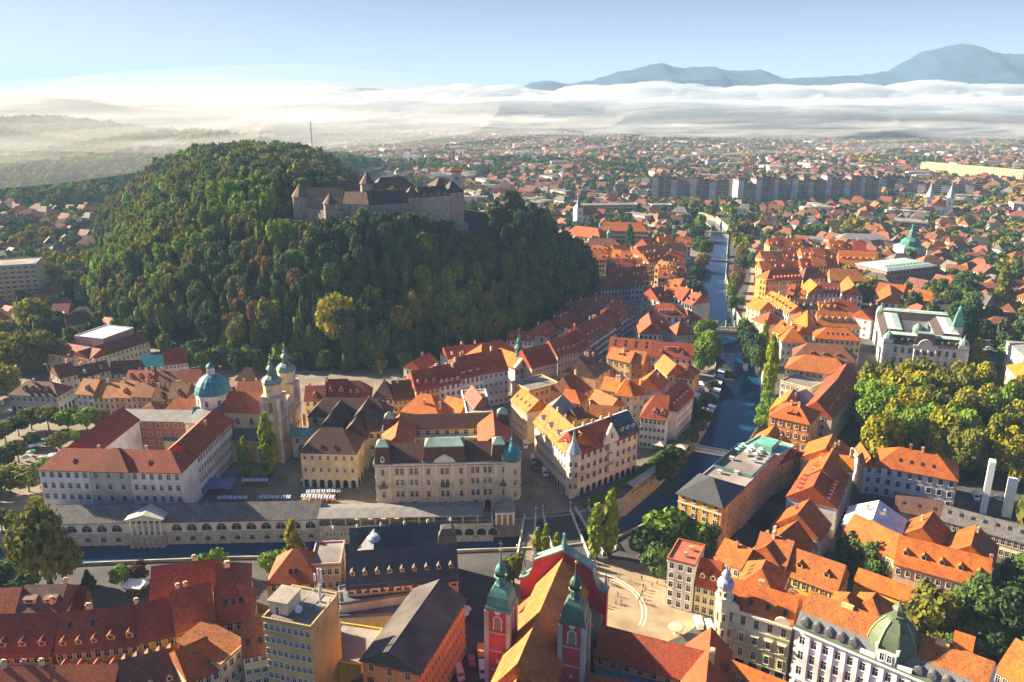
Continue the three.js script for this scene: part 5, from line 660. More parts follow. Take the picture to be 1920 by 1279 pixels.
const hotelTail = T => {
// long wing behind the amber front, bending along the street
wing(T, { x: 0.5, z: -25, w: 15, d: 33, h: 15.6, roof: 'f', rm: ROOF.flat, wm: WALL.amber, rim: TRIM_GREY, fl: 6, b: [0, 10, 0, 8], win: [1.2, 1.6] }); wing(T, { x: 2.2, z: -47, r: -8 * DEG, w: 14, d: 13, h: 15.6, roof: 'f', rm: ROOF.copper, wm: WALL.peach, rim: ROOF.pale, fl: 6, b: [0, 4, 0, 3], win: [1.2, 1.6] });
new Mold().box(-3.5, 3, 0, 2.6, -4, 4).add(T, 'roof_plant_room', ROOF.copper, 2.5, 15.9, -45); for (const [x, z] of [[-3, -14], [2, -17], [-4, -27], [3, -30], [0, -36]]) new Mold().box(-0.7, 0.7, 0, 1.1, -0.5, 0.5).box(-0.9, 0.9, 1.1, 1.25, -0.7, 0.7).add(T, 'roof_unit', flat(0.45, 0.45, 0.45), x, 15.9, z);
for (let i = 0; i < 9; i++) { const u = part(T, 'terrace_parasol', new Mold().lathe([[1.3, 2.1], [0, 2.7]], 8).lathe([[0.05, 0], [0.05, 2.2]], 5).geo(), i % 3 ? flat(0.62, 0.60, 0.50) : flat(0.20, 0.45, 0.36), -4 + (i % 3) * 3.4, 15.9, -33 - Math.floor(i / 3) * 2.8); }
const rl = new Mold(); for (const x of [-6.6, 7.6]) rl.box(x - 0.05, x + 0.05, 0.4, 1.5, -40, -17); rl.box(-6.6, 7.6, 0.4, 1.5, -17, -16.9); rl.add(T, 'glass_railing', std(0.10, 0.22, 0.22, 0.15), 0, 15.7, 0);
const fz = new Mold(); fz.box(-7.8, 7.8, 12.9, 13.3, 8.5, 8.75).box(-7.8, 7.8, 3.4, 3.9, 8.5, 8.8); fz.add(T, 'frieze', TRIM); for (let i = 0; i < 5; i++) put(T, 'arched_doorway', doorGeo(1.9, 3, 0), [TRIM, GLASS], -6 + i * 3, 0.1, 8.5);
};
{ // ---- green corner house with the blue onion turret and the white palace with the green dome, on the street at the lower right
const P = [[54.2, -175.2], [68.8, -166.6]], L = Math.hypot(P[1][0] - P[0][0], P[1][1] - P[0][1]), rot = Math.atan2(-(P[1][1] - P[0][1]), P[1][0] - P[0][0]);
const T = thing('green_corner_house', 'pale green corner house with orange roofs and a small blue onion turret', 'house', null, (P[0][0] + P[1][0]) / 2, 0, (P[0][1] + P[1][1]) / 2, rot), GR = plaster(0.56, 0.58, 0.34), CR = plaster(0.70, 0.66, 0.48), h = 18;
wing(T, { z: -6, w: L, d: 12, h, roof: 'g', rm: ROOF.orange, wm: CR, rh: 5, ov: 0.7, sky: [[0, 4, 0.35]], chim: [[-0.1, -0.1, 1.4, 0.9, 1.2], [0.8, -0.1, 1.4, 0.9, 1.2]] }); wing(T, { x: -3, z: -18, w: 11, d: 15, h: h - 1, ax: 'z', roof: 'h', rm: ROOF.orange, wm: CR, rh: 5, sky: [[2, 3, 0.4]] }); wing(T, { x: 6, z: -15, w: 9, d: 8, h: h - 3, roof: 'g', rm: ROOF.orange, wm: CR, rh: 3 });
for (let i = 0; i < 5; i++) { const x = -L / 2 + 2 + i * (L - 3.6) / 4; new Mold().box(-1.35, 1.35, 4.4, 13.6, 0, 0.25, 0, 'db').add(T, 'green_panel', GR, x, 0, 0); for (const [f, y] of [[0, 0.8], [1, 5.2], [2, 9.6], [3, 14.3]]) put(T, f ? 'window' : 'shop_window', f ? windowGeo(1.05, 2.3) : doorGeo(2.2, 3.1, 0), [f === 3 ? GR : CR, GLASS], x, y, f === 1 || f === 2 ? 0.25 : 0); new Mold().box(-1.0, 1.0, 0, 0.22, 0.2, 0.9).box(-1.0, 1.0, 0.22, 0.3, 0.2, 0.4).add(T, 'window_hood', CR, x, 12.2, 0.1); }
const tr = new Mold(); for (const y of [4.1, 8.8, 13.6]) tr.box(-L / 2, L / 2, y, y + 0.35, 0, 0.4); tr.box(-L / 2 - 0.3, L / 2 + 0.3, h - 0.6, h, 0, 0.8); tr.add(T, 'cornice', CR);
for (const x of [-L / 2 + 2.4, L / 2 - 2.2]) { const s = new THREE.Shape(); s.moveTo(-1.8, 0); s.lineTo(1.8, 0); s.absarc(0, 0.2, 1.8, 0, Math.PI, false); put(T, 'attic_gable', new THREE.ExtrudeGeometry(s, { depth: 0.5, bevelEnabled: false }), CR, x, h, 0.1); }
new Mold().lathe([[2.0, 0], [2.0, 20.2], [2.3, 20.4], [2.3, 20.9], [1.75, 21], [1.75, 23.2], [2.05, 23.4]], 14, 0, -L / 2, -0.5).add(T, 'corner_turret', CR); for (const y of [5.2, 9.6, 14.3, 21.4]) for (const t of [-0.75, 0.35]) put(T, 'window', windowGeo(0.7, y > 20 ? 1.2 : 2.1, y > 20 ? 1 : 0), [CR, GLASS], -L / 2 + Math.sin(t) * (y > 20 ? 1.74 : 1.98), y, -0.5 + Math.cos(t) * (y > 20 ? 1.74 : 1.98), t);
new Mold().lathe([[2.05, 23.4], [2.25, 24.2], [1.9, 25.2], [1.1, 25.8], [0.9, 26.1], [1.25, 26.8], [0.8, 27.7], [0.25, 28.3], [0.06, 30], [0, 30.1]], 12, 0, -L / 2, -0.5).add(T, 'onion_cap', sheet(0.34, 0.38, 0.50, 0.4));
}
{
const P = [[69.6, -166.0], [100.5, -139.5]], L = Math.hypot(P[1][0] - P[0][0], P[1][1] - P[0][1]), rot = Math.atan2(-(P[1][1] - P[0][1]), P[1][0] - P[0][0]), h = 19;
const T = thing('white_bank_palace', 'white palace with pilasters, grey lucarne row and a large green copper dome, lower right', 'palace', null, (P[0][0] + P[1][0]) / 2, 0, (P[0][1] + P[1][1]) / 2, rot), Wm = plaster(0.72, 0.70, 0.74), GM = sheet(0.15, 0.15, 0.16, 0.6);
new Mold().box(-L / 2, L / 2, -0.2, h, -14, 0, 0, 'd').add(T, 'wall', Wm);
new Mold().poly([V(-L / 2, h + 0.2, 0.2), V(L / 2, h + 0.2, 0.2), V(L / 2, h + 3, -2), V(-L / 2, h + 3, -2)]).poly([V(-L / 2, h + 3, -2), V(L / 2, h + 3, -2), V(L / 2, h + 6, -7.5), V(-L / 2, h + 6, -7.5)], 1).poly([V(L / 2, h + 0.2, -14.4), V(-L / 2, h + 0.2, -14.4), V(-L / 2, h + 6, -7.5), V(L / 2, h + 6, -7.5)], 1).poly([V(-L / 2, h, -14), V(-L / 2, h, 0), V(-L / 2, h + 3, -2), V(-L / 2, h + 6, -7.5)], 2).poly([V(L / 2, h, 0), V(L / 2, h, -14), V(L / 2, h + 6, -7.5), V(L / 2, h + 3, -2)], 2).add(T, 'roof', [GM, ROOF.old, Wm]);
const dx = 0.6; for (let i = 0; i < 14; i++) { const x = -L / 2 + 2 + i * 2.85; if (Math.abs(x - dx) > 6.4) put(T, 'lucarne', new Mold().lathe([[1.0, 0], [1.0, 2.2], [0, 2.3]], 12).geo(), [GM][0], x, h + 1.5, -1.9).rotation.x = Math.PI / 2; for (const [y, wh] of [[0.6, 3], [5.6, 2.4], [10, 2.4], [14.4, 2.2]]) put(T, 'window', windowGeo(1.3, wh), [Wm, GLASS], x, y, 0.02); new Mold().box(-0.42, 0.42, 5, 18, 0, 0.45, 0, 'db').add(T, 'pilaster', Wm, x + 1.42, 0, 0); }
const co = new Mold(); co.box(-L / 2 - 0.2, L / 2 + 0.2, h - 0.6, h + 0.2, 0, 1.1).box(-L / 2, L / 2, 4.4, 4.8, 0, 0.55); co.add(T, 'cornice', Wm); new Mold().box(-L / 2 - 0.2, L / 2 + 0.2, h + 0.2, h + 0.35, 0.2, 1.15).add(T, 'copper_gutter', VERDIGRIS);
const dome = new Mold(), R = 5.7; dome.lathe([[R * 1.03, h + 0.3], [R * 1.0, h + 2.6], [R * 0.9, h + 5.2], [R * 0.7, h + 7.6], [R * 0.42, h + 9.4], [R * 0.24, h + 10.1]], 8, 0, dx, -4.6, Math.PI / 8); dome.add(T, 'dome', VERDIGRIS); const rib = new Mold(); for (let k = 0; k < 8; k++) { const t = Math.PI / 8 + k * Math.PI / 4, pr = [[R * 1.05, h + 0.3], [R * 1.02, h + 2.6], [R * 0.92, h + 5.2], [R * 0.72, h + 7.6], [R * 0.44, h + 9.45]]; for (let i = 0; i < 4; i++) { const Q = (j, o) => V(dx + pr[j][0] * Math.sin(t) + o * Math.cos(t), pr[j][1] + 0.08, -4.6 + pr[j][0] * Math.cos(t) - o * Math.sin(t)); rib.poly([Q(i, -0.22), Q(i, 0.22), Q(i + 1, 0.22), Q(i + 1, -0.22)]); } } rib.add(T, 'dome_rib', std(0.24, 0.32, 0.17, 0.6));
new Mold().lathe([[1.7, h + 10], [1.7, h + 10.4], [1.1, h + 10.5], [1.1, h + 11.8], [1.5, h + 12], [0.9, h + 12.8], [0.3, h + 13.3], [0.08, h + 14.6], [0, h + 14.7]], 8, 0, dx, -4.6).add(T, 'dome_lantern', VERDIGRIS);
new Mold().box(-2.2, 2.2, h + 0.2, h + 3.4, 0, 0.9).box(-5.6, 5.6, h + 0.2, h + 1.3, 0.1, 0.8).box(-2.6, -1.9, h + 3.4, h + 4.6, 0, 0.9).box(1.9, 2.6, h + 3.4, h + 4.6, 0, 0.9).add(T, 'attic', Wm, dx, 0, 0); windowsOn(T, 'window', 2, 0.9, 1.9, dx - 0.8, dx + 0.8, h + 0.9, 0.9, 0, 0, Wm);
for (const [x, z] of [[-14, -12], [-9, -16]]) wing(T, { x, z: z - 6, w: 9, d: 11, h: h - 2, ax: 'z', roof: 'h', rm: ROOF.orange, wm: WALL.cream, rh: 4 });
new Mold().box(-1.4, 1.4, 0, 1, -0.5, 0.5).add(T, 'chimney', WALL.peach, -11, h + 5.4, -7); new Mold().box(-1.4, 1.4, 0, 1, -0.5, 0.5).add(T, 'chimney', WALL.peach, 10, h + 5.4, -7);
}
// ---- bridges
function balustrade(T, A, B, y = 0.4) { const u = [B[0] - A[0], B[1] - A[1]], L = Math.hypot(...u), t = Math.atan2(-u[1], u[0]), m = new Mold(); m.box(0, L, 0, 0.25, -0.22, 0.22).box(0, L, 0.85, 1.05, -0.25, 0.25); for (let s = 0.3; s < L; s += 0.62) m.box(s - 0.11, s + 0.11, 0.25, 0.85, -0.11, 0.11, 0, 'td'); for (let s = 0; s <= L; s += L / Math.round(L / 6)) m.box(s - 0.3, s + 0.3, 0, 1.2, -0.3, 0.3); m.add(T, 'balustrade', TRIM, A[0], y, A[1], t); }
function deck(T, plan, y, mat, th = 0.9) { new Mold().prism(plan, y - th, y).add(T, 'deck', mat); }
function archUnder(T, A, B, w, y) { const u = [B[0] - A[0], B[1] - A[1]], L = Math.hypot(...u), t = Math.atan2(-u[1], u[0]), s = new THREE.Shape(); s.moveTo(0, y); s.lineTo(L, y); s.lineTo(L, -6.4); const n = 14; for (let i = 0; i <= n; i++) { const f = i / n; s.lineTo(L - 1 - f * (L - 2), -6 + (y + 5) * Math.sin(Math.PI * f)); } s.lineTo(0, -6.4); const g = new THREE.ExtrudeGeometry(s, { depth: w, bevelEnabled: false }); const m = part(T, 'arch', g, stone(0.42, 0.38, 0.33), A[0], 0, A[1], t); m.translateZ(-w / 2); }
{
const T = thing('triple_bridge', 'broad white stone middle bridge of the three bridges by the round square', 'bridge', 'the three bridges side by side'); deck(T, [[13.2, -226], [25.2, -224.4], [20.9, -255], [11, -252]], 0.35, ASPHALT, 0.5); archUnder(T, [19.5, -226], [15.8, -252.5], 10.5, -0.2); balustrade(T, [13.4, -226.5], [11.0, -252]); balustrade(T, [24.9, -225.2], [20.9, -254.6]);
const T2 = thing('triple_bridge', 'narrow left footbridge of the three bridges, beside the colonnade', 'bridge', 'the three bridges side by side'); deck(T2, [[1.6, -226], [6.9, -222.6], [8.3, -251], [4.4, -251]], 0.35, PAVING, 0.5); archUnder(T2, [4.4, -226], [6.3, -251], 4.2, -0.2); balustrade(T2, [1.8, -226.6], [4.5, -250.6]); balustrade(T2, [6.9, -223.4], [8.3, -250.6]);
const T3 = thing('triple_bridge', 'right footbridge of the three bridges, curving toward the embankment hedge', 'bridge', 'the three bridges side by side'); deck(T3, [[29.5, -226.5], [34.5, -230], [27.6, -257], [22.6, -256.6]], 0.35, PAVING, 0.5); archUnder(T3, [31.8, -229], [25.4, -256], 4.2, -0.2); balustrade(T3, [29.6, -227], [22.8, -256]); balustrade(T3, [34.3, -230.6], [27.6, -256.4]);
for (const [x, z] of [[13.4, -226.2], [25, -225], [11, -252.4], [20.9, -255], [1.7, -226.4], [8.4, -250.9], [34.4, -230.4], [27.7, -256.8]]) { const P = thing('lamp_post', `white stone bridge lamp post ${x < 10 ? 'on the left footbridge' : x > 26 ? 'on the right footbridge' : 'on the middle bridge'}, ${z > -235 ? 'near' : 'far'} end`, 'lamp post', 'lamp posts of the three bridges', x, 0.4, z); new Mold().lathe([[0.35, 0], [0.3, 0.6], [0.12, 0.8], [0.09, 3.2]], 8).add(P, 'post', TRIM); new Mold().lathe([[0.05, 3.2], [0.3, 3.4], [0.32, 3.75], [0.05, 4]], 8).add(P, 'globe', flat(0.75, 0.74, 0.7, 0.3)); }
const F = thing('footbridge', 'slim white footbridge crossing the river near the hotel', 'bridge', null); deck(F, [[76.2, -309.6], [75.4, -306.6], [94.2, -297.8], [95.4, -300.6]].reverse(), 0.8, WALL.white, 0.7); const gl = std(0.25, 0.35, 0.4, 0.15); const bar = (A, B) => { const u = [B[0] - A[0], B[1] - A[1]], L = Math.hypot(...u); new Mold().box(0, L, 0, 1.1, -0.04, 0.04).add(F, 'glass_railing', gl, A[0], 0.8, A[1], Math.atan2(-u[1], u[0])); new Mold().box(0, L, 1.1, 1.18, -0.07, 0.07).add(F, 'handrail', flat(0.7, 0.7, 0.7), A[0], 0.8, A[1], Math.atan2(-u[1], u[0])); }; bar([75.4, -306.6], [94.2, -297.8]); bar([76.2, -309.6], [95.4, -300.6]);
const Cb = thing('pillared_bridge', 'wide bridge with white pillars across the river near the poplars', 'bridge', null); deck(Cb, [[118, -483], [149, -480], [149.5, -489], [118.5, -492]], 0.5, PAVING, 1.2); balustrade(Cb, [119, -483.2], [148, -480.4], 0.5); balustrade(Cb, [119.5, -491.6], [148.6, -488.8], 0.5); for (let i = 0; i < 6; i++) for (const s of [0, 1]) new Mold().lathe([[0.35, 0], [0.3, 5], [0.4, 5.1]], 8).add(Cb, 'pillar', TRIM, 120 + i * 5.5 + s * 0.4, 0.5, -483.2 - s * 8.4 + i * 0.5); archUnder(Cb, [121, -487.6], [147, -484.6], 8, -0.7);
const Ib = thing('flat_bridge', 'low flat bridge over the river beside the red block', 'bridge', null); deck(Ib, [[168, -716], [203, -702], [206, -708], [171, -722]], 0.4, ASPHALT, 1.2); balustrade(Ib, [169, -716], [203, -702.4]); const Jb = thing('flat_bridge', 'farthest bridge over the river before the green bend', 'bridge', null); deck(Jb, [[204, -868], [246, -858], [248, -866], [206, -876]], 0.4, ASPHALT, 1.2); balustrade(Jb, [205, -868], [246, -858.4]);
}
// ---- the round square: pale paving, white curb rings, glazed canopy, statue base
{
const sq = []; for (let i = 0; i <= 30; i++) { const t = i / 30 * 2 * Math.PI; sq.push([27 + 30 * Math.cos(t), -203 + 22 * Math.sin(t)]); }
structure('square_paving', sheetGeo(sq.slice(0, -1), [], 0.05), SQUARE);
const ring = (r0, r1) => { const g = new THREE.RingGeometry(r0, r1, 72, 1, -0.5, 2.6); g.rotateX(-Math.PI / 2); g.translate(20.5, 0.07, -199.5); return g; };
structure('paving_ring', ring(17.2, 17.6), TRIM); structure('paving_ring', ring(18.3, 18.7), TRIM);
const mp = thing('canopy', 'low round mushroom-shaped canopy on the square near the parked vans', 'canopy', null, 45.6, 0, -187.5); new Mold().lathe([[0.9, 0], [0.5, 0.3], [0.45, 1.5], [2.1, 2.0], [2.2, 2.3], [1.7, 2.5], [0, 2.55]], 20).add(mp, 'disc', std(0.55, 0.48, 0.32, 0.4)); put(mp, 'stem', pole(0.3, 1.6), TRIM_GREY, 0, 0, 0);
}
// ---- white pylons, obelisk columns at the right
for (const [x, z, h, w, d, lab] of [[169.2, -255.3, 20.2, 2.0, 3.4, 'taller slim white pylon by the car park at the right'], [176.2, -253.0, 14, 2.8, 4, 'shorter broad white pylon by the car park at the right']]) { const T = thing('white_pylon', lab, 'pylon', 'white pylons by the car park', x, 0, z, -0.5); new Mold().box(-w / 2, w / 2, -0.1, h, -d / 2, d / 2).box(-w / 2 - 0.05, w / 2 + 0.05, 0, 0.4, -d / 2 - 0.05, d / 2 + 0.05).add(T, 'slab', flat(0.80, 0.78, 0.76)); }
// ---- far churches and blocks
{
const T = thing('spired_church', 'white church with a tall dark needle spire beyond the castle hill', 'church', null, 75, 0, -906, 0.5); new Mold().box(-4, 4, -0.2, 22, -4, 4).add(T, 'tower', WALL.white); new Mold().lathe([[5.2, 22], [3, 25], [1.6, 30], [0.1, 46], [0, 46.1]], 4, 0, 0, 0, Math.PI / 4).add(T, 'spire', sheet(0.07, 0.085, 0.12, 0.5)); wing(T, { x: 18, z: -8, w: 30, d: 14, h: 13, roof: 'h', rm: ROOF.maroon, wm: WALL.white, rh: 7, fl: 1, b: [6, 0, 0, 0], win: [1.6, 4], far: 1 }); put(T, 'belfry_opening', doorGeo(2.2, 4), [TRIM, DARK], 0, 14, 4);
const Q = thing('onion_turret', 'small green onion turret on the long orange church roof beyond the hill', 'turret', null, 92, 12, -748); new Mold().lathe([[2, 0], [2, 5], [2.6, 5.4], [2.8, 7], [1.6, 9], [0.8, 10], [1, 11.4], [0.2, 12.6], [0, 15]], 8).add(Q, 'onion_cap', COPPER);
const R = thing('twin_spired_church', 'white church with twin pointed towers and an orange gable in the right distance', 'church', null, 516, 0, -968, -0.45); for (const s of [-1, 1]) { new Mold().box(-3.6, 3.6, -0.2, 26, -3.6, 3.6).add(R, 'tower', WALL.white, s * 11, 0, 0); new Mold().lathe([[5, 26], [3.4, 31], [2.6, 33], [0.5, 41], [0.06, 46], [0, 46.1]], 8).add(R, 'tower_cap', sheet(0.40, 0.42, 0.40, 0.5), s * 11, 0, 0); put(R, 'belfry_opening', doorGeo(2, 4), [TRIM, DARK], s * 11, 18, 3.6); } wing(R, { z: -14, w: 16, d: 36, h: 16, ax: 'z', roof: 'g', rm: ROOF.orange, wm: WALL.white, rh: 8 }); windowsOn(R, 'window', 3, 1.6, 3.6, -4.6, 4.6, 8, 4, 0, 1);
}
function flats(label, A, B, h, d, cuts, tone, seed) { // stepped slab of flats: bays at uneven heights, each with balconies between blind strips
const r = seeded(seed), u = [B[0] - A[0], B[1] - A[1]], L = Math.hypot(...u), T = thing('apartment_block', label, 'apartment block', 'stepped blocks of flats', (A[0] + B[0]) / 2, 0, (A[1] + B[1]) / 2, Math.atan2(-u[1], u[0]));
const n = Math.round(L / cuts); for (let i = 0; i < n; i++) { const w = L / n, x = -L / 2 + w * (i + 0.5), hh = h * (0.78 + 0.34 * r()), off = (r() - 0.5) * 5, pale = i % 3 === 0; new Mold().box(x - w / 2, x + w / 2, -0.2, hh, -d + off, off, 0, 'd').box(x - w / 2 - 0.01, x + w / 2 + 0.01, hh, hh + 1.6, -d + off, off + 0.4, 1).box(x - w * 0.3, x + w * 0.2, hh + 1.6, hh + 4, -d * 0.7 + off, -d * 0.3 + off, 1).add(T, 'stair_bay', [pale ? plaster(0.50, 0.48, 0.47) : tone, plaster(0.13, 0.075, 0.065)]); if (pale) continue; const b = new Mold(); for (let f = 1; f * 2.9 < hh; f++) b.box(x - w * 0.42, x + w * 0.42, f * 2.9 - 0.5, f * 2.9 + 0.5, off, off + 0.9).box(x - w * 0.4, x + w * 0.4, f * 2.9 + 0.7, f * 2.9 + 2.1, off, off + 0.05, 1); b.add(T, 'balcony_stack', [plaster(0.34, 0.30, 0.30), GLASS]).userData.kind = 'stuff'; }
}
const FT = plaster(0.24, 0.20, 0.20);
flats('long dark stepped block of flats left of the river, in the middle distance', [196, -1130], [330, -1090], 33, 14, 9, FT, 3); flats('longest dark stepped block of flats, right of the river in the middle distance', [300, -1072], [520, -1130], 35, 14, 9, FT, 5); flats('dark block of flats behind the right end of the longest block', [440, -1180], [590, -1200], 32, 14, 9, FT, 8); flats('red-brown block of flats above the twin-spired church', [560, -1180], [660, -1130], 24, 14, 10, FT, 9);
{ const T = thing('office_slab', 'long cream office slab standing out at the far right', 'office block', null, 822, 0, -1450, -1.15); wing(T, { w: 200, d: 16, h: 22, roof: 'f', rm: ROOF.flat, wm: WALL.cream, fl: 7, b: [40, 3, 0, 0], win: [2.2, 1.4], far: 1 }); }
{ const T = thing('far_office', 'pale office block with a stepped roof right of the twin-spired church', 'office block', null, 640, 0, -985, -0.3); wing(T, { w: 46, d: 22, h: 16, roof: 'f', rm: ROOF.flat, wm: WALL.white, fl: 5, b: [14, 5, 0, 0], win: [2, 1.4], far: 1 }); const U = thing('far_office', 'grey glazed building between the red roofs in front of the twin-spired church', 'building', null, 432, 0, -865, -0.5); wing(U, { w: 34, d: 24, h: 13, roof: 'f', rm: ROOF.flat, wm: WALL.grey, fl: 4, b: [12, 8, 0, 0], win: [1.8, 1.8], far: 1 }); const W = thing('far_office', 'cream five-storey block beside the needle-spired church', 'building', null, 118, 0, -985, 0.1); wing(W, { w: 70, d: 16, h: 15, roof: 'f', rm: ROOF.flat, wm: WALL.cream, fl: 5, b: [22, 4, 0, 0], win: [1.8, 1.4], far: 1 }); const X = thing('far_office', 'small white flat-roofed block right of the cream five-storey block', 'building', null, 185, 0, -1000, 0.1); wing(X, { w: 26, d: 16, h: 13, roof: 'f', rm: ROOF.flat, wm: WALL.white, fl: 4, b: [8, 4, 0, 0], win: [1.8, 1.4], far: 1 }); const Y = thing('far_office', 'blue-grey tower block of flats at the left edge of the picture', 'apartment block', null, -352, 0, -555, 0.35); wing(Y, { w: 30, d: 24, h: 30, roof: 'f', rm: ROOF.flat, wm: WALL.grey, fl: 9, b: [7, 6, 0, 0], win: [2.4, 1.5] }); for (let f = 1; f < 9; f++) new Mold().box(-14, 14, 0, 0.9, 0, 1.4).add(Y, 'balcony', WALL.peach, 0, f * 3.33, 12); }
{ // moored boats, fences of the river garden, embankment hedge
for (const [x, z, lab] of [[133.5, -431, 'white tour boat moored at the far bank below the poplars'], [158, -560, 'small dark boat by the far bank upstream']]) { const T = thing('boat', lab, 'boat', null, x, WATER_Y, z, 1.35), s = new THREE.Shape([[-5, -1.2], [3, -1.3], [5.4, 0], [3, 1.3], [-5, 1.2]].map(p => new THREE.Vector2(...p))); part(T, 'hull', new THREE.ExtrudeGeometry(s, { depth: 0.9, bevelEnabled: false }).rotateX(-Math.PI / 2), PAINT.white, 0, -0.1, 0); new Mold().box(-4, 2, 2.3, 2.45, -1.2, 1.2).add(T, 'canopy', PAINT.white); for (const a of [-3.8, 1.8]) for (const b of [-1, 1]) put(T, 'post', pole(0.05, 1.6), IRON, a, 0.8, b); }
const H = thing('hedge', 'clipped green hedge along the curved embankment right of the bridges', 'hedge', null), m = []; for (let i = 0; i < 46; i++) { const t = i / 45, x = lerp(29, 68, t), z = -258 - 47 * t ** 1.25, g = CROWN.mid[i % 3].clone(); g.scale(1.5, 1.7, 1.5); g.translate(x - 2.2 - t, 0, z - 1.5); m.push(g); } const hm = part(H, 'foliage', mergeGeometries(m), LEAF.fresh); hm.userData.kind = 'stuff';
}
// ---------------------------------------------------------------- town buildings
bd('palace','long white four-storey palace with dark red roofs round a courtyard by the market','palace',0,-141.4,-260.7,-2.8,[{w:51.3,d:13,h:17,roof:'h',rm:'maroon',wm:'white',rh:5.2,fl:4,b:[17,0,0,4],win:[1.3,2.0],sky:[[0,3,0.4]],chim:[[-0.3,-0.3],[0.4,-0.2]]},{x:-0,z:0.6,w:14,d:13.2,h:17.6,roof:'p',rm:'maroon',wm:'grey',rh:5.4,fl:4,b:[3],win:[1.5,2.3],arch:[1,2,3],ov:0.7},{x:19.1,z:-23,w:13,d:32.8,h:17,roof:'g',ax:'z',rm:'maroon',wm:'white',rh:5.2,fl:4,b:[0,14],win:[1.3,2.0],chim:[[0.2,0.3]]},{x:-19.1,z:-23,w:13,d:32.8,h:17,roof:'g',ax:'z',rm:'maroon',wm:'white',rh:5.2,fl:4,b:[0,0,0,10],win:[1.3,2.0]},{x:0,z:-46,w:51.3,d:11,h:16,roof:'h',rm:'grey',wm:'brick',rh:2.6,fl:4,b:[14,3,0,3],win:[1.2,1.7]}]);
bd('corner_house','grey two-storey corner house with worn brown roof at the far left of the market',0,0,-223.9,-354.8,-5.0,[{w:24,d:12,h:9,roof:'h',rm:'brown',wm:'grey',fl:2,b:[8,4],win:[1.3,2],dorm:[[0,4,0.3,1.3]],chim:[[-0.2,0.1],[0.5,0]],ground:2}]);
bd('town_house','white house, weathered orange roof, first from left in the pale row behind the market trees',0,'houses in the pale row behind the market trees',-194.2,-346.5,-10.5,[{w:8.5,d:12.6,h:12.8,wm:'white',rm:'old',fl:4,rh:5,b:[3,2,0,2],dorm:[[0,1,0.25,1.2]],chim:[[0.65,-0.14]]}]);
bd('town_house','cream house, weathered orange roof, second from left in the pale row behind the market trees',0,'houses in the pale row behind the market trees',-185.3,-345.1,-7.0,[{w:10.3,d:12.5,h:11.8,wm:'cream',rm:'old',fl:4,rh:5,b:[4,2,0,2],chim:[[-0.16,0.04],[-0.43,-0.28]]}]);
bd('town_house','pink house, weathered orange roof, third from left in the pale row behind the market trees',0,'houses in the pale row behind the market trees',-175.6,-344.4,-8.5,[{w:8.7,d:13.6,h:12.3,wm:'pink',rm:'old',fl:4,rh:5.4,b:[3,2,0,2],dorm:[[0,1,0.25,1.2]],chim:[[-0.54,0.08]]}]);
bd('town_house','peach house, weathered orange roof, fourth from left in the pale row behind the market trees',0,'houses in the pale row behind the market trees',-166.8,-341.8,-6.9,[{w:9.7,d:10.9,h:13.1,wm:'peach',rm:'old',fl:4,rh:4.4,b:[4,2,0,2],chim:[[-0.04,-0.03],[0.61,-0.03]]}]);
bd('town_house','yellow house, brown roof, first from left between the market trees and the dome',0,'houses between the market trees and the dome',-157.9,-339.2,-0.0,[{w:7,d:11.1,h:12.3,wm:'yellow',rm:'brown',fl:4,rh:4.4,b:[3,2,0,2],dorm:[[0,1,0.25,1.2]],chim:[[-0.77,-0.1]]}]);
bd('town_house','cream house, brown roof, second from left between the market trees and the dome',0,'houses between the market trees and the dome',-149.9,-339.2,-3.5,[{w:8.4,d:11.7,h:13.6,wm:'cream',rm:'brown',fl:4,rh:4.7,b:[3,2,0,2],dorm:[[0,1,0.25,1.2]],chim:[[-0.36,-0.27],[-0.63,-0.25]]}]);
bd('market_house','house with steep brown pyramid roof and yellow side wall beside the cathedral',0,0,-156.1,-320.6,-1.9,[{w:22.2,d:24.6,h:8.5,roof:'p',rm:'brown',wm:'yellow',rh:8.5,fl:2,b:[7,5,0,3],hk:0.99,chim:[[0.05,0.3]]}]);
bd('town_house','beige house, brown roof, first from left in the dark-roofed row behind the pale row',0,'houses in the dark-roofed row behind the pale row',-221.6,-371.3,48.1,[{w:8.1,d:12.1,h:12,wm:'beige',rm:'brown',fl:3,rh:4.8,b:[3,2,0,2],chim:[[0.54,-0.0]]}]);
bd('town_house','white house, dark roof, second from left in the dark-roofed row behind the pale row',0,'houses in the dark-roofed row behind the pale row',-215.3,-376.8,45.2,[{w:8.1,d:10.6,h:10,wm:'white',rm:'dark',fl:3,rh:4.2,b:[3,2,0,2],dorm:[[0,1,0.25,1.2]],chim:[[-0.05,-0.24],[0.07,-0.09]]}]);
bd('town_house','grey house, brown roof, third from left in the dark-roofed row behind the pale row',0,'houses in the dark-roofed row behind the pale row',-209.4,-382.0,42.0,[{w:7.1,d:9.9,h:10.4,wm:'grey',rm:'brown',fl:3,rh:4,b:[3,2,0,2],dorm:[[0,1,0.25,1.2]],chim:[[-0.54,0.01],[-0.58,-0.07]]}]);
bd('school_building','beige school with arched windows and a brown roof at the foot of the hill','building',0,-233.8,-409.2,-23.2,[{w:34.2,d:16,h:11,roof:'g',rm:'maroon',wm:'cream',rh:3.5,fl:2,b:[7,0,0,4],win:[1.5,2.8],arch:[1]},{x:11,z:-11,r:1.5,w:37,d:15,h:11,roof:'g',rm:'maroon',wm:'cream',rh:3.6,fl:3,b:[14,3],win:[1.1,1.7]}]);
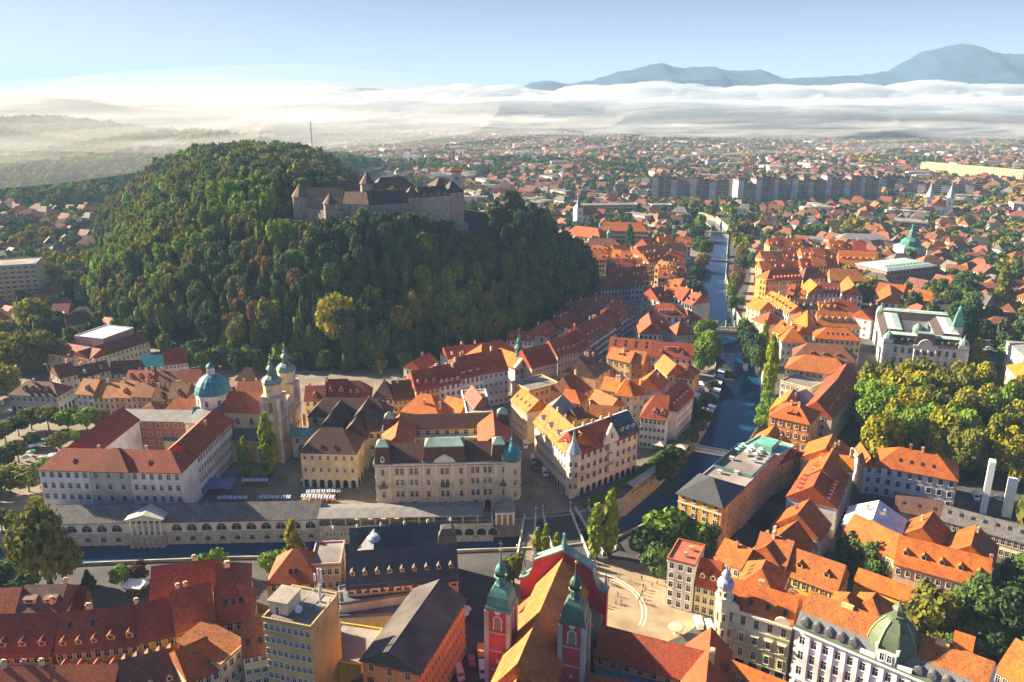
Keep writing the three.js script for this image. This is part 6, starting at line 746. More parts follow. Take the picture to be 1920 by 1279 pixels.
bd('roof_pavilion','glazed pavilion with a wide pale flat roof behind the beige school','building',0,-231.0,-432.8,-17.6,[{w:19.2,d:22.7,h:14.5,roof:'f',rm:'white',wm:'grey',fl:1,b:[9,6],win:[2.6,2.2],ground:1,rim:FRAME}]);
bd('turquoise_roof_house','low house with a bright turquoise sheet roof below the wooded slope',0,0,-190.1,-401.4,2.0,[{w:13,d:9,h:7,roof:'g',rm:'turq',wm:'white',rh:4.5,fl:2,b:[4,2,0,2]}]);
bd('slope_house','white-gabled house with a dark red roof next to the turquoise roof',0,0,-179.8,-403.8,24.0,[{w:11.2,d:12,h:8,roof:'g',rm:'maroon',wm:'white',rh:6,fl:2,b:[6,2,0,2],win:[0.9,1.2]}]);
bd('slope_house','dark-roofed house left of the turquoise roof',0,0,-199.0,-389.2,8.7,[{w:14.1,d:10,h:7.5,roof:'g',rm:'dark',wm:'grey',rh:5,fl:2,b:[5,0,0,2]}]);
bd('town_house','cream house, dark red roof, first from left in the low row under the wooded slope',0,'houses in the low row under the wooded slope',-184.3,-374.9,-3.3,[{w:13.7,d:9.2,h:8.5,wm:'cream',rm:'maroon',fl:2,rh:3.7,b:[5,2,0,2],dorm:[[0,3,0.25,1.2]],chim:[[0.74,-0.02],[-0.29,-0.34]]}]);
bd('town_house','beige house, brown roof, second from left in the low row under the wooded slope',0,'houses in the low row under the wooded slope',-171.6,-374.7,1.0,[{w:12.5,d:9.2,h:8.3,wm:'beige',rm:'brown',fl:2,rh:3.7,b:[5,2,0,2],chim:[[-0.49,-0.1]]}]);
bd('town_house','cream house, dark red roof, third from left in the low row under the wooded slope',0,'houses in the low row under the wooded slope',-160.0,-375.4,3.0,[{w:11,d:9.9,h:8.5,wm:'cream',rm:'maroon',fl:2,rh:4,b:[4,2,0,2],chim:[[0.55,-0.2]]}]);
bd('town_house','cream house, dark red roof, first from left in the red-roofed row behind the dome',0,'houses in the red-roofed row behind the dome',-140.7,-354.0,-95.4,[{w:11.9,d:12.8,h:10.1,wm:'cream',rm:'maroon',fl:3,rh:5.1,b:[5,2,0,2],dorm:[[0,2,0.25,1.2]],chim:[[0.13,0.06],[-0.46,-0.31]]}]);
bd('town_house','beige house, brown roof, second from left in the red-roofed row behind the dome',0,'houses in the red-roofed row behind the dome',-128.1,-350.3,-31.5,[{w:8.6,d:12.1,h:10.4,wm:'beige',rm:'brown',fl:3,rh:4.8,b:[3,2,0,2],dorm:[[0,1,0.25,1.2]],chim:[[0.52,-0.29]]}]);
bd('town_house','cream house, dark red roof, third from left in the red-roofed row behind the dome',0,'houses in the red-roofed row behind the dome',-120.2,-348.4,-2.3,[{w:14.3,d:11.5,h:11.3,wm:'cream',rm:'maroon',fl:3,rh:4.6,b:[5,2,0,2],chim:[[-0.72,-0.25],[0.09,-0.29]]}]);
bd('slope_house','small brown-roofed house among the trees above the cathedral',0,0,-134.1,-383.0,-2.1,[{w:11.4,d:9,h:6,roof:'h',rm:'brown',wm:'cream',rh:5,fl:1,b:[3,2]}]);
bd('town_house','cream house with dark red roof with three dormers beside the cathedral tower',0,'houses with three dormers beside the cathedral tower',-87.4,-333.0,4.3,[{w:8.8,d:11.5,h:15,wm:'cream',rm:'maroon',fl:4,rh:4.6,b:[3,2,0,2],dorm:[[0,1,0.25,1.2]],chim:[[-0.66,-0.24]]}]);
bd('town_house','narrow yellow house with two dormers in a dark red roof near the cathedral towers',0,0,-79.0,-337.7,4.7,[{w:9.6,d:12,h:15,roof:'g',rm:'maroon',wm:'yellow',rh:6,fl:4,b:[6],dorm:[[0,2,0.25,1.7]],chim:[[-0.9,0.1]]}]);
bd('town_house','cream house with two round dormers right of the narrow yellow house',0,0,-69.2,-339.1,3.3,[{w:10,d:12,h:14.2,roof:'r',rm:'maroon',wm:'cream',rh:5.6,fl:4,b:[5,2],dorm:[[0,2,0.25,1.2]]}]);
bd('town_house','white house under a dark hipped roof below the castle wood',0,0,-57.8,-340.0,-3.4,[{w:9.5,d:11,h:13,roof:'h',rm:'dark',wm:'white',rh:6.5,fl:4,b:[4,2],chim:[[0,0.1]]}]);
bd('town_house','olive-yellow house with a dark roof below the castle wood',0,0,-49.6,-340.8,13.0,[{w:10.1,d:12,h:12.5,roof:'g',rm:'dark',wm:'yellow',rh:7,fl:4,b:[5,2],chim:[[-0.5,0.1],[0.2,0]]}]);
bd('town_house','ochre house with three small dormers left of the white arcaded house',0,0,-40.7,-342.7,23.3,[{w:11,d:14,h:17,roof:'g',rm:'maroon',wm:'ochre',rh:7,fl:5,b:[5,0,0,3],dorm:[[0,3,0.3,1.1]]}]);
bd('town_house','white house with four rounded dormers left of the town hall',0,0,-31.6,-348.8,28.6,[{w:10.7,d:14,h:17,roof:'g',rm:'maroon',wm:'white',rh:7,fl:5,b:[4],dorm:[[0,4,0.12,1.3]],chim:[[-0.6,-0.2],[0.4,-0.3],[0.7,0.2]]}]);
bd('town_house','white house with tall arched windows near the town hall',0,0,-22.7,-358.2,33.8,[{w:12.2,d:15,h:17.5,roof:'g',rm:'maroon',wm:'white',rh:8,fl:4,b:[5,0,0,2],win:[1.2,2.4],arch:[2,3],dorm:[[0,3,0.2,1.6,'shed']],chim:[[-0.95,0.2],[-0.3,0]]}]);
bd('town_house','lilac-grey house with small square windows joined to the town hall',0,0,-11.2,-365.1,28.4,[{w:13.1,d:15,h:17.5,roof:'g',rm:'red',wm:'lilac',rh:8,fl:4,b:[5],win:[1.1,1.7],chim:[[0.2,0]]}]);
bd('town_house','long beige-yellow house with small windows right of the town hall',0,0,11.5,-381.9,36.7,[{w:16.3,d:16,h:15,roof:'g',rm:'maroon',wm:'beige',rh:7.5,fl:3,b:[9],win:[0.9,1.5]}]);
bd('town_house','pale grey house with four white dormers beyond the beige house',0,0,24.9,-399.6,39.6,[{w:15,d:14,h:15,roof:'g',rm:'maroon',wm:'grey',rh:7,fl:4,b:[7,2,0,2],dorm:[[0,4,0.25,1.2]],dw:'white'}]);
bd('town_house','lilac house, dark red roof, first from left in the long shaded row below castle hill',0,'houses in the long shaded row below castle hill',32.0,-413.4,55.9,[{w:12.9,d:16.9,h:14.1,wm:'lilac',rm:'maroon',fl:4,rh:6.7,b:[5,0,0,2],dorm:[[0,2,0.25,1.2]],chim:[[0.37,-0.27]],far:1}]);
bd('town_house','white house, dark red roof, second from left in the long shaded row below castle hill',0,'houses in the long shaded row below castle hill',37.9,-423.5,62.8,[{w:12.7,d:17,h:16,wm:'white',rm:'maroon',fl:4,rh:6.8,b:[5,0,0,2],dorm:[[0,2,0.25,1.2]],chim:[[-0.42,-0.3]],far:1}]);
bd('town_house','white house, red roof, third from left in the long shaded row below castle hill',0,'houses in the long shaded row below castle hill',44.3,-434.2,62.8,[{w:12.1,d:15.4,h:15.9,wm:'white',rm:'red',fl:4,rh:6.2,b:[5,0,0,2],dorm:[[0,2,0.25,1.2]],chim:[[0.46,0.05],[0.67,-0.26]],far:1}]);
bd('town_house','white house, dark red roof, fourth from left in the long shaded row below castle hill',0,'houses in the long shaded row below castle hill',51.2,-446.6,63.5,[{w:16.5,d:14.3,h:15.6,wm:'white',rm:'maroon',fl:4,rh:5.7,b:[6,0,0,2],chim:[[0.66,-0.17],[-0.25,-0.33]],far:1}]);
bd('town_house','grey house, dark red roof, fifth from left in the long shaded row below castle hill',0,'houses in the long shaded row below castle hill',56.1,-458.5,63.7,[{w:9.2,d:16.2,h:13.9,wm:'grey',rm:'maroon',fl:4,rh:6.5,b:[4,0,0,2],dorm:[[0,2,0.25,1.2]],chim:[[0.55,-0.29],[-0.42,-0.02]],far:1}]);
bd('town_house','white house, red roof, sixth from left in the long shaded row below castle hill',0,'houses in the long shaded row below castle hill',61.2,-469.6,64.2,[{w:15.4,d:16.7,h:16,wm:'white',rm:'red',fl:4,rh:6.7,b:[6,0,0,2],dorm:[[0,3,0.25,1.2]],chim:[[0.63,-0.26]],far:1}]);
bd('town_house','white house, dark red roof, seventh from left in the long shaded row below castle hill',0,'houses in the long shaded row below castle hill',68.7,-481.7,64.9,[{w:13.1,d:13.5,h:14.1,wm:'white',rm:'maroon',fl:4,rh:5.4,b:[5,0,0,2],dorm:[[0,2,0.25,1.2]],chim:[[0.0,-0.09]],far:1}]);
bd('town_house','white house with red roof in the back row tucked against the wooded slope',0,'houses in the back row tucked against the wooded slope',5.2,-445.6,-10.8,[{w:14.7,d:10.4,h:7.8,wm:'white',rm:'red',fl:2,rh:4.2,b:[6,2,0,2],dorm:[[0,3,0.25,1.2]],chim:[[-0.06,-0.13]]}]);
bd('town_house','grey house, dark red roof, first from left in the shaded yards between hill and street',0,'houses in the shaded yards between hill and street',17.8,-450.7,62.8,[{w:15.3,d:13.6,h:9.9,wm:'grey',rm:'maroon',fl:2,rh:5.4,b:[6,0,0,2],dorm:[[0,3,0.25,1.2]],chim:[[-0.5,-0.12]],far:1}]);
bd('town_house','white house, dark red roof, second from left in the shaded yards between hill and street',0,'houses in the shaded yards between hill and street',29.1,-463.4,34.8,[{w:13,d:12.7,h:10.6,wm:'white',rm:'maroon',fl:2,rh:5.1,b:[5,0,0,2],dorm:[[0,2,0.25,1.2]],chim:[[-0.57,-0.11],[0.62,-0.06]],far:1}]);
bd('town_house','grey house, red roof, third from left in the shaded yards between hill and street',0,'houses in the shaded yards between hill and street',33.8,-470.8,76.2,[{w:15.2,d:12.6,h:9.8,wm:'grey',rm:'red',fl:2,rh:5,b:[6,0,0,2],dorm:[[0,3,0.25,1.2]],chim:[[0.2,0.02]],far:1}]);
bd('town_house','white house, dark red roof, first from left behind the town hall roof',0,'houses behind the town hall roof',-31.3,-409.5,25.8,[{w:11.7,d:11.7,h:9.4,wm:'white',rm:'maroon',fl:2,rh:4.7,b:[4,2,0,2],dorm:[[0,2,0.25,1.2]],chim:[[0.79,-0.13]]}]);
bd('town_house','grey house, dark red roof, second from left behind the town hall roof',0,'houses behind the town hall roof',-20.7,-414.6,25.8,[{w:11.9,d:11.7,h:8.9,wm:'grey',rm:'maroon',fl:2,rh:4.7,b:[5,2,0,2],chim:[[0.09,-0.05]]}]);
bd('town_house','white house with dark red roof at the forest edge behind the ochre house',0,'houses at the forest edge behind the ochre house',-47.4,-392.3,62.6,[{w:16.4,d:10.6,h:9.4,wm:'white',rm:'maroon',fl:2,rh:4.2,b:[6,2,0,2],chim:[[0.24,-0.05]]}]);
bd('town_house','white house, dark red roof, first from left in the upper shaded rows below trees',0,'houses in the upper shaded rows below trees',38.0,-503.5,36.1,[{w:10.5,d:13.6,h:9.5,wm:'white',rm:'maroon',fl:2,rh:5.4,b:[4,0,0,2],dorm:[[0,2,0.25,1.2]],chim:[[0.25,-0.21]],far:1}]);
bd('town_house','grey house, red roof, second from left in the upper shaded rows below trees',0,'houses in the upper shaded rows below trees',46.9,-510.8,45.0,[{w:14.5,d:12.9,h:9.8,wm:'grey',rm:'red',fl:2,rh:5.1,b:[6,0,0,2],chim:[[-0.38,0.04]],far:1}]);
bd('town_house','white house, dark red roof, third from left in the upper shaded rows below trees',0,'houses in the upper shaded rows below trees',58.8,-519.4,29.1,[{w:11.8,d:11.7,h:10.7,wm:'white',rm:'maroon',fl:2,rh:4.7,b:[5,0,0,2],dorm:[[0,2,0.25,1.2]],chim:[[-0.54,-0.05]],far:1}]);
bd('town_house','grey house, dark red roof, fourth from left in the upper shaded rows below trees',0,'houses in the upper shaded rows below trees',69.6,-524.8,25.3,[{w:11.5,d:11.6,h:8.9,wm:'grey',rm:'maroon',fl:2,rh:4.7,b:[4,0,0,2],dorm:[[0,2,0.25,1.2]],chim:[[-0.76,-0.23],[0.57,-0.18]],far:1}]);
bd('town_house','white house, red roof, first from left in the middle shaded rows behind the street',0,'houses in the middle shaded rows behind the street',32.9,-466.4,59.4,[{w:20.8,d:13,h:11.2,wm:'white',rm:'red',fl:3,rh:5.2,b:[8,0,0,2],chim:[[-0.71,0.01]],far:1}]);
bd('town_house','grey house, dark red roof, second from left in the middle shaded rows behind the street',0,'houses in the middle shaded rows behind the street',42.0,-480.0,59.4,[{w:11.9,d:11.2,h:12.4,wm:'grey',rm:'maroon',fl:3,rh:4.5,b:[5,0,0,2],dorm:[[0,2,0.25,1.2]],chim:[[-0.26,-0.03]],far:1}]);
bd('town_house','white house, dark red roof, third from left in the middle shaded rows behind the street',0,'houses in the middle shaded rows behind the street',50.8,-494.2,56.1,[{w:20.9,d:11.6,h:11.5,wm:'white',rm:'maroon',fl:3,rh:4.7,b:[8,0,0,2],dorm:[[0,4,0.25,1.2]],chim:[[0.6,0.01]],far:1}]);
bd('courtyard_house','brown-roofed market house with cream front, arches and courtyard next to the cathedral',0,0,-68.8,-280.6,-3.3,[{w:21.1,d:14,h:15,roof:'h',rm:'dark',wm:'cream',rh:7,fl:3,b:[7,3,0,3],win:[1.0,1.7],ground:2,sky:[[0,2,0.2]]},{x:12.3,z:-20.4,r:0.33,w:7.7,d:12,h:15,roof:'g',rm:'dark',wm:'cream',rh:6,fl:3,b:[3]}]);
bd('courtyard_house','dark-roofed rear wing with a lit orange slope behind the cream market house',0,0,-61.9,-304.3,-3.3,[{w:11,d:30,h:14,ax:'z',roof:'g',rm:'dark',wm:'cream',rh:6,fl:3,b:[0,8]},{x:-7.5,z:-12,w:34,d:12,h:14,roof:'h',rm:'dark',wm:'cream',rh:6,fl:3,b:[6],arch:[1,2],win:[2.0,2.6]},{x:-11.1,z:2,w:11,d:24,h:14,ax:'z',roof:'g',rm:'dark',wm:'cream',rh:6,fl:3,b:[0,0,0,8]}]);
bd('orange_roof_house','house with a lit orange hip roof behind the green-domed palace',0,0,-37.3,-323.0,-20.0,[{w:18.1,d:14,h:13,roof:'h',rm:'bright',wm:'peach',rh:6.5,fl:3,b:[5,3,0,4],chim:[[0.9,0.5],[0.1,0.5]]}]);
bd('orange_roof_house','small house with crossed orange gables left of the roof-terrace house',0,0,-23.9,-322.1,-30.8,[{w:10.1,d:12,h:13,roof:'g',rm:'bright',wm:'peach',rh:5,fl:3,b:[3,0,0,3]}]);
bd('terrace_house','pale house with roof terrace, blue skylight and corner spire in the old town',0,0,-15.3,-319.8,8.3,[{w:10.4,d:26.2,h:17,roof:'f',rm:'flat',wm:'white',fl:4,b:[4,4,0,5],chim:[[0.2,0.3,0.8,0.8,1.2],[0.6,-0.3,1.6,1,1.3],[-0.4,-0.5]]},{x:0.2,z:1.3,r:0.18,w:7.3,d:16,h:18,roof:'g',ax:'z',rm:'brown',wm:'white',rh:4.5,fl:1}]);
bd('gable_house','tall cream gabled house with stepped dark roof and chimneys in the old town block',0,0,37.4,-374.3,-30.9,[{w:17,d:17,h:13,rm:'dark',wm:'peach',fl:4,b:[0,3],chim:[[-0.2,0.1],[0.3,0.2],[0.1,-0.2]],dorm:[[0,2,0.4,1.6]],roof:'g',ax:'z',rh:8}]);
bd('gable_house','dark brown steep-roofed house in front of the tall cream gable',0,0,27.9,-351.1,-40.6,[{w:14,d:13.1,h:11.5,rm:'brown',wm:'peach',fl:3,b:[0,3],chim:[[0.3,0.1]],roof:'r',ax:'z',rh:7.5}]);
bd('gable_house','long house with orange slope and tall chimneys in the middle of the old block',0,0,46.9,-346.4,-31.2,[{w:8.4,d:9,h:14,rm:'bright',wm:'peach',rh:4.5,fl:3,b:[3,2,0,2],chim:[[0.8,0.2,1.2,0.9,2.5],[0.5,0.2,1,0.9,2.2]]}]);
bd('corner_turret_house','beige corner house with a pointed orange hip roof in the old block',0,0,51.4,-336.2,-16.0,[{w:7.5,d:12,h:16,roof:'p',rm:'bright',wm:'stone',rh:6,fl:4,b:[2,3,0,3],win:[1,1.8],chim:[[0.3,0.3]]}]);
bd('corner_turret_house','beige house joined right of the pointed orange hip roof',0,0,55.6,-338.2,5.4,[{w:5.5,d:14,h:16,roof:'g',rm:'bright',wm:'stone',rh:5,fl:4,b:[2,2,0,2],win:[1,1.8],chim:[[0.7,0.4,0.9,0.9,2.2]]}]);
bd('gable_house','white-walled house with an orange roof turned to the sun behind the beige corner',0,0,65.5,-350.9,-26.6,[{w:12,d:14.4,h:14,rm:'bright',wm:'white',fl:3,b:[0,4],chim:[[0.2,0.4]],roof:'g',ax:'z',rh:5}]);
bd('gable_house','mustard-roofed house with a flat dormer at the back of the old block',0,0,57.5,-391.5,-36.5,[{w:13.6,d:10,h:13.5,rm:'old',wm:'peach',rh:4.5,fl:3,b:[4,2,0,2],chim:[[0.1,0.2]],dorm:[[0,1,0.4,3,'shed']]}]);
bd('gable_house','orange-walled house with a curved roof at the back of the old block',0,0,65.9,-387.9,-29.4,[{w:6.7,d:9,h:13,rm:'old',wm:'orange',rh:5,fl:3,b:[2,0,0,2]}]);
bd('quay_house','house with mossy yellowish hipped roof near the riverside terraces',0,0,83.2,-369.1,-20.9,[{w:13.4,d:12,h:13,roof:'h',rm:'old',wm:'cream',rh:5,fl:3,b:[6,4],chim:[[0.4,0.5]]}]);
bd('gable_house','house with a plain orange slope left of the mossy hipped roof',0,0,77.8,-371.8,-78.6,[{w:15.9,d:9,h:14,rm:'bright',wm:'peach',rh:5,fl:3,b:[3,2]}]);
bd('quay_house','red-roofed house with an orange wall at the riverside end of the block',0,0,86.8,-371.7,48.4,[{w:6.6,d:10,h:13,roof:'h',rm:'red',wm:'orange',rh:4,fl:3,b:[2,3]}]);
bd('quay_house','white corner house with steep red roof and dormers above the riverside awnings',0,0,61.2,-315.9,-17.2,[{w:10.7,d:15,h:14,roof:'l',rm:'red',wm:'white',rh:8,fl:4,b:[6,0,0,3],win:[1.1,1.7],dorm:[[0,2,0.2,1.8]],fm:WFRAME}]);
bd('quay_house','long white house with red roof and a row of dormers facing the river',0,0,70.9,-329.2,59.1,[{w:20.8,d:12,h:14,roof:'g',rm:'maroon',wm:'white',rh:7,fl:4,b:[8],dorm:[[0,5,0.3,1.3]]}]);
bd('quay_house','white riverside house with dark red roof beyond the dormered one',0,0,76.2,-339.8,68.4,[{w:14.6,d:11,h:12,roof:'g',rm:'maroon',wm:'white',rh:6,fl:3,b:[5]}]);
bd('gable_house','low house with an orange gable and plum tree court in the old block',0,0,28.0,-334.3,-24.1,[{w:8.7,d:9,h:13,roof:'r',rm:'bright',wm:'peach',rh:4,fl:3,b:[4,2]}]);
bd('gable_house','house with a long ochre-orange roof behind the corner palace',0,0,42.4,-333.6,-56.3,[{w:14.5,d:8,h:11.5,rm:'old',wm:'cream',rh:4,fl:3,b:[5,2]}]);
bd('gable_house','house with a mossy orange roof directly behind the turret palace',0,0,39.7,-318.6,-12.8,[{w:12.4,d:9,h:12,rm:'old',wm:'yellow',rh:4,fl:3,b:[5,2]}]);
bd('gable_house','small yellow house with a dark flat-topped roof behind the turret palace',0,0,27.5,-315.6,32.5,[{w:5.1,d:9,h:13,rm:'dark',wm:'yellow',rh:3,fl:2,b:[3]}]);
bd('gable_house','grey-roofed house with a white gable on the street of the old block',0,0,19.8,-319.8,-21.3,[{w:12,d:12.7,h:13,rm:'grey',wm:'white',fl:3,b:[2,0,0,2],roof:'g',ax:'z',rh:5}]);
bd('gable_house','long cream house with an orange roof facing the sloping street',0,0,8.0,-322.9,-65.5,[{w:16.4,d:11,h:15,rm:'bright',wm:'cream',rh:4.5,fl:4,b:[7],sky:[[0,4,0.4]],win:[1,1.6]}]);
bd('gable_house','dark-roofed house with a rooftop garden of parasols beside the town hall street',0,0,11.1,-353.7,34.3,[{w:17.3,d:14,h:13,roof:'f',rm:'flat',wm:'peach',fl:3,b:[6,2,0,2]}]);
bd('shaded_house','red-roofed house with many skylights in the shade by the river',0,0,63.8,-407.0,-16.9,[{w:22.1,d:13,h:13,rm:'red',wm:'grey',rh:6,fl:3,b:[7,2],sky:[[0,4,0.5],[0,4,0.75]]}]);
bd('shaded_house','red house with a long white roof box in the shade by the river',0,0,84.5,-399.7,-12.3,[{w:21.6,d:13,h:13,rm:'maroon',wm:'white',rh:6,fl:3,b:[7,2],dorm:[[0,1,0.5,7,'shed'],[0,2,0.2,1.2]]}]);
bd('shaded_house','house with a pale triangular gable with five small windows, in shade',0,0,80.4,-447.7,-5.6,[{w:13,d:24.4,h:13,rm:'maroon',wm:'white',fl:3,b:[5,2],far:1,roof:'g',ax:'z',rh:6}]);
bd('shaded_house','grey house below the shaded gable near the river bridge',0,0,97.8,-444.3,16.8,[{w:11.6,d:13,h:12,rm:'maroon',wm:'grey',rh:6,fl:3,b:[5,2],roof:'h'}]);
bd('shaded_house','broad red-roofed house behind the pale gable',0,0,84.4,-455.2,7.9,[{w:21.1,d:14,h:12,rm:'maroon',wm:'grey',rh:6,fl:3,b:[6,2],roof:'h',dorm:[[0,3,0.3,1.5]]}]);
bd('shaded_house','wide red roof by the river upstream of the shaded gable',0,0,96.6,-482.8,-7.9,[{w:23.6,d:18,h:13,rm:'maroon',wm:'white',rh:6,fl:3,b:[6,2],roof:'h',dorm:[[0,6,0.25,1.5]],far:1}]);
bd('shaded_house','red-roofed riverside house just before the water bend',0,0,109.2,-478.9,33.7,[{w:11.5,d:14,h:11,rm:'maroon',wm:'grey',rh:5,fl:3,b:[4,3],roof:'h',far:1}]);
bd('town_house','peach house, orange roof, first from left in the sunlit cluster beyond the castle hill',0,'houses in the sunlit cluster beyond the castle hill',69.5,-666.2,-0.0,[{w:7.3,d:14.3,h:11.4,wm:'peach',rm:'bright',fl:3,rh:5.7,b:[3,0,0,2],chim:[[0.01,-0.24]],far:1}]);
bd('town_house','cream house, orange roof, second from left in the sunlit cluster beyond the castle hill',0,'houses in the sunlit cluster beyond the castle hill',78.7,-664.8,-6.5,[{w:9.6,d:12.6,h:11.7,wm:'cream',rm:'orange',fl:3,rh:5,b:[4,0,0,2],dorm:[[0,2,0.25,1.2]],chim:[[-0.57,-0.01]],far:1}]);
bd('town_house','peach house, orange roof, third from left in the sunlit cluster beyond the castle hill',0,'houses in the sunlit cluster beyond the castle hill',88.9,-664.3,-17.3,[{w:8.1,d:15.8,h:12.4,wm:'peach',rm:'bright',fl:3,rh:6.3,b:[3,0,0,2],dorm:[[0,1,0.25,1.2]],chim:[[0.19,-0.33],[-0.27,-0.13]],far:1}]);
bd('town_house','cream house, orange roof, fourth from left in the sunlit cluster beyond the castle hill',0,'houses in the sunlit cluster beyond the castle hill',95.8,-661.0,-13.5,[{w:7.8,d:13,h:13,wm:'cream',rm:'orange',fl:3,rh:5.2,b:[3,0,0,2],dorm:[[0,1,0.25,1.2]],chim:[[0.39,-0.31]],far:1}]);
bd('town_house','peach house, orange roof, first from left in the rear sunlit row beyond the castle hill',0,'houses in the rear sunlit row beyond the castle hill',77.0,-690.3,-18.3,[{w:14,d:11.8,h:13.1,wm:'peach',rm:'bright',fl:3,rh:4.7,b:[5,0,0,2],dorm:[[0,3,0.25,1.2]],chim:[[0.38,0.05]],far:1}]);
bd('town_house','cream house, orange roof, second from left in the rear sunlit row beyond the castle hill',0,'houses in the rear sunlit row beyond the castle hill',87.1,-689.0,-7.6,[{w:8.7,d:14.3,h:11.1,wm:'cream',rm:'bright',fl:3,rh:5.7,b:[3,0,0,2],dorm:[[0,1,0.25,1.2]],chim:[[-0.29,-0.08]],far:1}]);
bd('town_house','peach house, orange roof, third from left in the rear sunlit row beyond the castle hill',0,'houses in the rear sunlit row beyond the castle hill',93.6,-690.9,24.4,[{w:13.5,d:14.7,h:12.4,wm:'peach',rm:'bright',fl:3,rh:5.9,b:[5,0,0,2],chim:[[0.12,-0.34]],far:1}]);
bd('town_house','peach house, dark red roof, first from left in the half-lit cluster behind the shaded rows',0,'houses in the half-lit cluster behind the shaded rows',82.3,-634.6,-0.0,[{w:10.7,d:15.7,h:11.1,wm:'peach',rm:'maroon',fl:3,rh:6.3,b:[4,0,0,2],dorm:[[0,2,0.25,1.2]],chim:[[-0.19,-0.19],[0.36,-0.23]],far:1}]);
bd('town_house','grey house, red roof, second from left in the half-lit cluster behind the shaded rows',0,'houses in the half-lit cluster behind the shaded rows',92.3,-633.0,-0.0,[{w:9.4,d:12.6,h:12.3,wm:'grey',rm:'red',fl:3,rh:5.1,b:[4,0,0,2],chim:[[-0.66,-0.03]],far:1}]);
bd('town_house','peach house, orange roof, third from left in the half-lit cluster behind the shaded rows',0,'houses in the half-lit cluster behind the shaded rows',101.0,-633.8,-0.0,[{w:7.9,d:14.1,h:12,wm:'peach',rm:'bright',fl:3,rh:5.6,b:[3,0,0,2],chim:[[0.43,-0.26],[-0.74,-0.18]],far:1}]);
bd('town_house','grey house, dark red roof, first from left at the half-shaded old street bend',0,'houses at the half-shaded old street bend',78.5,-596.5,-0.0,[{w:11.8,d:13.2,h:13.1,wm:'grey',rm:'maroon',fl:3,rh:5.3,b:[5,0,0,2],dorm:[[0,2,0.25,1.2]],chim:[[0.33,0.1]],far:1}]);
bd('town_house','white house, dark red roof, second from left at the half-shaded old street bend',0,'houses at the half-shaded old street bend',88.3,-598.6,12.4,[{w:11.3,d:15.4,h:11.5,wm:'white',rm:'maroon',fl:3,rh:6.2,b:[4,0,0,2],chim:[[-0.09,0.04]],far:1}]);
bd('town_house','peach house, red roof, third from left at the half-shaded old street bend',0,'houses at the half-shaded old street bend',97.1,-601.5,20.7,[{w:9.7,d:16.1,h:11.2,wm:'peach',rm:'red',fl:3,rh:6.4,b:[4,0,0,2],dorm:[[0,2,0.25,1.2]],chim:[[0.38,-0.15],[-0.31,0.08]],far:1}]);
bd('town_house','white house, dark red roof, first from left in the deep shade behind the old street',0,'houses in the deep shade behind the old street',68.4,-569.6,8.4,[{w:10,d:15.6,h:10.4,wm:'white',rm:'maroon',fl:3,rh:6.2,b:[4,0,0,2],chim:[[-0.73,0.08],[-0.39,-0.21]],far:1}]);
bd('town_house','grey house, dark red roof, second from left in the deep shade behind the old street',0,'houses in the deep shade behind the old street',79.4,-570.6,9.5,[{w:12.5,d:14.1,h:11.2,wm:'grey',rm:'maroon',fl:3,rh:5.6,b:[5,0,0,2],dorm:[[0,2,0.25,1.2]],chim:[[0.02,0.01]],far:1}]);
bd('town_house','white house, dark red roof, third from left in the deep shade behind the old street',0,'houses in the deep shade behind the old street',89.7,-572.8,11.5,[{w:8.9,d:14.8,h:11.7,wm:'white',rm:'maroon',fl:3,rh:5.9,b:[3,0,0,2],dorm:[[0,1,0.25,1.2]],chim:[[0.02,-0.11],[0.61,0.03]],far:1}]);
bd('town_house','white house, dark red roof, first from left on the shaded left side of narrow street',0,'houses on the shaded left side of narrow street',99.0,-540.6,-83.1,[{w:15.4,d:11.4,h:12.4,wm:'white',rm:'maroon',fl:3,rh:4.6,b:[6,0,0,2],chim:[[-0.6,0.08]],far:1}]);
bd('town_house','grey house, red roof, second from left on the shaded left side of narrow street',0,'houses on the shaded left side of narrow street',102.1,-528.6,-70.4,[{w:12.1,d:12.2,h:13.5,wm:'grey',rm:'red',fl:3,rh:4.9,b:[5,0,0,2],chim:[[0.22,0.08]],far:1}]);
bd('town_house','grey house, dark red roof, first from left between narrow street and river, front line',0,'houses between narrow street and river, front line',97.6,-524.6,33.9,[{w:10.8,d:18.2,h:12.3,wm:'grey',rm:'maroon',fl:3,rh:7.3,b:[4,0,0,2],dorm:[[0,2,0.25,1.2]],chim:[[-0.4,0.03],[-0.16,-0.24]],far:1}]);
bd('town_house','white house, dark red roof, second from left between narrow street and river, front line',0,'houses between narrow street and river, front line',115.9,-521.7,-49.0,[{w:8.9,d:15.4,h:13.7,wm:'white',rm:'maroon',fl:3,rh:6.1,b:[3,0,0,2],chim:[[0.18,-0.16]],far:1}]);
bd('town_house','grey house, dark red roof, third from left between narrow street and river, front line',0,'houses between narrow street and river, front line',122.4,-513.3,-58.9,[{w:9.5,d:16.1,h:12,wm:'grey',rm:'maroon',fl:3,rh:6.4,b:[4,0,0,2],dorm:[[0,2,0.25,1.2]],chim:[[-0.78,0.09],[0.23,-0.24]],far:1}]);
bd('town_house','peach house, orange roof, first from left between narrow street and river, second line',0,'houses between narrow street and river, second line',112.6,-551.5,-39.6,[{w:5.2,d:14.7,h:12.3,wm:'peach',rm:'bright',fl:3,rh:5.9,b:[2,0,0,2],dorm:[[0,1,0.25,1.2]],chim:[[0.42,-0.26],[-0.57,-0.28]],far:1}]);
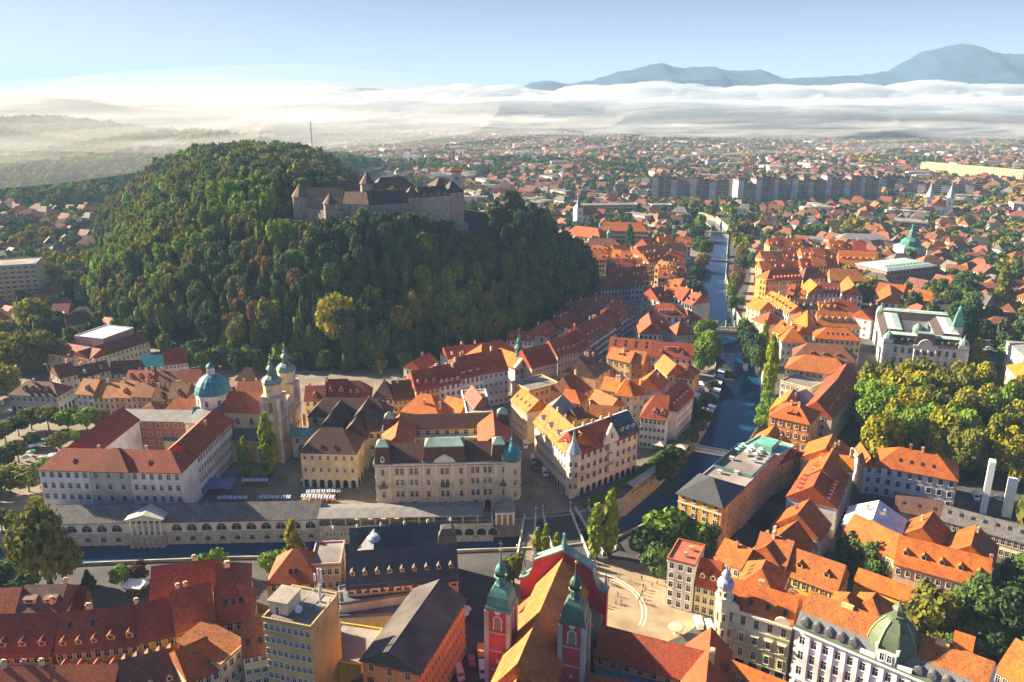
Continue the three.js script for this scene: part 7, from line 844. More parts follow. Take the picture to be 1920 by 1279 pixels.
bd('town_house','cream house, orange roof, second from left between narrow street and river, second line',0,'houses between narrow street and river, second line',117.4,-548.4,-39.6,[{w:6.1,d:15.9,h:13.2,wm:'cream',rm:'orange',fl:3,rh:6.4,b:[2,0,0,2],dorm:[[0,1,0.25,1.2]],chim:[[-0.42,-0.31],[0.78,-0.21]],far:1}]);
bd('town_house','white house, red roof, third from left between narrow street and river, second line',0,'houses between narrow street and river, second line',118.4,-548.2,-2.5,[{w:6.7,d:16.1,h:12.2,wm:'white',rm:'red',fl:3,rh:6.4,b:[3,0,0,2],chim:[[0.18,0.06],[-0.08,-0.26]],far:1}]);
bd('town_house','white house, dark red roof, first from left between narrow street and river, third line',0,'houses between narrow street and river, third line',115.4,-591.9,-15.0,[{w:7.7,d:15.6,h:12.5,wm:'white',rm:'maroon',fl:3,rh:6.2,b:[3,0,0,2],dorm:[[0,1,0.25,1.2]],chim:[[-0.17,-0.34],[-0.75,0.03]],far:1}]);
bd('town_house','cream house, weathered orange roof, second from left between narrow street and river, third line',0,'houses between narrow street and river, third line',120.4,-590.9,0.1,[{w:6.8,d:14.9,h:13.7,wm:'cream',rm:'old',fl:3,rh:6,b:[3,0,0,2],dorm:[[0,1,0.25,1.2]],chim:[[-0.27,-0.08],[-0.13,-0.02]],far:1}]);
bd('town_house','white house, dark red roof, third from left between narrow street and river, third line',0,'houses between narrow street and river, third line',125.9,-591.3,14.4,[{w:8,d:14.2,h:12.3,wm:'white',rm:'maroon',fl:3,rh:5.7,b:[3,0,0,2],dorm:[[0,1,0.25,1.2]],chim:[[0.28,-0.04],[0.04,-0.11]],far:1}]);
bd('town_house','peach house, orange roof, first from left between narrow street and river, fourth line',0,'houses between narrow street and river, fourth line',119.9,-617.1,-43.0,[{w:9,d:12.7,h:13.3,wm:'peach',rm:'bright',fl:3,rh:5.1,b:[3,0,0,2],dorm:[[0,2,0.25,1.2]],chim:[[-0.72,-0.18],[-0.59,-0.31]],far:1}]);
bd('town_house','cream house, dark red roof, second from left between narrow street and river, fourth line',0,'houses between narrow street and river, fourth line',125.0,-613.5,-25.1,[{w:7.6,d:12.6,h:13,wm:'cream',rm:'maroon',fl:3,rh:5.1,b:[3,0,0,2],chim:[[-0.68,-0.28]],far:1}]);
bd('town_house','white house, weathered orange roof, third from left between narrow street and river, fourth line',0,'houses between narrow street and river, fourth line',130.5,-614.0,-0.0,[{w:9.5,d:15.5,h:13.2,wm:'white',rm:'old',fl:3,rh:6.2,b:[4,0,0,2],chim:[[0.06,-0.32],[-0.76,0.01]],far:1}]);
bd('town_house','cream house, orange roof, first from left in red block by far bridge, front line',0,'houses in red block by far bridge, front line',110.4,-642.4,33.7,[{w:9.5,d:15,h:14.4,wm:'cream',rm:'bright',fl:4,rh:6,b:[4,0,0,2],dorm:[[0,2,0.25,1.2]],chim:[[0.06,-0.03]],far:1}]);
bd('town_house','peach house, orange roof, second from left in red block by far bridge, front line',0,'houses in red block by far bridge, front line',120.6,-647.6,25.9,[{w:11.4,d:14,h:15.1,wm:'peach',rm:'orange',fl:4,rh:5.6,b:[4,0,0,2],dorm:[[0,2,0.25,1.2]],chim:[[-0.58,-0.11]],far:1}]);
bd('town_house','white house, dark red roof, third from left in red block by far bridge, front line',0,'houses in red block by far bridge, front line',135.2,-651.4,-0.0,[{w:12.9,d:15.2,h:13.8,wm:'white',rm:'maroon',fl:4,rh:6.1,b:[5,0,0,2],chim:[[-0.61,-0.0]],far:1}]);
bd('town_house','cream house, orange roof, first from left in red block by far bridge, middle line',0,'houses in red block by far bridge, middle line',109.7,-668.5,42.6,[{w:14.3,d:15.6,h:14.9,wm:'cream',rm:'orange',fl:4,rh:6.2,b:[5,0,0,2],dorm:[[0,3,0.25,1.2]],chim:[[-0.64,-0.12]],far:1}]);
bd('town_house','peach house, weathered orange roof, second from left in red block by far bridge, middle line',0,'houses in red block by far bridge, middle line',121.9,-679.9,36.7,[{w:17.3,d:17.8,h:14.1,wm:'peach',rm:'old',fl:4,rh:7.1,b:[7,0,0,2],chim:[[-0.21,-0.35],[0.41,-0.29]],far:1}]);
bd('town_house','white house, weathered orange roof, third from left in red block by far bridge, middle line',0,'houses in red block by far bridge, middle line',140.4,-687.9,19.5,[{w:18.5,d:14.4,h:14.5,wm:'white',rm:'old',fl:4,rh:5.8,b:[7,0,0,2],chim:[[0.73,-0.26],[-0.67,-0.3]],far:1}]);
bd('town_house','cream house, red roof, first from left in red block by far bridge, rear line',0,'houses in red block by far bridge, rear line',121.8,-708.2,38.3,[{w:14.2,d:19.9,h:13.5,wm:'cream',rm:'red',fl:4,rh:8,b:[5,0,0,2],chim:[[0.77,0.06]],far:1}]);
bd('town_house','peach house, orange roof, second from left in red block by far bridge, rear line',0,'houses in red block by far bridge, rear line',138.6,-715.8,7.9,[{w:13,d:20.4,h:13.6,wm:'peach',rm:'orange',fl:4,rh:8.2,b:[5,0,0,2],chim:[[-0.09,0.07],[0.22,-0.21]],far:1}]);
bd('town_house','white house, red roof, third from left in red block by far bridge, rear line',0,'houses in red block by far bridge, rear line',154.6,-714.0,-10.8,[{w:13.3,d:17.6,h:14,wm:'white',rm:'red',fl:4,rh:7,b:[5,0,0,2],dorm:[[0,2,0.25,1.2]],chim:[[0.5,-0.22],[-0.29,-0.01]],far:1}]);
bd('church_hall','long yellow church hall with an orange roof beyond the castle hill','church',0,73.7,-784.3,-35.8,[{w:41.4,d:18,h:11,rm:'orange',wm:'yellow',rh:8,fl:2,b:[9,3,0,3],win:[1.3,2.6],far:1,roof:'h'}]);
bd('monastery','long orange-roofed monastery wing with pale windowed front behind the poplars','building',0,111.8,-781.9,-9.9,[{w:43.8,d:16,h:17,rm:'orange',wm:'cream',rh:7,fl:4,b:[20,5],far:1,roof:'r'}]);
bd('barn_roof_house','long grey-brown roofed house in front of the monastery',0,0,87.0,-736.4,-12.5,[{w:29.7,d:15,h:10,rm:'brown',wm:'cream',rh:6,fl:2,b:[8,3],far:1,roof:'r'}]);
bd('terracotta_block','large terracotta-walled block with orange roofs and round dormers by the river trees','building',0,193.4,-565.0,12.3,[{w:28.5,d:15,h:17,rm:'orange',wm:'orange',rh:6,fl:4,b:[11],dorm:[[0,8,0.15,1.2]],far:1,roof:'l'},{x:-1.7,z:2.4,r:-1.47,w:7.4,d:26,h:17,rm:'orange',wm:'orange',rh:6,fl:4,b:[2],far:1,roof:'f'}]);
bd('town_house','peach house, orange roof, first from left in block above terracotta wall, rear line',0,'houses in block above terracotta wall, rear line',232.1,-703.1,-0.0,[{w:9.4,d:15.1,h:15.9,wm:'peach',rm:'orange',fl:4,rh:6,b:[4,0,0,2],dorm:[[0,2,0.25,1.2]],chim:[[0.08,-0.18],[0.37,-0.09]],far:1}]);
bd('town_house','cream house, red roof, second from left in block above terracotta wall, rear line',0,'houses in block above terracotta wall, rear line',241.4,-704.3,-0.0,[{w:9.3,d:17.5,h:15.4,wm:'cream',rm:'red',fl:4,rh:7,b:[4,0,0,2],chim:[[0.72,0.09],[0.77,-0.21]],far:1}]);
bd('town_house','peach house, orange roof, third from left in block above terracotta wall, rear line',0,'houses in block above terracotta wall, rear line',251.4,-703.2,-0.0,[{w:10.7,d:15.4,h:15.4,wm:'peach',rm:'orange',fl:4,rh:6.2,b:[4,0,0,2],dorm:[[0,2,0.25,1.2]],chim:[[0.45,-0.34]],far:1}]);
bd('town_house','peach house, orange roof, first from left in block above terracotta wall, middle line',0,'houses in block above terracotta wall, middle line',209.5,-648.7,5.7,[{w:10.5,d:15.5,h:14.4,wm:'peach',rm:'orange',fl:4,rh:6.2,b:[4,0,0,2],chim:[[0.14,-0.34]],far:1}]);
bd('town_house','white house, dark roof, second from left in block above terracotta wall, middle line',0,'houses in block above terracotta wall, middle line',218.7,-649.3,5.7,[{w:7.9,d:14.8,h:14.4,wm:'white',rm:'dark',fl:4,rh:5.9,b:[3,0,0,2],chim:[[0.35,-0.03]],far:1}]);
bd('town_house','peach house, dark red roof, third from left in block above terracotta wall, middle line',0,'houses in block above terracotta wall, middle line',228.4,-650.9,5.7,[{w:11.7,d:16.1,h:14.9,wm:'peach',rm:'maroon',fl:4,rh:6.4,b:[5,0,0,2],dorm:[[0,2,0.25,1.2]],chim:[[0.41,-0.28]],far:1}]);
bd('town_house','peach house, orange roof, first from left in block above terracotta wall, front line',0,'houses in block above terracotta wall, front line',196.5,-610.5,5.0,[{w:8.6,d:13.1,h:14.9,wm:'peach',rm:'orange',fl:4,rh:5.2,b:[3,0,0,2],chim:[[-0.07,-0.13]],far:1}]);
bd('town_house','white house, dark red roof, second from left in block above terracotta wall, front line',0,'houses in block above terracotta wall, front line',207.1,-611.3,5.0,[{w:12.6,d:12.7,h:14.9,wm:'white',rm:'maroon',fl:4,rh:5.1,b:[5,0,0,2],dorm:[[0,2,0.25,1.2]],chim:[[-0.17,-0.32],[-0.63,-0.29]],far:1}]);
bd('town_house','cream house, orange roof, third from left in block above terracotta wall, front line',0,'houses in block above terracotta wall, front line',218.0,-612.5,5.0,[{w:9.5,d:13.1,h:14.3,wm:'cream',rm:'orange',fl:4,rh:5.3,b:[4,0,0,2],chim:[[0.44,-0.08]],far:1}]);
bd('town_house','white house, orange roof, first from left in the rooftops left of the big gabled hall',0,'houses in the rooftops left of the big gabled hall',248.4,-666.7,-0.0,[{w:9.4,d:17.8,h:13.3,wm:'white',rm:'orange',fl:4,rh:7.1,b:[4,0,0,2],dorm:[[0,2,0.25,1.2]],chim:[[-0.44,-0.09]],far:1}]);
bd('town_house','cream house, red roof, second from left in the rooftops left of the big gabled hall',0,'houses in the rooftops left of the big gabled hall',258.1,-665.2,-0.0,[{w:10.1,d:14.8,h:14.6,wm:'cream',rm:'red',fl:4,rh:5.9,b:[4,0,0,2],chim:[[0.31,-0.18],[-0.15,-0.04]],far:1}]);
bd('town_house','peach house, orange roof, third from left in the rooftops left of the big gabled hall',0,'houses in the rooftops left of the big gabled hall',268.0,-665.6,-0.0,[{w:9.5,d:15.7,h:13.1,wm:'peach',rm:'orange',fl:4,rh:6.3,b:[4,0,0,2],chim:[[-0.62,-0.32]],far:1}]);
bd('town_house','cream house, red roof, first from left in the rooftops below the big gabled hall',0,'houses in the rooftops below the big gabled hall',233.2,-623.9,-0.0,[{w:8.9,d:14.7,h:13.6,wm:'cream',rm:'red',fl:4,rh:5.9,b:[3,0,0,2],dorm:[[0,1,0.25,1.2]],chim:[[-0.62,0.01]],far:1}]);
bd('town_house','peach house, orange roof, second from left in the rooftops below the big gabled hall',0,'houses in the rooftops below the big gabled hall',242.8,-625.7,-0.0,[{w:10.4,d:18.2,h:14.8,wm:'peach',rm:'orange',fl:4,rh:7.3,b:[4,0,0,2],chim:[[-0.58,0.01]],far:1}]);
bd('town_house','white house, orange roof, third from left in the rooftops below the big gabled hall',0,'houses in the rooftops below the big gabled hall',252.9,-625.2,-0.0,[{w:9.7,d:17.3,h:13.4,wm:'white',rm:'orange',fl:4,rh:6.9,b:[4,0,0,2],chim:[[-0.68,-0.17],[0.32,0.07]],far:1}]);
bd('town_house','peach house, orange roof, first from left before the long grey hipped roof',0,'houses before the long grey hipped roof',285.8,-697.7,-6.4,[{w:11.5,d:15.7,h:14.8,wm:'peach',rm:'orange',fl:4,rh:6.3,b:[4,0,0,2],dorm:[[0,2,0.25,1.2]],chim:[[0.13,0.08]],far:1}]);
bd('town_house','cream house, orange roof, second from left before the long grey hipped roof',0,'houses before the long grey hipped roof',295.6,-695.5,-6.4,[{w:8.4,d:13.6,h:13.1,wm:'cream',rm:'orange',fl:4,rh:5.4,b:[3,0,0,2],dorm:[[0,1,0.25,1.2]],chim:[[0.55,-0.29]],far:1}]);
bd('town_house','peach house, red roof, third from left before the long grey hipped roof',0,'houses before the long grey hipped roof',305.2,-696.1,-6.4,[{w:10.5,d:16.9,h:14.1,wm:'peach',rm:'red',fl:4,rh:6.8,b:[4,0,0,2],chim:[[-0.16,-0.03]],far:1}]);
bd('gabled_hall','big hall with steep orange roof and five tall dormers in the right-hand old town','building',0,277.6,-631.8,-15.1,[{w:28.3,d:20,h:15,rm:'orange',wm:'cream',rh:9,fl:4,b:[10,4],dorm:[[0,6,0.35,1.8]],far:1}]);
bd('grey_roof_hall','long hall with a grey hipped roof and tall windows behind the right-hand old town','building',0,334.4,-756.5,-10.2,[{w:44.5,d:18,h:13,rm:'grey',wm:'white',rh:4,fl:1,b:[14,4],win:[2,7],far:1,roof:'h',ground:1}]);
bd('long_low_hall','long low hall with a pale grey roof left of the grey hipped roof','building',0,303.7,-788.9,-15.9,[{w:30.3,d:14,h:7,rm:'grey',wm:'grey',rh:2,fl:1,b:[14,2],far:1,roof:'g'}]);
bd('town_house','brown-roofed house with orange wall panels below the terracotta block',0,0,222.5,-581.9,13.4,[{w:21,d:14,h:14,rm:'brown',wm:'peach',rh:7,fl:4,b:[6],far:1,roof:'h'}]);
bd('town_house','orange-brown hip-roofed house between the terracotta block and the big hall',0,0,245.4,-570.8,-10.5,[{w:25.7,d:15,h:15,rm:'old',wm:'cream',rh:7,fl:4,b:[8,3],far:1,roof:'r'}]);
bd('town_house','white street house with a dark red roof and a row of dormers',0,0,217.8,-533.3,-9.5,[{w:12.7,d:13,h:15,rm:'maroon',wm:'white',rh:5.5,fl:4,b:[5],dorm:[[0,5,0.2,1.2]],far:1}]);
bd('gable_house','white-gabled house with orange slopes facing the street of the right-hand old town',0,0,208.7,-538.2,-6.5,[{w:11,d:20.3,h:14,rm:'bright',wm:'white',fl:4,b:[3,2,0,2],far:1,roof:'g',ax:'z',rh:6}]);
bd('gable_house','white-gabled house with two round windows at the street corner near the university',0,0,235.9,-541.7,-13.5,[{w:12,d:28,h:13,rm:'orange',wm:'white',fl:3,b:[4,4],far:1,roof:'g',ax:'z',rh:7}]);
bd('town_house','white house, orange roof, first from left in the stepped row by river trees, upper line',0,'houses in the stepped row by river trees, upper line',174.7,-513.1,-80.8,[{w:11.3,d:11.3,h:13.7,wm:'white',rm:'bright',fl:4,rh:4.5,b:[4,0,0,2],dorm:[[0,2,0.25,1.2]],chim:[[0.68,-0.17],[0.75,-0.02]],far:1}]);
bd('town_house','cream house, orange roof, second from left in the stepped row by river trees, upper line',0,'houses in the stepped row by river trees, upper line',177.1,-500.6,-82.5,[{w:13.6,d:12.4,h:13.3,wm:'cream',rm:'bright',fl:4,rh:5,b:[5,0,0,2],dorm:[[0,3,0.25,1.2]],chim:[[-0.18,-0.23],[0.32,-0.35]],far:1}]);
bd('town_house','white house, orange roof, third from left in the stepped row by river trees, upper line',0,'houses in the stepped row by river trees, upper line',177.9,-487.4,-85.1,[{w:12.5,d:11.1,h:13.1,wm:'white',rm:'bright',fl:4,rh:4.5,b:[5,0,0,2],dorm:[[0,2,0.25,1.2]],chim:[[-0.24,-0.22]],far:1}]);
bd('town_house','cream house, dark roof, first from left in the stepped row by river trees, rear line',0,'houses in the stepped row by river trees, rear line',185.3,-530.6,-25.8,[{w:7.3,d:14.1,h:14,wm:'cream',rm:'dark',fl:4,rh:5.6,b:[3,0,0,2],chim:[[-0.75,-0.29],[0.77,0.01]],far:1}]);
bd('town_house','peach house, orange roof, second from left in the stepped row by river trees, rear line',0,'houses in the stepped row by river trees, rear line',190.5,-528.3,-25.8,[{w:4.2,d:14.4,h:15,wm:'peach',rm:'orange',fl:4,rh:5.8,b:[2,0,0,2],dorm:[[0,1,0.25,1.2]],chim:[[-0.75,-0.18]],far:1}]);
bd('town_house','cream house, orange roof, third from left in the stepped row by river trees, rear line',0,'houses in the stepped row by river trees, rear line',195.0,-524.6,-25.8,[{w:7.2,d:11.7,h:13.1,wm:'cream',rm:'orange',fl:4,rh:4.7,b:[3,0,0,2],dorm:[[0,1,0.25,1.2]],chim:[[0.2,-0.13]],far:1}]);
bd('town_house','cream riverside house with a lit orange roof above the poplar',0,0,161.3,-499.7,-64.5,[{w:12.1,d:13,h:12,rm:'bright',wm:'cream',rh:5,fl:4,b:[3,3]}]);
bd('town_house','cream house with an orange hip roof behind the poplar tops',0,0,156.4,-467.6,-69.6,[{w:14.2,d:14,h:12,rm:'red',wm:'cream',rh:5,fl:3,b:[3,3,0,3],roof:'h'}]);
bd('town_house','dark-roofed house with three dormers in the middle of the right-hand old town',0,0,187.7,-497.3,-4.2,[{w:13.3,d:12,h:13,rm:'dark',wm:'white',rh:5,fl:3,b:[5,2],dorm:[[0,3,0.3,1.4]]}]);
bd('town_house','house with a row of chimneys and an old orange roof near the university street',0,0,201.3,-492.4,-4.8,[{w:11.7,d:12,h:13,rm:'old',wm:'peach',rh:5,fl:3,b:[5,2],dorm:[[0,3,0.3,1.4]],chim:[[-0.3,0.2],[0.2,0.1],[0.6,0.1]]}]);
bd('town_house','red patchwork-roofed house at the street corner across from the university',0,0,214.3,-491.9,-8.3,[{w:13.3,d:14,h:13,rm:'red',wm:'cream',rh:6,fl:3,b:[6,3],roof:'r',chim:[[0.2,0.1],[0.5,0.2]]}]);
bd('town_house','orange gabled house with a white flank in the right-hand old town',0,0,173.9,-451.6,-19.5,[{w:13,d:37,h:13,rm:'bright',wm:'white',fl:3,b:[3,4,0,5],sky:[[0,2,0.5]],roof:'g',ax:'z',rh:5}]);
bd('town_house','small hip-roofed house left of the orange gable with the white flank',0,0,176.2,-469.3,-57.6,[{w:10.6,d:11,h:12,rm:'orange',wm:'white',rh:5,fl:3,b:[4,2,0,2],roof:'h'}]);
bd('town_house','long old-orange house with tall sunlit dormers by the university street',0,0,192.9,-454.6,-12.3,[{w:23.6,d:15,h:14,rm:'old',wm:'cream',rh:7,fl:3,b:[10,3],dorm:[[0,5,0.4,1.8]],roof:'r'}]);
bd('town_house','cream-white street house with small skylights and stone vases on its corners',0,0,180.8,-425.4,-14.6,[{w:23.7,d:14,h:15,rm:'orange',wm:'cream',rh:4.5,fl:4,b:[9,3,0,4],sky:[[0,5,0.45]],win:[1.2,2],roof:'h'}]);
bd('town_house','orange-roofed house with two black dormers above the hip-roofed white house',0,0,161.2,-440.7,-57.5,[{w:15.1,d:14,h:13,rm:'bright',wm:'yellow',rh:5,fl:3,b:[4,2,0,4],dorm:[[0,2,0.5,1.5]],chim:[[0.1,0.2],[-0.4,0.1]]}]);
bd('town_house','white house with an orange hip roof and two window rows behind the poplar',0,0,156.9,-426.5,-9.8,[{w:13,d:14,h:13,rm:'orange',wm:'white',rh:6,fl:3,b:[5,0,0,4],roof:'h',fm:WFRAME}]);
bd('long_roof_house','broad house with a rusty brown tiled roof right of the poplars',0,0,163.6,-397.0,-18.7,[{w:30.3,d:15,h:13,rm:'brown',wm:'cream',rh:6,fl:3,b:[8,3,0,3],roof:'h',dorm:[[0,3,0.25,1.6,'shed']]}]);
bd('long_roof_house','house with a long rusty hip roof and roof terrace above the river poplars',0,0,154.5,-377.8,-25.9,[{w:30.9,d:18,h:13,rm:'old',wm:'beige',rh:5.5,fl:3,b:[10,3,0,3],roof:'h'}]);
bd('terrace_block','pale block with a blue awning and planted roof terrace beside the river poplars',0,0,140.0,-361.2,-46.2,[{w:14.9,d:14,h:11,rm:'flat',wm:'beige',fl:3,b:[6,2,0,4],roof:'f'}]);
bd('corner_palace','peach corner palace with orange hip roof and eyebrow dormers on the small square',0,0,117.4,-306.7,-34.5,[{w:16.1,d:16,h:17,roof:'h',rm:'orange',wm:'orange',rh:5,fl:4,b:[5,3,0,3],win:[1.2,2.2],arch:[1,2,3],dorm:[[0,2,0.25,2.2,'shed']],chim:[[-0.2,0.2],[0.2,0.2]],fm:WFRAME}]);
bd('gable_house','stepped orange-roofed house behind the peach corner palace',0,0,121.1,-324.2,-29.4,[{w:13,d:15.5,h:13,rm:'bright',wm:'cream',fl:3,b:[3,0,0,3],chim:[[0.2,0.3]],roof:'g',ax:'z',rh:6}]);
bd('grey_shed_roof','white-walled annexe with a grey sheet roof between the orange roofs',0,0,127.3,-330.0,36.7,[{w:9.5,d:13,h:15,rm:'grey',wm:'white',rh:3,fl:1,b:[2]}]);
bd('street_house','long dark-roofed street house with three dormers opposite the plane trees',0,0,139.0,-328.2,54.8,[{w:36.5,d:14,h:14,rm:'maroon',wm:'beige',rh:6,fl:4,b:[9,0,0,2],dorm:[[0,3,0.3,1.6]]}]);
bd('street_house','dark red roofed house with a green-capped corner at the far end of that street',0,0,155.5,-353.4,58.7,[{w:22.5,d:14,h:14,rm:'maroon',wm:'beige',rh:6,fl:4,b:[6,0,0,2]}]);
bd('gable_house','white gabled house with an orange and black roof standing at the footbridge',0,0,101.3,-286.8,-30.6,[{w:13,d:10.3,h:13,rm:'bright',wm:'white',fl:4,b:[0,5,0,2],dorm:[[0,2,0.35,1.4]],chim:[[0.0,0.6],[0.4,0.5]],roof:'g',ax:'z',rh:5.5}]);
bd('narrow_house','narrow house with a dark brown roof squeezed between hotel and white gable',0,0,104.2,-275.8,-54.5,[{w:5,d:16,h:12,rm:'brown',wm:'yellow',rh:4,fl:3,b:[3,4]}]);
bd('long_house','long house with a bright orange roof, white gable end and round corner dormers',0,0,113.4,-260.3,-32.0,[{w:15,d:20.4,h:13,rm:'orange',wm:'white',fl:4,b:[0,6,0,4],sky:[[0,3,0.5],[2,3,0.5]],dorm:[[2,2,0.5,1.6]],roof:'g',ax:'z',rh:6}]);
bd('long_house','house with an orange and dark red roof behind the long orange-roofed house',0,0,119.0,-274.4,-30.5,[{w:16,d:15,h:14,rm:'orange',wm:'cream',fl:4,b:[0,3,0,4],chim:[[0.3,0.4],[-0.2,0.3]],roof:'g',ax:'z',rh:5}]);
bd('long_house','lower red-roofed part with a white gable wall in the foreground of the long house',0,0,104.6,-246.7,-30.8,[{w:16,d:14,h:12,rm:'red',wm:'white',fl:4,b:[0,6,0,5],dorm:[[0,5,0.3,1.2],[2,4,0.35,1.2]],roof:'g',ax:'z',rh:6}]);
bd('tall_annexe','tall cream annexe with a small orange roof right of the long house',0,0,121.7,-264.1,-21.1,[{w:4.8,d:12,h:15,rm:'bright',wm:'cream',rh:3,fl:4,b:[0,2],roof:'g',chim:[[0.6,0,1,1.5,2.6]]}]);
bd('gable_house','house with a white front gable and orange left slope below the long house',0,0,94.5,-230.6,-36.7,[{w:15,d:12,h:9.5,rm:'orange',wm:'white',fl:3,b:[0,3],chim:[[0.0,-0.3]],roof:'g',ax:'z',rh:6.5}]);
bd('cottage','orange-roofed small house with a chimney left of the courtyard trees',0,0,82.8,-215.8,-44.1,[{w:13,d:20.7,h:9,rm:'orange',wm:'cream',fl:3,b:[0,3,0,2],chim:[[-0.4,0.2],[0.2,-0.5,0.9,0.9,2.6],[0.0,-0.7,0.9,0.9,2.6]],roof:'g',ax:'z',rh:6}]);
bd('villa','pale villa with orange hip roof, glazed roof terrace and balconies below the plane trees','villa',0,150.6,-269.8,-28.2,[{w:27,d:16,h:12,roof:'h',rm:'orange',wm:'white',rh:5.5,fl:3,b:[8,4,0,3],win:[1.3,2.2],sky:[[0,4,0.4]],chim:[[-0.2,0],[0.1,0.05]]},{x:-17.6,z:2.6,r:0.35,w:3.7,d:14,h:12,ax:'z',roof:'g',rm:'orange',wm:'white',rh:3,fl:3,b:[1]}]);
bd('narrow_corner_house','narrow white corner house with a red sheet roof and green frieze on the round square',0,0,50.9,-203.9,-26.6,[{w:7.8,d:11.5,h:15.3,roof:'f',rm:'rust',wm:'white',fl:5,b:[3],win:[1.2,1.9],arch:[3],fm:WFRAME,rim:ROOF.rust,chim:[[0.3,-0.3,1.4,0.8,0.9],[0.1,0.4,0.8,0.8,1]]}]);
bd('low_house','low cream house with dark red roof and two round dormers beside narrow corner house',0,0,57.7,-201.0,-26.6,[{w:6,d:11,h:9.5,rm:'maroon',wm:'cream',rh:5.5,fl:3,b:[3],dorm:[[0,2,0.25,1.5]]}]);
bd('orange_block','orange-roofed rear house behind the low cream house',0,0,69.0,-213.1,-44.9,[{w:8.9,d:12,h:9,rm:'orange',wm:'peach',rh:4,fl:2,b:[3,0,0,3],chim:[[0.0,0.2]]}]);
bd('yellow_house','yellow house with a mossy orange roof in the yards behind the round square',0,0,80.1,-212.2,-34.0,[{w:9.8,d:12,h:11,rm:'old',wm:'yellow',rh:5,fl:3,b:[5,0,0,2],chim:[[-0.2,0.1]]},{x:12.4,z:1.6,r:-0.08,w:15.6,d:11,h:8.5,rm:'old',wm:'yellow',rh:6,fl:2,b:[6,2],dorm:[[0,2,0.35,1.7]]}]);
bd('garden_range','long low range with an orange tiled roof along the garden wall',0,0,115.2,-200.0,-40.6,[{w:27.7,d:8,h:4.5,rm:'orange',wm:'yellow',rh:2.6,fl:1}]);
bd('dormer_range','long beige house with orange roof and five gabled dormers',0,0,127.0,-205.3,-32.7,[{w:23.9,d:12,h:10.5,rm:'orange',wm:'beige',rh:6.2,fl:2,b:[9,2,0,2],win:[1.1,1.8],dorm:[[0,5,0.33,1.5]],chim:[[0.98,-0.2]]}]);
bd('panel_roof_house','house with an orange roof carrying a yellow panel, left of the dormer range',0,0,115.4,-221.2,-55.9,[{w:17.6,d:11,h:9.5,rm:'orange',wm:'beige',rh:5,fl:2,b:[5,0,0,2]}]);
bd('metal_roof_house','house with a pale blue and white sheet-metal roof and cream gable',0,0,117.9,-230.2,-31.4,[{w:17,d:13.9,h:10.5,rm:'white',wm:'beige',fl:2,b:[0,2,0,2],chim:[[0.0,0.3],[0.1,-0.3]],roof:'g',ax:'z',rh:4.5}]);
bd('small_orange_house','small house with an orange and dark red gable roof behind the dormer range, left one',0,0,132.0,-224.8,-40.3,[{w:12,d:13.2,h:9.5,rm:'orange',wm:'white',fl:2,b:[3,2,0,2],chim:[[0.1,-0.3]],roof:'g',ax:'z',rh:5}]);
bd('small_orange_house','small house with an orange and dark red gable roof behind the dormer range, right one',0,0,141.5,-215.5,-34.9,[{w:13,d:14.4,h:9.5,rm:'orange',wm:'grey',fl:2,b:[0,2,0,2],chim:[[0.4,0.1]],roof:'g',ax:'z',rh:5}]);
bd('grey_roof_range','long row of pale houses under grey-brown roofs behind the small orange houses',0,0,156.8,-234.3,-37.2,[{w:24.4,d:12,h:7.5,rm:'asbestos',wm:'cream',rh:2.8,fl:2,b:[14],sky:[[0,7,0.6]]}]);
bd('grey_roof_range','dark flat-roofed shed range left of the long grey-brown roofs',0,0,141.1,-247.2,-26.3,[{w:14.5,d:14,h:7,rm:'dark',wm:'beige',rh:2,fl:1,b:[4],sky:[[0,3,0.6]]}]);
bd('right_edge_house','cream house with a smooth orange hip roof at the right edge',0,0,258.0,-365.9,-106.8,[{w:29.7,d:22,h:12,rm:'bright',wm:'cream',rh:8,fl:3,b:[4,0,0,4],roof:'h'}]);
bd('right_edge_hall','white hall with a grey stepped roof at the right edge above the car park','building',0,279.2,-394.0,-104.1,[{w:30.8,d:30,h:16,rm:'grey',wm:'white',rh:3,fl:3,b:[4,0,0,6],roof:'h',win:[1.6,3]}]);
bd('town_house','peach house, orange roof, first from left beyond the car park at right edge',0,'houses beyond the car park at right edge',346.9,-521.1,-95.3,[{w:8,d:16.6,h:14.7,wm:'peach',rm:'orange',fl:4,rh:6.7,b:[3,0,0,2],dorm:[[0,1,0.25,1.2]],chim:[[0.49,-0.34],[-0.23,-0.32]],far:1}]);
bd('town_house','cream house, red roof, second from left beyond the car park at right edge',0,'houses beyond the car park at right edge',346.0,-513.1,-95.3,[{w:8,d:16.2,h:15,wm:'cream',rm:'red',fl:4,rh:6.5,b:[3,0,0,2],dorm:[[0,1,0.25,1.2]],chim:[[0.63,-0.04]],far:1}]);
bd('town_house','white house with orange roof left of the university, facing its street',0,'houses left of the university, facing its street',221.5,-478.9,42.6,[{w:19.9,d:13.6,h:12.3,wm:'white',rm:'orange',fl:3,rh:5.4,b:[8,2,0,2],chim:[[0.63,-0.21]]}]);
bd('museum_house','orange-roofed house with a white gable between the university and the brick library',0,0,257.7,-528.4,-22.8,[{w:16,d:32.2,h:11,rm:'orange',wm:'white',fl:3,b:[4,3],far:1,roof:'g',ax:'z',rh:6}]);
bd('museum_house','orange-roofed house with a low white wall right behind the university',0,0,283.9,-532.3,-17.0,[{w:20.5,d:16,h:10,rm:'bright',wm:'white',rh:5,fl:2,b:[7,3],far:1,roof:'r'}]);
bd('museum_house','orange-roofed wing left of the low white wall behind the university',0,0,266.5,-544.9,-36.6,[{w:17.8,d:14,h:12,rm:'orange',wm:'peach',rh:5,fl:3,b:[6,2],far:1}]);
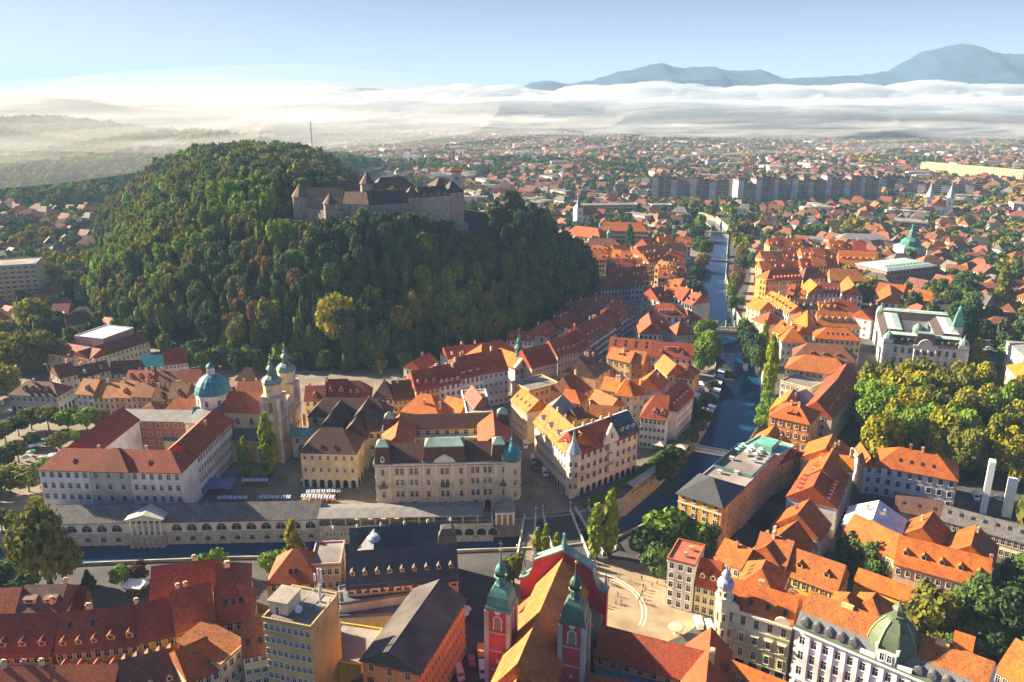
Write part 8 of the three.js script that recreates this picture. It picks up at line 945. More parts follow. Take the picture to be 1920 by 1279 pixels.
bd('terrace_house','yellow terrace house with long dark red roof and five gabled dormers, bottom left',0,'roofs of the terrace at the bottom left',-107.2,-170.6,8.8,[{w:10.7,d:13.5,h:13.5,rm:'maroon',wm:'yellow',rh:6.5,fl:4,b:[5,0,0,2],dorm:[[0,3,0.12,1.3]],sky:[[0,2,0.62]],chim:[[0.2,-0.05,1.2,0.8,1.4]]}]);
bd('terrace_house','yellow terrace house with two wide dormers joined to the right of the five-dormer roof',0,'roofs of the terrace at the bottom left',-98.0,-172.2,10.7,[{w:8.6,d:13.5,h:13.5,rm:'maroon',wm:'yellow',rh:6.5,fl:4,b:[4],dorm:[[0,2,0.16,1.7]],chim:[[0.7,-0.05]]}]);
bd('terrace_house','yellow terrace house under a plain dark red roof, middle of the bottom-left terrace',0,'roofs of the terrace at the bottom left',-90.5,-174.2,19.0,[{w:8.5,d:13.5,h:14,rm:'maroon',wm:'yellow',rh:6.5,fl:4,b:[3]}]);
bd('terrace_house','terrace house under a taller plain red roof right of the middle one',0,'roofs of the terrace at the bottom left',-82.5,-176.3,26.3,[{w:9.4,d:14,h:15,rm:'maroon',wm:'yellow',rh:8,fl:4,b:[4],chim:[[-0.6,-0.1],[-0.2,-0.1]]}]);
bd('terrace_house','terrace house with orange right slope at the right end of the bottom-left terrace',0,'roofs of the terrace at the bottom left',-72.9,-180.2,15.1,[{w:9.2,d:13,h:14.5,rm:'maroon',wm:'cream',rh:6.5,fl:4,b:[4],roof:'r',sky:[[0,3,0.5]]}]);
bd('terrace_house','ochre-gabled terrace house with two white dormers at the left edge',0,'roofs of the terrace at the bottom left',-120.0,-169.3,3.0,[{w:14.1,d:13,h:13,rm:'maroon',wm:'ochre',rh:7,fl:4,b:[6,2],dorm:[[0,3,0.18,1.6]]}]);
bd('terrace_house','dark-roofed rear house with big dormers at the left edge, behind the ochre gable',0,'roofs of the terrace at the bottom left',-123.7,-182.9,1.7,[{w:10.6,d:16,h:13,rm:'dark',wm:'cream',rh:6,fl:4,b:[0,2],dorm:[[0,2,0.5,3.0,'shed']],chim:[[0.6,0.5],[0.9,-0.1]]}]);
bd('terrace_house','red-roofed house at the very left edge of the river gardens',0,'roofs of the terrace at the bottom left',-132.3,-181.6,3.3,[{w:5.5,d:14,h:13,rm:'maroon',wm:'cream',rh:6,fl:4,b:[3,2]}]);
bd('terrace_house','low dark house between the left gardens and the five-dormer roof',0,'roofs of the terrace at the bottom left',-119.3,-186.3,21.1,[{w:6.6,d:10,h:10,rm:'brown',wm:'cream',rh:5,fl:3,b:[0,2]}]);
bd('river_house','long dark red roof nearest the river gardens, bottom left',0,'roofs of the terrace at the bottom left',-92.2,-195.8,13.7,[{w:17,d:14,h:12,rm:'maroon',wm:'cream',rh:5.5,fl:3,b:[6,0,0,2],chim:[[0.3,-0.05]]}]);
bd('river_house','dark brown roofed corner house with roof terrace near the cone-shaped tree',0,'roofs of the terrace at the bottom left',-78.2,-194.3,17.1,[{w:8.6,d:14,h:13,rm:'brown',wm:'cream',rh:5.5,fl:3,b:[3,3],roof:'r',chim:[[-0.3,0.1,1.4,1,1]]}]);
bd('front_house','dark red roof in the bottom row at the left corner of the picture',0,'roofs of the terrace at the bottom left',-117.4,-157.2,3.1,[{w:16.8,d:12,h:8.5,rh:5.5,rm:'maroon',wm:'cream',fl:3,b:[4],chim:[[0.2,-0.1],[-0.3,0],[0.7,-0.05]]}]);
bd('front_house','broad red roof with small dormers in the bottom row',0,'roofs of the terrace at the bottom left',-101.3,-158.0,2.1,[{w:15.3,d:12,h:8.5,rh:5.5,rm:'red',wm:'cream',fl:3,b:[4],dorm:[[2,4,0.6,1.6]]}]);
bd('front_house','mottled old roof with two rows of gabled dormers in the bottom row',0,'roofs of the terrace at the bottom left',-87.5,-160.6,23.3,[{w:12.6,d:12,h:9,rh:6,rm:'brown',wm:'cream',fl:4,b:[5],dorm:[[0,3,0.12,1.3],[2,5,0.6,1.6]]}]);
bd('skylight_house','angular house with orange roofs and a large metal-framed skylight, bottom left of centre',0,0,-72.9,-163.5,66.9,[{w:9,d:13,h:15,rm:'old',wm:'cream',rh:2.5,roof:'s',fl:4,b:[4]},{x:-4.7,z:-1.8,r:-0.45,w:7.2,d:13,h:13.5,rm:'orange',wm:'cream',rh:5,fl:4,b:[4,2],roof:'g'}]);
bd('cream_flat_house','plain cream house with a brown roof left of the yellow office tower',0,0,-63.1,-166.0,15.8,[{w:5.6,d:14,h:16,rm:'brown',wm:'cream',rh:6,fl:5,b:[3],win:[1.1,1.3],sky:[[0,2,0.3]]}]);
bd('office_tower','yellow eight-storey office block with flat roof terrace, mast and dishes at the bottom','office block',0,-50.0,-161.8,-16.2,[{w:12.3,d:13,h:27,roof:'f',rm:'flat',wm:'mustard',fl:8,b:[8],win:[1.3,1.5],cornice:0}],officeRoof);
bd('pink_terrace_house','pale pink house with a roof terrace right of the cone-shaped tree',0,0,-54.6,-207.1,5.6,[{w:8.3,d:12,h:13,roof:'f',rm:'flat',wm:'pink',fl:3,b:[4]}]);
bd('hip_roof_house','house with a warm red hip roof behind the yellow office block',0,0,-62.7,-202.9,3.1,[{w:14.4,d:14,h:11,roof:'h',rm:'red',wm:'peach',rh:6.5,fl:3,b:[4,0,0,2],sky:[[0,2,0.3]]}]);
bd('art_nouveau_store','grand store with black mansard roofs, row of gold lucarnes and a glass-domed rear wing','store',0,-31.1,-197.0,8.1,[{w:30.5,d:13,h:15,roof:'g',rm:'slate',wm:'cream',rh:6.5,fl:4,b:[14,3],win:[1.5,2.2],dorm:[[0,9,0.25,1.1]],dw:'cream',ov:0.9},{x:-0,z:-17,w:30.5,d:9,h:14,roof:'g',rm:'slate',wm:'cream',rh:5,fl:4,b:[0,3,0,3],win:[1.3,2]},{x:-8,z:-9,w:10,d:12,h:14.3,ax:'z',roof:'g',rm:'slate',wm:'cream',rh:5}],storeDome);
bd('orange_department_block','long orange-fronted block with a dark grey roof beside the pink church','building',0,-23.7,-167.3,71.9,[{w:29.5,d:14,h:17.5,roof:'g',rm:'tar',wm:'orange',rh:4,fl:5,b:[16,4,0,3],win:[1.2,1.9],ov:0.8,fm:WALL.peach}]);
bd('annex_roofs','low blue-grey flat roofs with glass hoods in the yard behind the orange block','building',0,-39.1,-195.5,4.5,[{w:17.4,d:22,h:8,roof:'f',rm:'bluefl',wm:'blue',fl:0,rim:ROOF.bluefl},{x:0.8,z:4,r:0.18,w:19.8,d:8,h:11,roof:'f',rm:'bluefl',wm:'blue',fl:0,rim:ROOF.bluefl}],yardHoods);
bd('glass_box','green-tinted glass stair box beside the yellow office block','building',0,-47.0,-172.3,11.4,[{w:6.1,d:7,h:12,roof:'f',rm:'bluefl',wm:'blue',fl:3,b:[6,2],win:[0.9,2.6],ground:1,rim:ROOF.bluefl}]);
bd('yellow_annex','yellow windowless annexe below the glass stair box','building',0,-41.5,-171.4,-12.5,[{w:12,d:14,h:9,roof:'f',rm:'flat',wm:'yellow',fl:0}]);
bd('brown_gable_annex','small brown-roofed annexe at the bottom edge left of the orange block',0,0,-31.6,-157.6,-38.5,[{w:13,d:6.3,h:8,rm:'dark',wm:'beige',fl:2,b:[0,2,0,2],roof:'g',ax:'z',rh:5}]);
bd('hotel','amber-fronted hotel with dark hip roof, roof terrace and green copper sheet beside the river','hotel',0,66.9,-241.2,-37.6,[{w:15.2,d:17,h:16.6,roof:'p',rm:'slate',wm:'amber',rh:4.2,fl:6,b:[4,4,0,4],win:[1.2,1.7],arch:[4],ov:0.9}],hotelTail);
bd('corner_block','cream house with an orange roof and white gable wall in the bottom right corner',0,0,119.7,-153.7,-59.7,[{w:7.7,d:13,h:16,rm:'orange',wm:'cream',rh:6,fl:4,b:[5,0,0,2]}]);
bd('small_orange_house','small orange-roofed outbuilding between garden trees behind the bank palace',0,0,115.1,-171.3,-34.2,[{w:4.2,d:8,h:9,rm:'orange',wm:'beige',rh:3.5,fl:2,b:[3]}]);
// single trees and groups of trees
for (const [n, l, g, k, f, hill, list] of [
['riverside_tree','big olive tree standing alone on the near river bank, far left',0,'big',0.14,0,[[-139.9,-208.7,29,8.8,'olive']]],
['conical_tree','cone-shaped golden green tree beside the dark store roof',0,'cone',0.06,0,[[-68.2,-217.1,19,5.6,'gold']]],
['bush','bright green round bush left of the cone-shaped tree',0,'round',0.05,0,[[-73.7,-216,8,4.6,'fresh']]],
['garden_tree','dense green tree over the river wall behind the long red roof',0,'round',0.05,0,[[-92.9,-214.2,8,5.4,'fresh']]],
['garden_tree','small green tree beside the dense one at the river wall',0,'round',0.05,0,[[-99.7,-212.5,5.5,3.2,'fresh']]],
['garden_tree','round light green tree in the river garden with white parasols',0,'round',0.2,0,[[-118.6,-209.5,6.5,3.2,'fresh']]],
['plum_tree','round purple-leaved tree in the river garden',0,'round',0.2,0,[[-114.8,-212.5,6.5,3.2,'plum']]],
['garden_tree','small dark pine in the river garden',0,'cone',0.1,0,[[-128.7,-209.5,6,2.4,'deep']]],
['garden_bush','green shrubs at the left edge under the big olive tree','shrubs at the left edge','round',0.02,0,[[-152.7,-207,9,6,'green'],[-146.3,-204.4,7,5.5,'green'],[-144.9,-196.7,6,5,'deep'],[-140.5,-201.2,4,4,'olive']]],
['poplar','shorter poplar of the pair at the right of the bridges','poplars at the bridges','poplar',0.1,0,[[26.9,-225.3,19,3.5,'poplar']]],
['poplar','taller poplar of the pair at the right of the bridges','poplars at the bridges','poplar',0.1,0,[[31.5,-226.2,23.5,3.4,'poplar']]],
['poplar','slim young poplar between the left and middle bridges','poplars at the bridges','poplar',0.1,0,[[8.1,-224.3,11.5,1.9,'poplar'],[10.9,-226.2,11.5,1.9,'poplar'],[14.6,-227.4,8,1.7,'poplar']]],
['birch','light birch behind the left church tower',0,'round',0.2,0,[[0.5,-209.2,11,3.6,'olive']]],
['square_tree','spreading green tree over the parasols on the round square','trees on the round square','round',0.24,0,[[43.3,-222.5,13,6.4,'green'],[49.4,-228.7,14,7,'fresh'],[45.4,-216.6,11,5.6,'green'],[57.4,-227.4,10,6,'fresh'],[63.7,-230.6,9,5,'green'],[54.1,-233.2,12,6,'green']]],
['poplar','shorter poplar before the cathedral','poplars before the cathedral','poplar',0.1,0,[[-104.2,-283.4,16,3.2,'poplar']]],
['poplar','taller poplar before the cathedral','poplars before the cathedral','poplar',0.1,0,[[-94.8,-282.9,26,4.4,'poplar']]],
['market_tree','small leafy tree among the market parasols on the left','trees of the market square','round',0.3,0,[[-217.3,-313.9,10,4.6,'olive'],[-216.4,-321.8,9,4,'green'],[-214.8,-328.8,10,5,'olive'],[-207.2,-328.8,10,5.2,'olive'],[-197.9,-327.6,10,5.5,'fresh'],[-188.2,-325.3,10.5,5.6,'fresh'],[-183.3,-328.8,9,4.6,'olive'],[-191.4,-308.5,8,4,'olive'],[-200.7,-295.2,9.5,4.2,'olive'],[-203.2,-289.4,10,5,'green'],[-184.1,-285.7,7,4,'fresh'],[-182.3,-270.6,10,5.6,'olive'],[-188.8,-269.7,10,5.4,'olive'],[-174.3,-279.3,5,3.2,'fresh'],[-169.5,-240.7,8,3.2,'olive'],[-174.1,-240.7,8,3.4,'olive'],[-187.1,-312.3,6,3.4,'fresh'],[-204.4,-310.7,7,3.2,'green']]],
['arcade_shrub','small autumn tree behind the market arcade roof','autumn shrubs behind the arcade','round',0.1,0,[[-171.9,-258.4,4.5,2.6,'gold'],[-168,-258.4,5,2.6,'gold'],[-163.6,-258.4,5.5,2.8,'rust'],[-159.3,-258.8,4.5,2.4,'olive'],[-155.3,-259.1,5,2.6,'deep'],[-142.4,-259.9,4,2.2,'rust'],[-138,-260.3,4,2.2,'deep']]],
['park_tree','large yellow-green tree at the left edge below the hazy hills','large trees at the left edge','big',0.15,0,[[-262,-404.7,22,11,'olive'],[-276.7,-413.4,20,10,'gold'],[-254.2,-413.4,21,10,'olive'],[-302.7,-483.7,22,9.5,'gold'],[-352,-589.5,24,11,'olive'],[-326.8,-569.6,18,9,'green'],[-252,-371.2,15,8,'gold'],[-310.3,-569.6,18,8,'olive']]],
['yellow_tree','bright yellow-green tree at the foot of the castle wood',0,'big',0.1,1,[[-97.6,-426.3,28,10.5,'yellow']]],
['bright_tree','bright lime tree glowing in the shaded castle wood','bright trees on the shaded slope','round',0.14,1,[[-78.6,-524.8,16,4.6,'gold'],[-80.9,-442,15,6,'gold'],[-93.7,-498.4,13,4,'fresh'],[-97.3,-631.6,14,6.5,'olive'],[-121.5,-413.4,8,6,'fresh'],[-129.8,-411.7,7,6,'fresh']]],
['river_tree','broad green tree leaning over the river by the awnings','green trees on the castle-side bank','big',0.12,0,[[103.4,-409.9,17,6.6,'fresh'],[112.9,-430.2,16,6.4,'fresh'],[117.5,-463.1,15,6.4,'fresh']]],
['bank_tree','dark tree on the shaded castle-side bank upstream','shaded bank trees','round',0.1,0,[[124.9,-524.8,13,5.5,'deep'],[133.5,-569.6,14,6,'deep'],[146.7,-618.2,13,6,'deep'],[163.4,-673.1,13,6.5,'rust'],[137.4,-594.7,11,5,'green'],[181.2,-737.9,14,7,'green'],[179,-759.4,14,7,'green']]],
['bank_tree','autumn tinted tree in the row on the far bank upstream','row of trees on the far bank','round',0.1,0,[[161,-566.4,12,5,'fresh'],[170.3,-589.5,14,5.5,'olive'],[180.8,-622,15,5.5,'rust'],[192.3,-658,15,6,'dim'],[202.7,-688.8,15,6,'rust'],[214.9,-722.5,15,6.5,'olive'],[159.4,-541.9,9,4,'fresh'],[153.8,-539,9,4,'green']]],
['quay_tree','dark green tree on the quay behind the moored boat','dark trees on the far quay','round',0.1,0,[[140.4,-452.3,13,6,'deep'],[138.3,-434,13,6,'deep'],[132.2,-418.9,10,5,'deep'],[134.7,-413.4,12,5,'green'],[144,-472,11,5,'green'],[147.1,-447.1,9,4,'green']]],
['poplar','tall river poplar in front of the white hip-roofed house','poplars on the far quay','poplar',0.06,0,[[128.3,-372.7,30,4.4,'poplar']]],
['poplar','slimmer river poplar behind the tall one','poplars on the far quay','poplar',0.06,0,[[144.1,-434,21,2.6,'poplar']]],
['bank_shrub','light green creeper bush on the far river wall','green bushes on the far river wall','round',0,0,[[121,-351.5,6,4,'fresh'],[116.6,-341.7,6,4,'fresh'],[125.8,-365.4,5,3.4,'fresh'],[112.3,-332.4,5,3.4,'fresh']]],
['embankment_shrub','dark shrub along the castle-side embankment','shrubs along the embankment','round',0.02,0,[[85.4,-348.2,7,4,'deep'],[87.7,-338.6,6,4,'deep'],[82.3,-325.3,6,4,'dim'],[95.3,-358.3,6,3.6,'deep'],[77.2,-315,5,3,'dim'],[64.5,-289.4,9,5,'deep'],[60.4,-281.1,8,4.6,'deep'],[68,-296.2,6,4,'deep'],[101.2,-376.4,6,3.6,'deep']]],
['gold_bush','golden clipped bush at the footbridge',0,'round',0.1,0,[[74,-306.4,4.4,2.8,'gold']]],
['court_tree','small green tree in the court behind the white turret palace',0,'round',0.1,0,[[51.5,-346.2,8,4,'fresh']]],
['garden_tree','dark green tree in the yards beside the orange roofs','trees in the yards on the right','round',0.15,0,[[108.3,-223.7,11,5,'green'],[114.3,-216.6,11,5.2,'green'],[108.4,-212.5,5,4,'deep']]],
['garden_tree','olive-green tree behind the green copper dome',0,'round',0.15,0,[[115.6,-188.1,14,6.2,'olive']]],
['garden_tree','large dark tree in the gardens at the right edge','garden trees at the right edge','big',0.1,0,[[130,-190.4,15,6.2,'green'],[137.3,-185.8,15,6.6,'deep'],[147.2,-196.7,12,6,'deep'],[140.2,-196.7,9,4.6,'green'],[154.7,-209.8,11,6,'green'],[127.1,-181.6,8,5.5,'green'],[119.9,-181.6,6,5,'green'],[130.2,-179.4,7,5,'deep'],[115.9,-182.2,5,4,'olive']]],
['plane_tree','golden plane tree in the park before the university','golden plane trees of the park','big',0.2,0,[[216,-341.1,24,6.3,'gold'],[174.5,-322.9,20.8,6.3,'gold'],[183.7,-303.8,23.5,6.1,'gold'],[170.6,-332.4,24.7,7.9,'gold'],[207.1,-322.4,22.9,6,'gold'],[148.4,-292.3,24,7.7,'gold'],[162.6,-310.2,21.8,6.3,'gold'],[211.9,-308.5,22,6.5,'gold'],[170.6,-315,25,7.7,'gold'],[194.1,-283.8,20.9,7,'gold'],[184.9,-283.8,21.8,7.6,'gold'],[170.7,-290.9,23.5,6.6,'gold'],[212.9,-352.9,22.4,6.5,'gold'],[198,-321.2,21.6,7.8,'gold'],[186.4,-354.9,24.7,6.6,'gold'],[164.8,-344.3,21.4,7.4,'gold'],[185.7,-341.7,22.9,7.6,'gold'],[224.6,-356.9,22.4,7.8,'gold'],[191.1,-275.3,21.1,6.8,'gold']]],
['plane_tree','olive green plane tree in the park before the university','olive green plane trees of the park','big',0.2,0,[[190.5,-308.5,24.2,7.6,'olive'],[175.7,-281.5,20.6,6.9,'olive'],[191.9,-346.9,21.2,7.5,'olive'],[205.1,-339.2,24.8,6.4,'olive'],[179.1,-310.2,24.5,6.5,'olive'],[178.3,-348.9,20.7,7.4,'olive'],[184.4,-322.4,21.7,6.3,'olive'],[215.7,-330,20.4,7.3,'olive'],[230.3,-337.9,22.9,7.2,'olive'],[204.4,-303.8,21.3,8,'olive'],[194.7,-294.3,21.4,7,'olive'],[204.4,-295.2,22.2,6.4,'olive'],[193.2,-337.9,23.3,6.1,'olive'],[172.4,-354.9,22.3,7.7,'olive'],[195.7,-355.6,22.6,7.2,'olive'],[203.1,-349.5,20.9,6.9,'olive']]],
['plane_tree','fresh green plane tree in the park before the university','fresh green plane trees of the park','big',0.2,0,[[180.3,-292.8,24,7.9,'fresh'],[173.5,-340.4,21.6,6.4,'fresh'],[203.6,-312.9,21.6,7,'fresh'],[182.2,-332.4,23.3,6.3,'fresh'],[163.7,-321.2,24.9,7.9,'fresh'],[159.5,-297.7,22.3,7.6,'fresh'],[214.9,-319,24.6,6.3,'fresh'],[172,-301.3,23.9,7.3,'fresh'],[161,-332.4,22.3,7.8,'fresh'],[155.2,-319,20.7,7.3,'fresh']]],
['plane_tree','mid green plane tree in the park before the university','mid green plane trees of the park','big',0.2,0,[]],
['avenue_tree','broad dark tree right of the university','dark trees by the university','big',0.12,0,[[272.7,-463.1,22,9.5,'deep'],[295.8,-498.4,21,10,'green'],[293.3,-511.3,19,9,'deep'],[252.4,-413.4,16,7,'olive'],[328,-569.6,18,9,'deep']]],
['avenue_poplar','tall broad poplar on the avenue at the right edge','poplars on the avenue','poplar',0.05,0,[[332.1,-524.8,34,5.6,'olive'],[381.2,-589.5,27,4.6,'green']]],
['front_tree','clipped dark tree before the university front','trees before the university','round',0.1,0,[[195.1,-391.3,11,4,'green'],[201.3,-389.7,7,4,'deep'],[235.8,-394.6,8,4.5,'deep'],[228.9,-392.1,7,5,'deep']]],
['avenue_tree','green tree between car park and right-edge hall','trees beside the car park','round',0.1,0,[[270.9,-413.4,13,5,'fresh'],[283.3,-437,12,5,'green'],[250.5,-404.7,6,2,'deep'],[265.8,-432.1,6,2,'deep'],[261.4,-404.7,6,2,'deep'],[252.3,-388.1,6,2,'deep']]],
['poplar','poplar before the long monastery','poplars before the monastery','poplar',0.05,0,[[113.9,-764.9,24,5,'deep'],[112.1,-737.9,20,4,'deep'],[106.3,-858.6,22,3.4,'green'],[117.5,-851.7,20,3.2,'green'],[85.9,-887.4,16,3.4,'green']]],
['bend_tree','leafy tree by the green river bend in the distance','trees around the far river bend','mid',0.06,0,[[185,-831.6,14,7,'green'],[171,-812.3,14,7,'deep'],[211.6,-894.9,15,7,'fresh'],[218.4,-959.4,14,7,'green'],[246.1,-995,13,7,'olive'],[269.8,-1004.4,13,7,'fresh'],[233.2,-831.6,15,7,'olive'],[222.1,-770.6,15,7,'olive'],[246.2,-838.2,16,7,'rust'],[270,-910.2,15,7,'dim'],[257.8,-910.2,14,7,'green'],[178.4,-910.2,13,7,'green'],[174.5,-858.6,14,7,'deep'],[197.9,-910.2,14,7,'green'],[267,-1053.6,12,7,'olive'],[238.9,-1053.6,12,7,'fresh'],[220.7,-1033.4,12,7,'olive'],[268.2,-968.1,13,7,'olive'],[228.3,-759.4,14,6,'olive'],[208.9,-684.3,12,5,'fresh'],[184.3,-803,14,7,'green'],[196.9,-834.9,13,6,'green']]],
['slope_tree','small tree between the town roofs and the foot of the castle wood','small trees at the foot of the castle wood','mid',0.08,1,[[-183.6,-434,10,4.7,'green'],[-58.3,-420.7,11.6,3.8,'fresh'],[-97.7,-433.1,10.7,4.3,'deep'],[-153.2,-418.9,8.6,4.8,'deep'],[-139.3,-431.1,10,4.6,'green'],[-156.6,-431.1,10.9,4.5,'fresh'],[-73.5,-426.3,9,4.9,'deep'],[-173.7,-414.3,12.3,4.6,'green'],[-134.9,-427.3,12.1,4.4,'olive'],[-128.4,-417.1,12.2,5.1,'fresh'],[-80.1,-428.2,8.9,4.6,'green'],[-163.2,-437,12,4.2,'fresh'],[-138,-410.8,12.4,3.8,'green'],[-79,-419.8,8.6,3.8,'fresh'],[-58.4,-431.1,8.8,5.2,'green'],[-119.2,-421.7,11.9,4,'olive'],[-102.2,-410.8,10.4,4.9,'green'],[-88.7,-407.3,11.8,4,'deep'],[-140.4,-438,9.9,4.1,'green'],[-106.8,-418,12.6,5,'green'],[-57.6,-410.8,11.4,4.5,'green'],[-91,-420.7,12.3,4.2,'green'],[-114.4,-426.3,9,4.1,'deep'],[-108.5,-432.1,12.3,3.8,'deep'],[-68.7,-431.1,12.5,4.1,'green'],[-146.7,-413.4,11.7,4.9,'fresh'],[-117.3,-411.7,9.4,4.5,'deep'],[-126,-411.7,9.9,3.9,'green'],[-147.9,-407.3,12.4,4.7,'deep'],[-96.6,-424.5,8.3,3.8,'deep'],[-71.4,-407.3,9.4,4,'olive'],[-106.8,-424.5,11.9,4,'green'],[-160.6,-417.1,11.8,5,'green'],[-92.7,-437,12.5,4.4,'olive'],[-169,-408.1,11.4,4.1,'fresh'],[-80.5,-436,9.2,4.4,'deep'],[-127,-433.1,8.1,4.9,'deep'],[-53.2,-422.6,9.8,5.1,'deep'],[-64.6,-427.3,9.9,4.3,'fresh'],[-74.5,-414.3,12.6,4.8,'olive'],[-165.6,-425.4,9.1,4.1,'deep'],[-79.3,-411.7,11,4.9,'deep'],[-86,-434,11.9,4,'deep'],[-164.8,-412.6,10.7,4.4,'olive'],[-92.6,-430.2,10.5,4.5,'green'],[-146.1,-419.8,11.9,4.6,'green']]],
]) for (const [x, z, h, c, leaf] of list) tree(n, l, g || null, x, z, h, c, leaf, k, hill ? hillH(x, z) - 0.4 : 0, f);
for (const [l, n, a, b, c, d, t] of [['in the left file of the avenue car park',11,242.0,-386.5,280.3,-458.7,-28.0],['in the right file of the avenue car park',10,251.4,-391.3,285.3,-454.4,-29.0]]) for (let i = 0; i < n; i++) vehicle('car', `parked car, ${NTH[i]} from the near end ${l}`, ['blue', 'black', 'white', 'black', 'grey'][(i * 3 + n) % 5], lerp(a, c, i / (n - 1)), lerp(b, d, i / (n - 1)), t);
for (const v of [['van','white van parked left on the round square','white',52.6,-191.4,92.0],['van','white van parked right on the round square','white',55.1,-189.9,91.0],['car','white taxi on the street before the town hall','white',-3.1,-363.9,-65.0],['van','white van under the stone palace turret','white',5.7,-310.7,-84.0],['van','beige delivery van on the street between the palaces','beige',8.7,-296.2,-86.0],['car','black car behind the beige delivery van','black',8.8,-289.4,-86.0],['van','white van nearest the corner palace arcade','white',13.0,-284.7,-87.0],['truck','orange works truck beside the left church tower','orange',-8.2,-177.9,-85.0],['van','white van beside the pink church at the bottom','white',-7.6,-171.8,-85.0],['van','pale pink van beside the orange-fronted block','pink',-13.5,-170.6,-75.0],['car','red car by the orange-fronted block','red',-10.7,-175.6,-80.0],['van','white van on the road behind the villa','white',172.0,-265.2,-109.0],['car','white car between the white pylons','white',180.2,-263.9,-64.0],['van','white van on the dark street beside the plane trees','white',168.8,-360.4,63.0],['van','blue van before the university corner','blue',183.3,-386.5,64.0],['car','parked car, first beside the monastery','white',117.2,-759.4,-59.0],['car','parked car, second beside the monastery','grey',122.2,-764.9,-60.0],['car','parked car, third beside the monastery','white',125.0,-756.6,-59.0],['car','parked car, fourth beside the monastery','black',130.5,-764.9,-60.0],['car','parked car, fifth beside the monastery','blue',118.7,-748.5,-59.0],['car','parked car, sixth beside the monastery','white',124.0,-743.1,-59.0],['car','car, first on the quay street upstream','white',244.0,-803.0,-104.0],['car','car, second on the quay street upstream','blue',238.2,-779.2,-104.0],['car','car, third on the quay street upstream','white',231.9,-753.9,-104.0],['car','car, fourth on the quay street upstream','grey',249.2,-825.1,-104.0]]) vehicle(...v);
for (const v of [['pale terrace awning, first upstream along the white quay houses','stone',14,4,3.2,77.5,-335.5,64.0],['pale terrace awning, second upstream along the white quay houses','white',6,4,3.2,83.0,-347.5,64.0],['pale terrace awning, third upstream along the white quay houses','blue',6,4,3.2,86.1,-356.3,64.0],['pale terrace awning, fourth upstream along the white quay houses','white',6,4,3.2,89.6,-363.9,64.0],['pale terrace awning, fifth upstream along the white quay houses','blue',6,4,3.2,92.9,-371.9,64.0],['pale terrace awning, sixth upstream along the white quay houses','white',5,4,3.2,96.4,-380.2,64.0],['riverside terrace awning, first along the water edge','white',6,3.4,3,101.8,-371.2,67.0],['riverside terrace awning, second along the water edge','blue',6,3.4,3,98.7,-361.8,67.0],['riverside terrace awning, third along the water edge','white',6,3.4,3,105.2,-381.8,67.0],['riverside terrace awning, fourth along the water edge','blue',6,3.4,3,108.7,-391.3,67.0],['riverside terrace awning, fifth along the water edge','white',6,3.4,3,111.5,-400.4,67.0],['riverside terrace awning, sixth along the water edge','blue',6,3.4,3,93.7,-348.2,67.0],['square cream parasol roof, upper one by the pink quay house','cream',5,5,3.4,63.6,-316.2,-28.0],['square cream parasol roof, lower one by the pink quay house','cream',5,5,3.4,62.0,-307.0,-27.0],['peaked cream tent at the footbridge','cream',5,5,3.6,70.5,-303.3,-27.0],['grey cafe awning, first along the white corner palace','grey',7,3,3,55.2,-282.4,48.0],['grey cafe awning, second along the white corner palace','grey',7,3,3,50.5,-276.6,48.0],['grey cafe awning, third along the white corner palace','grey',7,3,3,46.6,-272.3,48.0],['long white awning under the trees on the round square','white',9,3.4,3.2,44.1,-218.9,-59.0],['second white awning above the long one on the round square','white',6,3.4,3.2,42.1,-224.3,-63.0],['blue-white tarpaulin roof beside the white palace','blue',13,8,3.4,-111.2,-270.6,-0.0],['white garden tent by the near river bank','white',6,4,3,-113.1,-206.5,-9.0]]) awning(...v);
for (const [w, n, a, b, c, d] of [['before the cathedral',6,-103.2,-275.7,-92.9,-275.7],['before the cream market house',8,-80.9,-275.7,-65.5,-275.7],['in the middle market row',7,-76.5,-266.4,-63.4,-267.2],['in the front right market row',6,-77.5,-263.1,-64.7,-262.3],['in the front middle market row',6,-92.6,-262.3,-80.8,-262.3],['in the front left market row',6,-107.7,-261.9,-96.4,-261.9]]) for (let i = 0; i < n; i++) stall(`blue and white striped market stall, ${NTH[i]} from left ${w}`, lerp(a, c, (i + 0.5) / n), lerp(b, d, (i + 0.5) / n), Math.atan2(b - d, c - a) / DEG, Math.hypot(c - a, d - b) / n - 0.25);
for (const v of [['white market parasol left of the white palace','white',-207.7,-296.7],['white market parasol left of the white palace','white',-202.6,-293.3],['white market parasol left of the white palace','white',-197.8,-296.2],['white market parasol left of the white palace','white',-191.1,-295.2],['white market parasol left of the white palace','white',-188.4,-298.2],['white market parasol left of the white palace','white',-202.2,-307.0],['white market parasol left of the white palace','white',-199.8,-308.5],['white market parasol left of the white palace','white',-193.5,-310.7],['white market parasol left of the white palace','white',-191.0,-338.6],['white market parasol left of the white palace','white',-186.2,-336.7],['red market parasol among the white ones','red',-204.5,-317.3],['red market parasol among the white ones','red',-191.7,-277.9],['green market parasol among the white ones','green',-200.1,-312.9],['green market parasol among the white ones','green',-198.9,-301.3],['white garden parasol in the river garden','white',-116.0,-207.6],['white garden parasol in the river garden','white',-111.4,-208.1],['white parasol on the paving by the birch tree','white',-13.5,-195.5],['white parasol on the paving by the birch tree','white',-14.0,-193.7]]) parasol(...v);
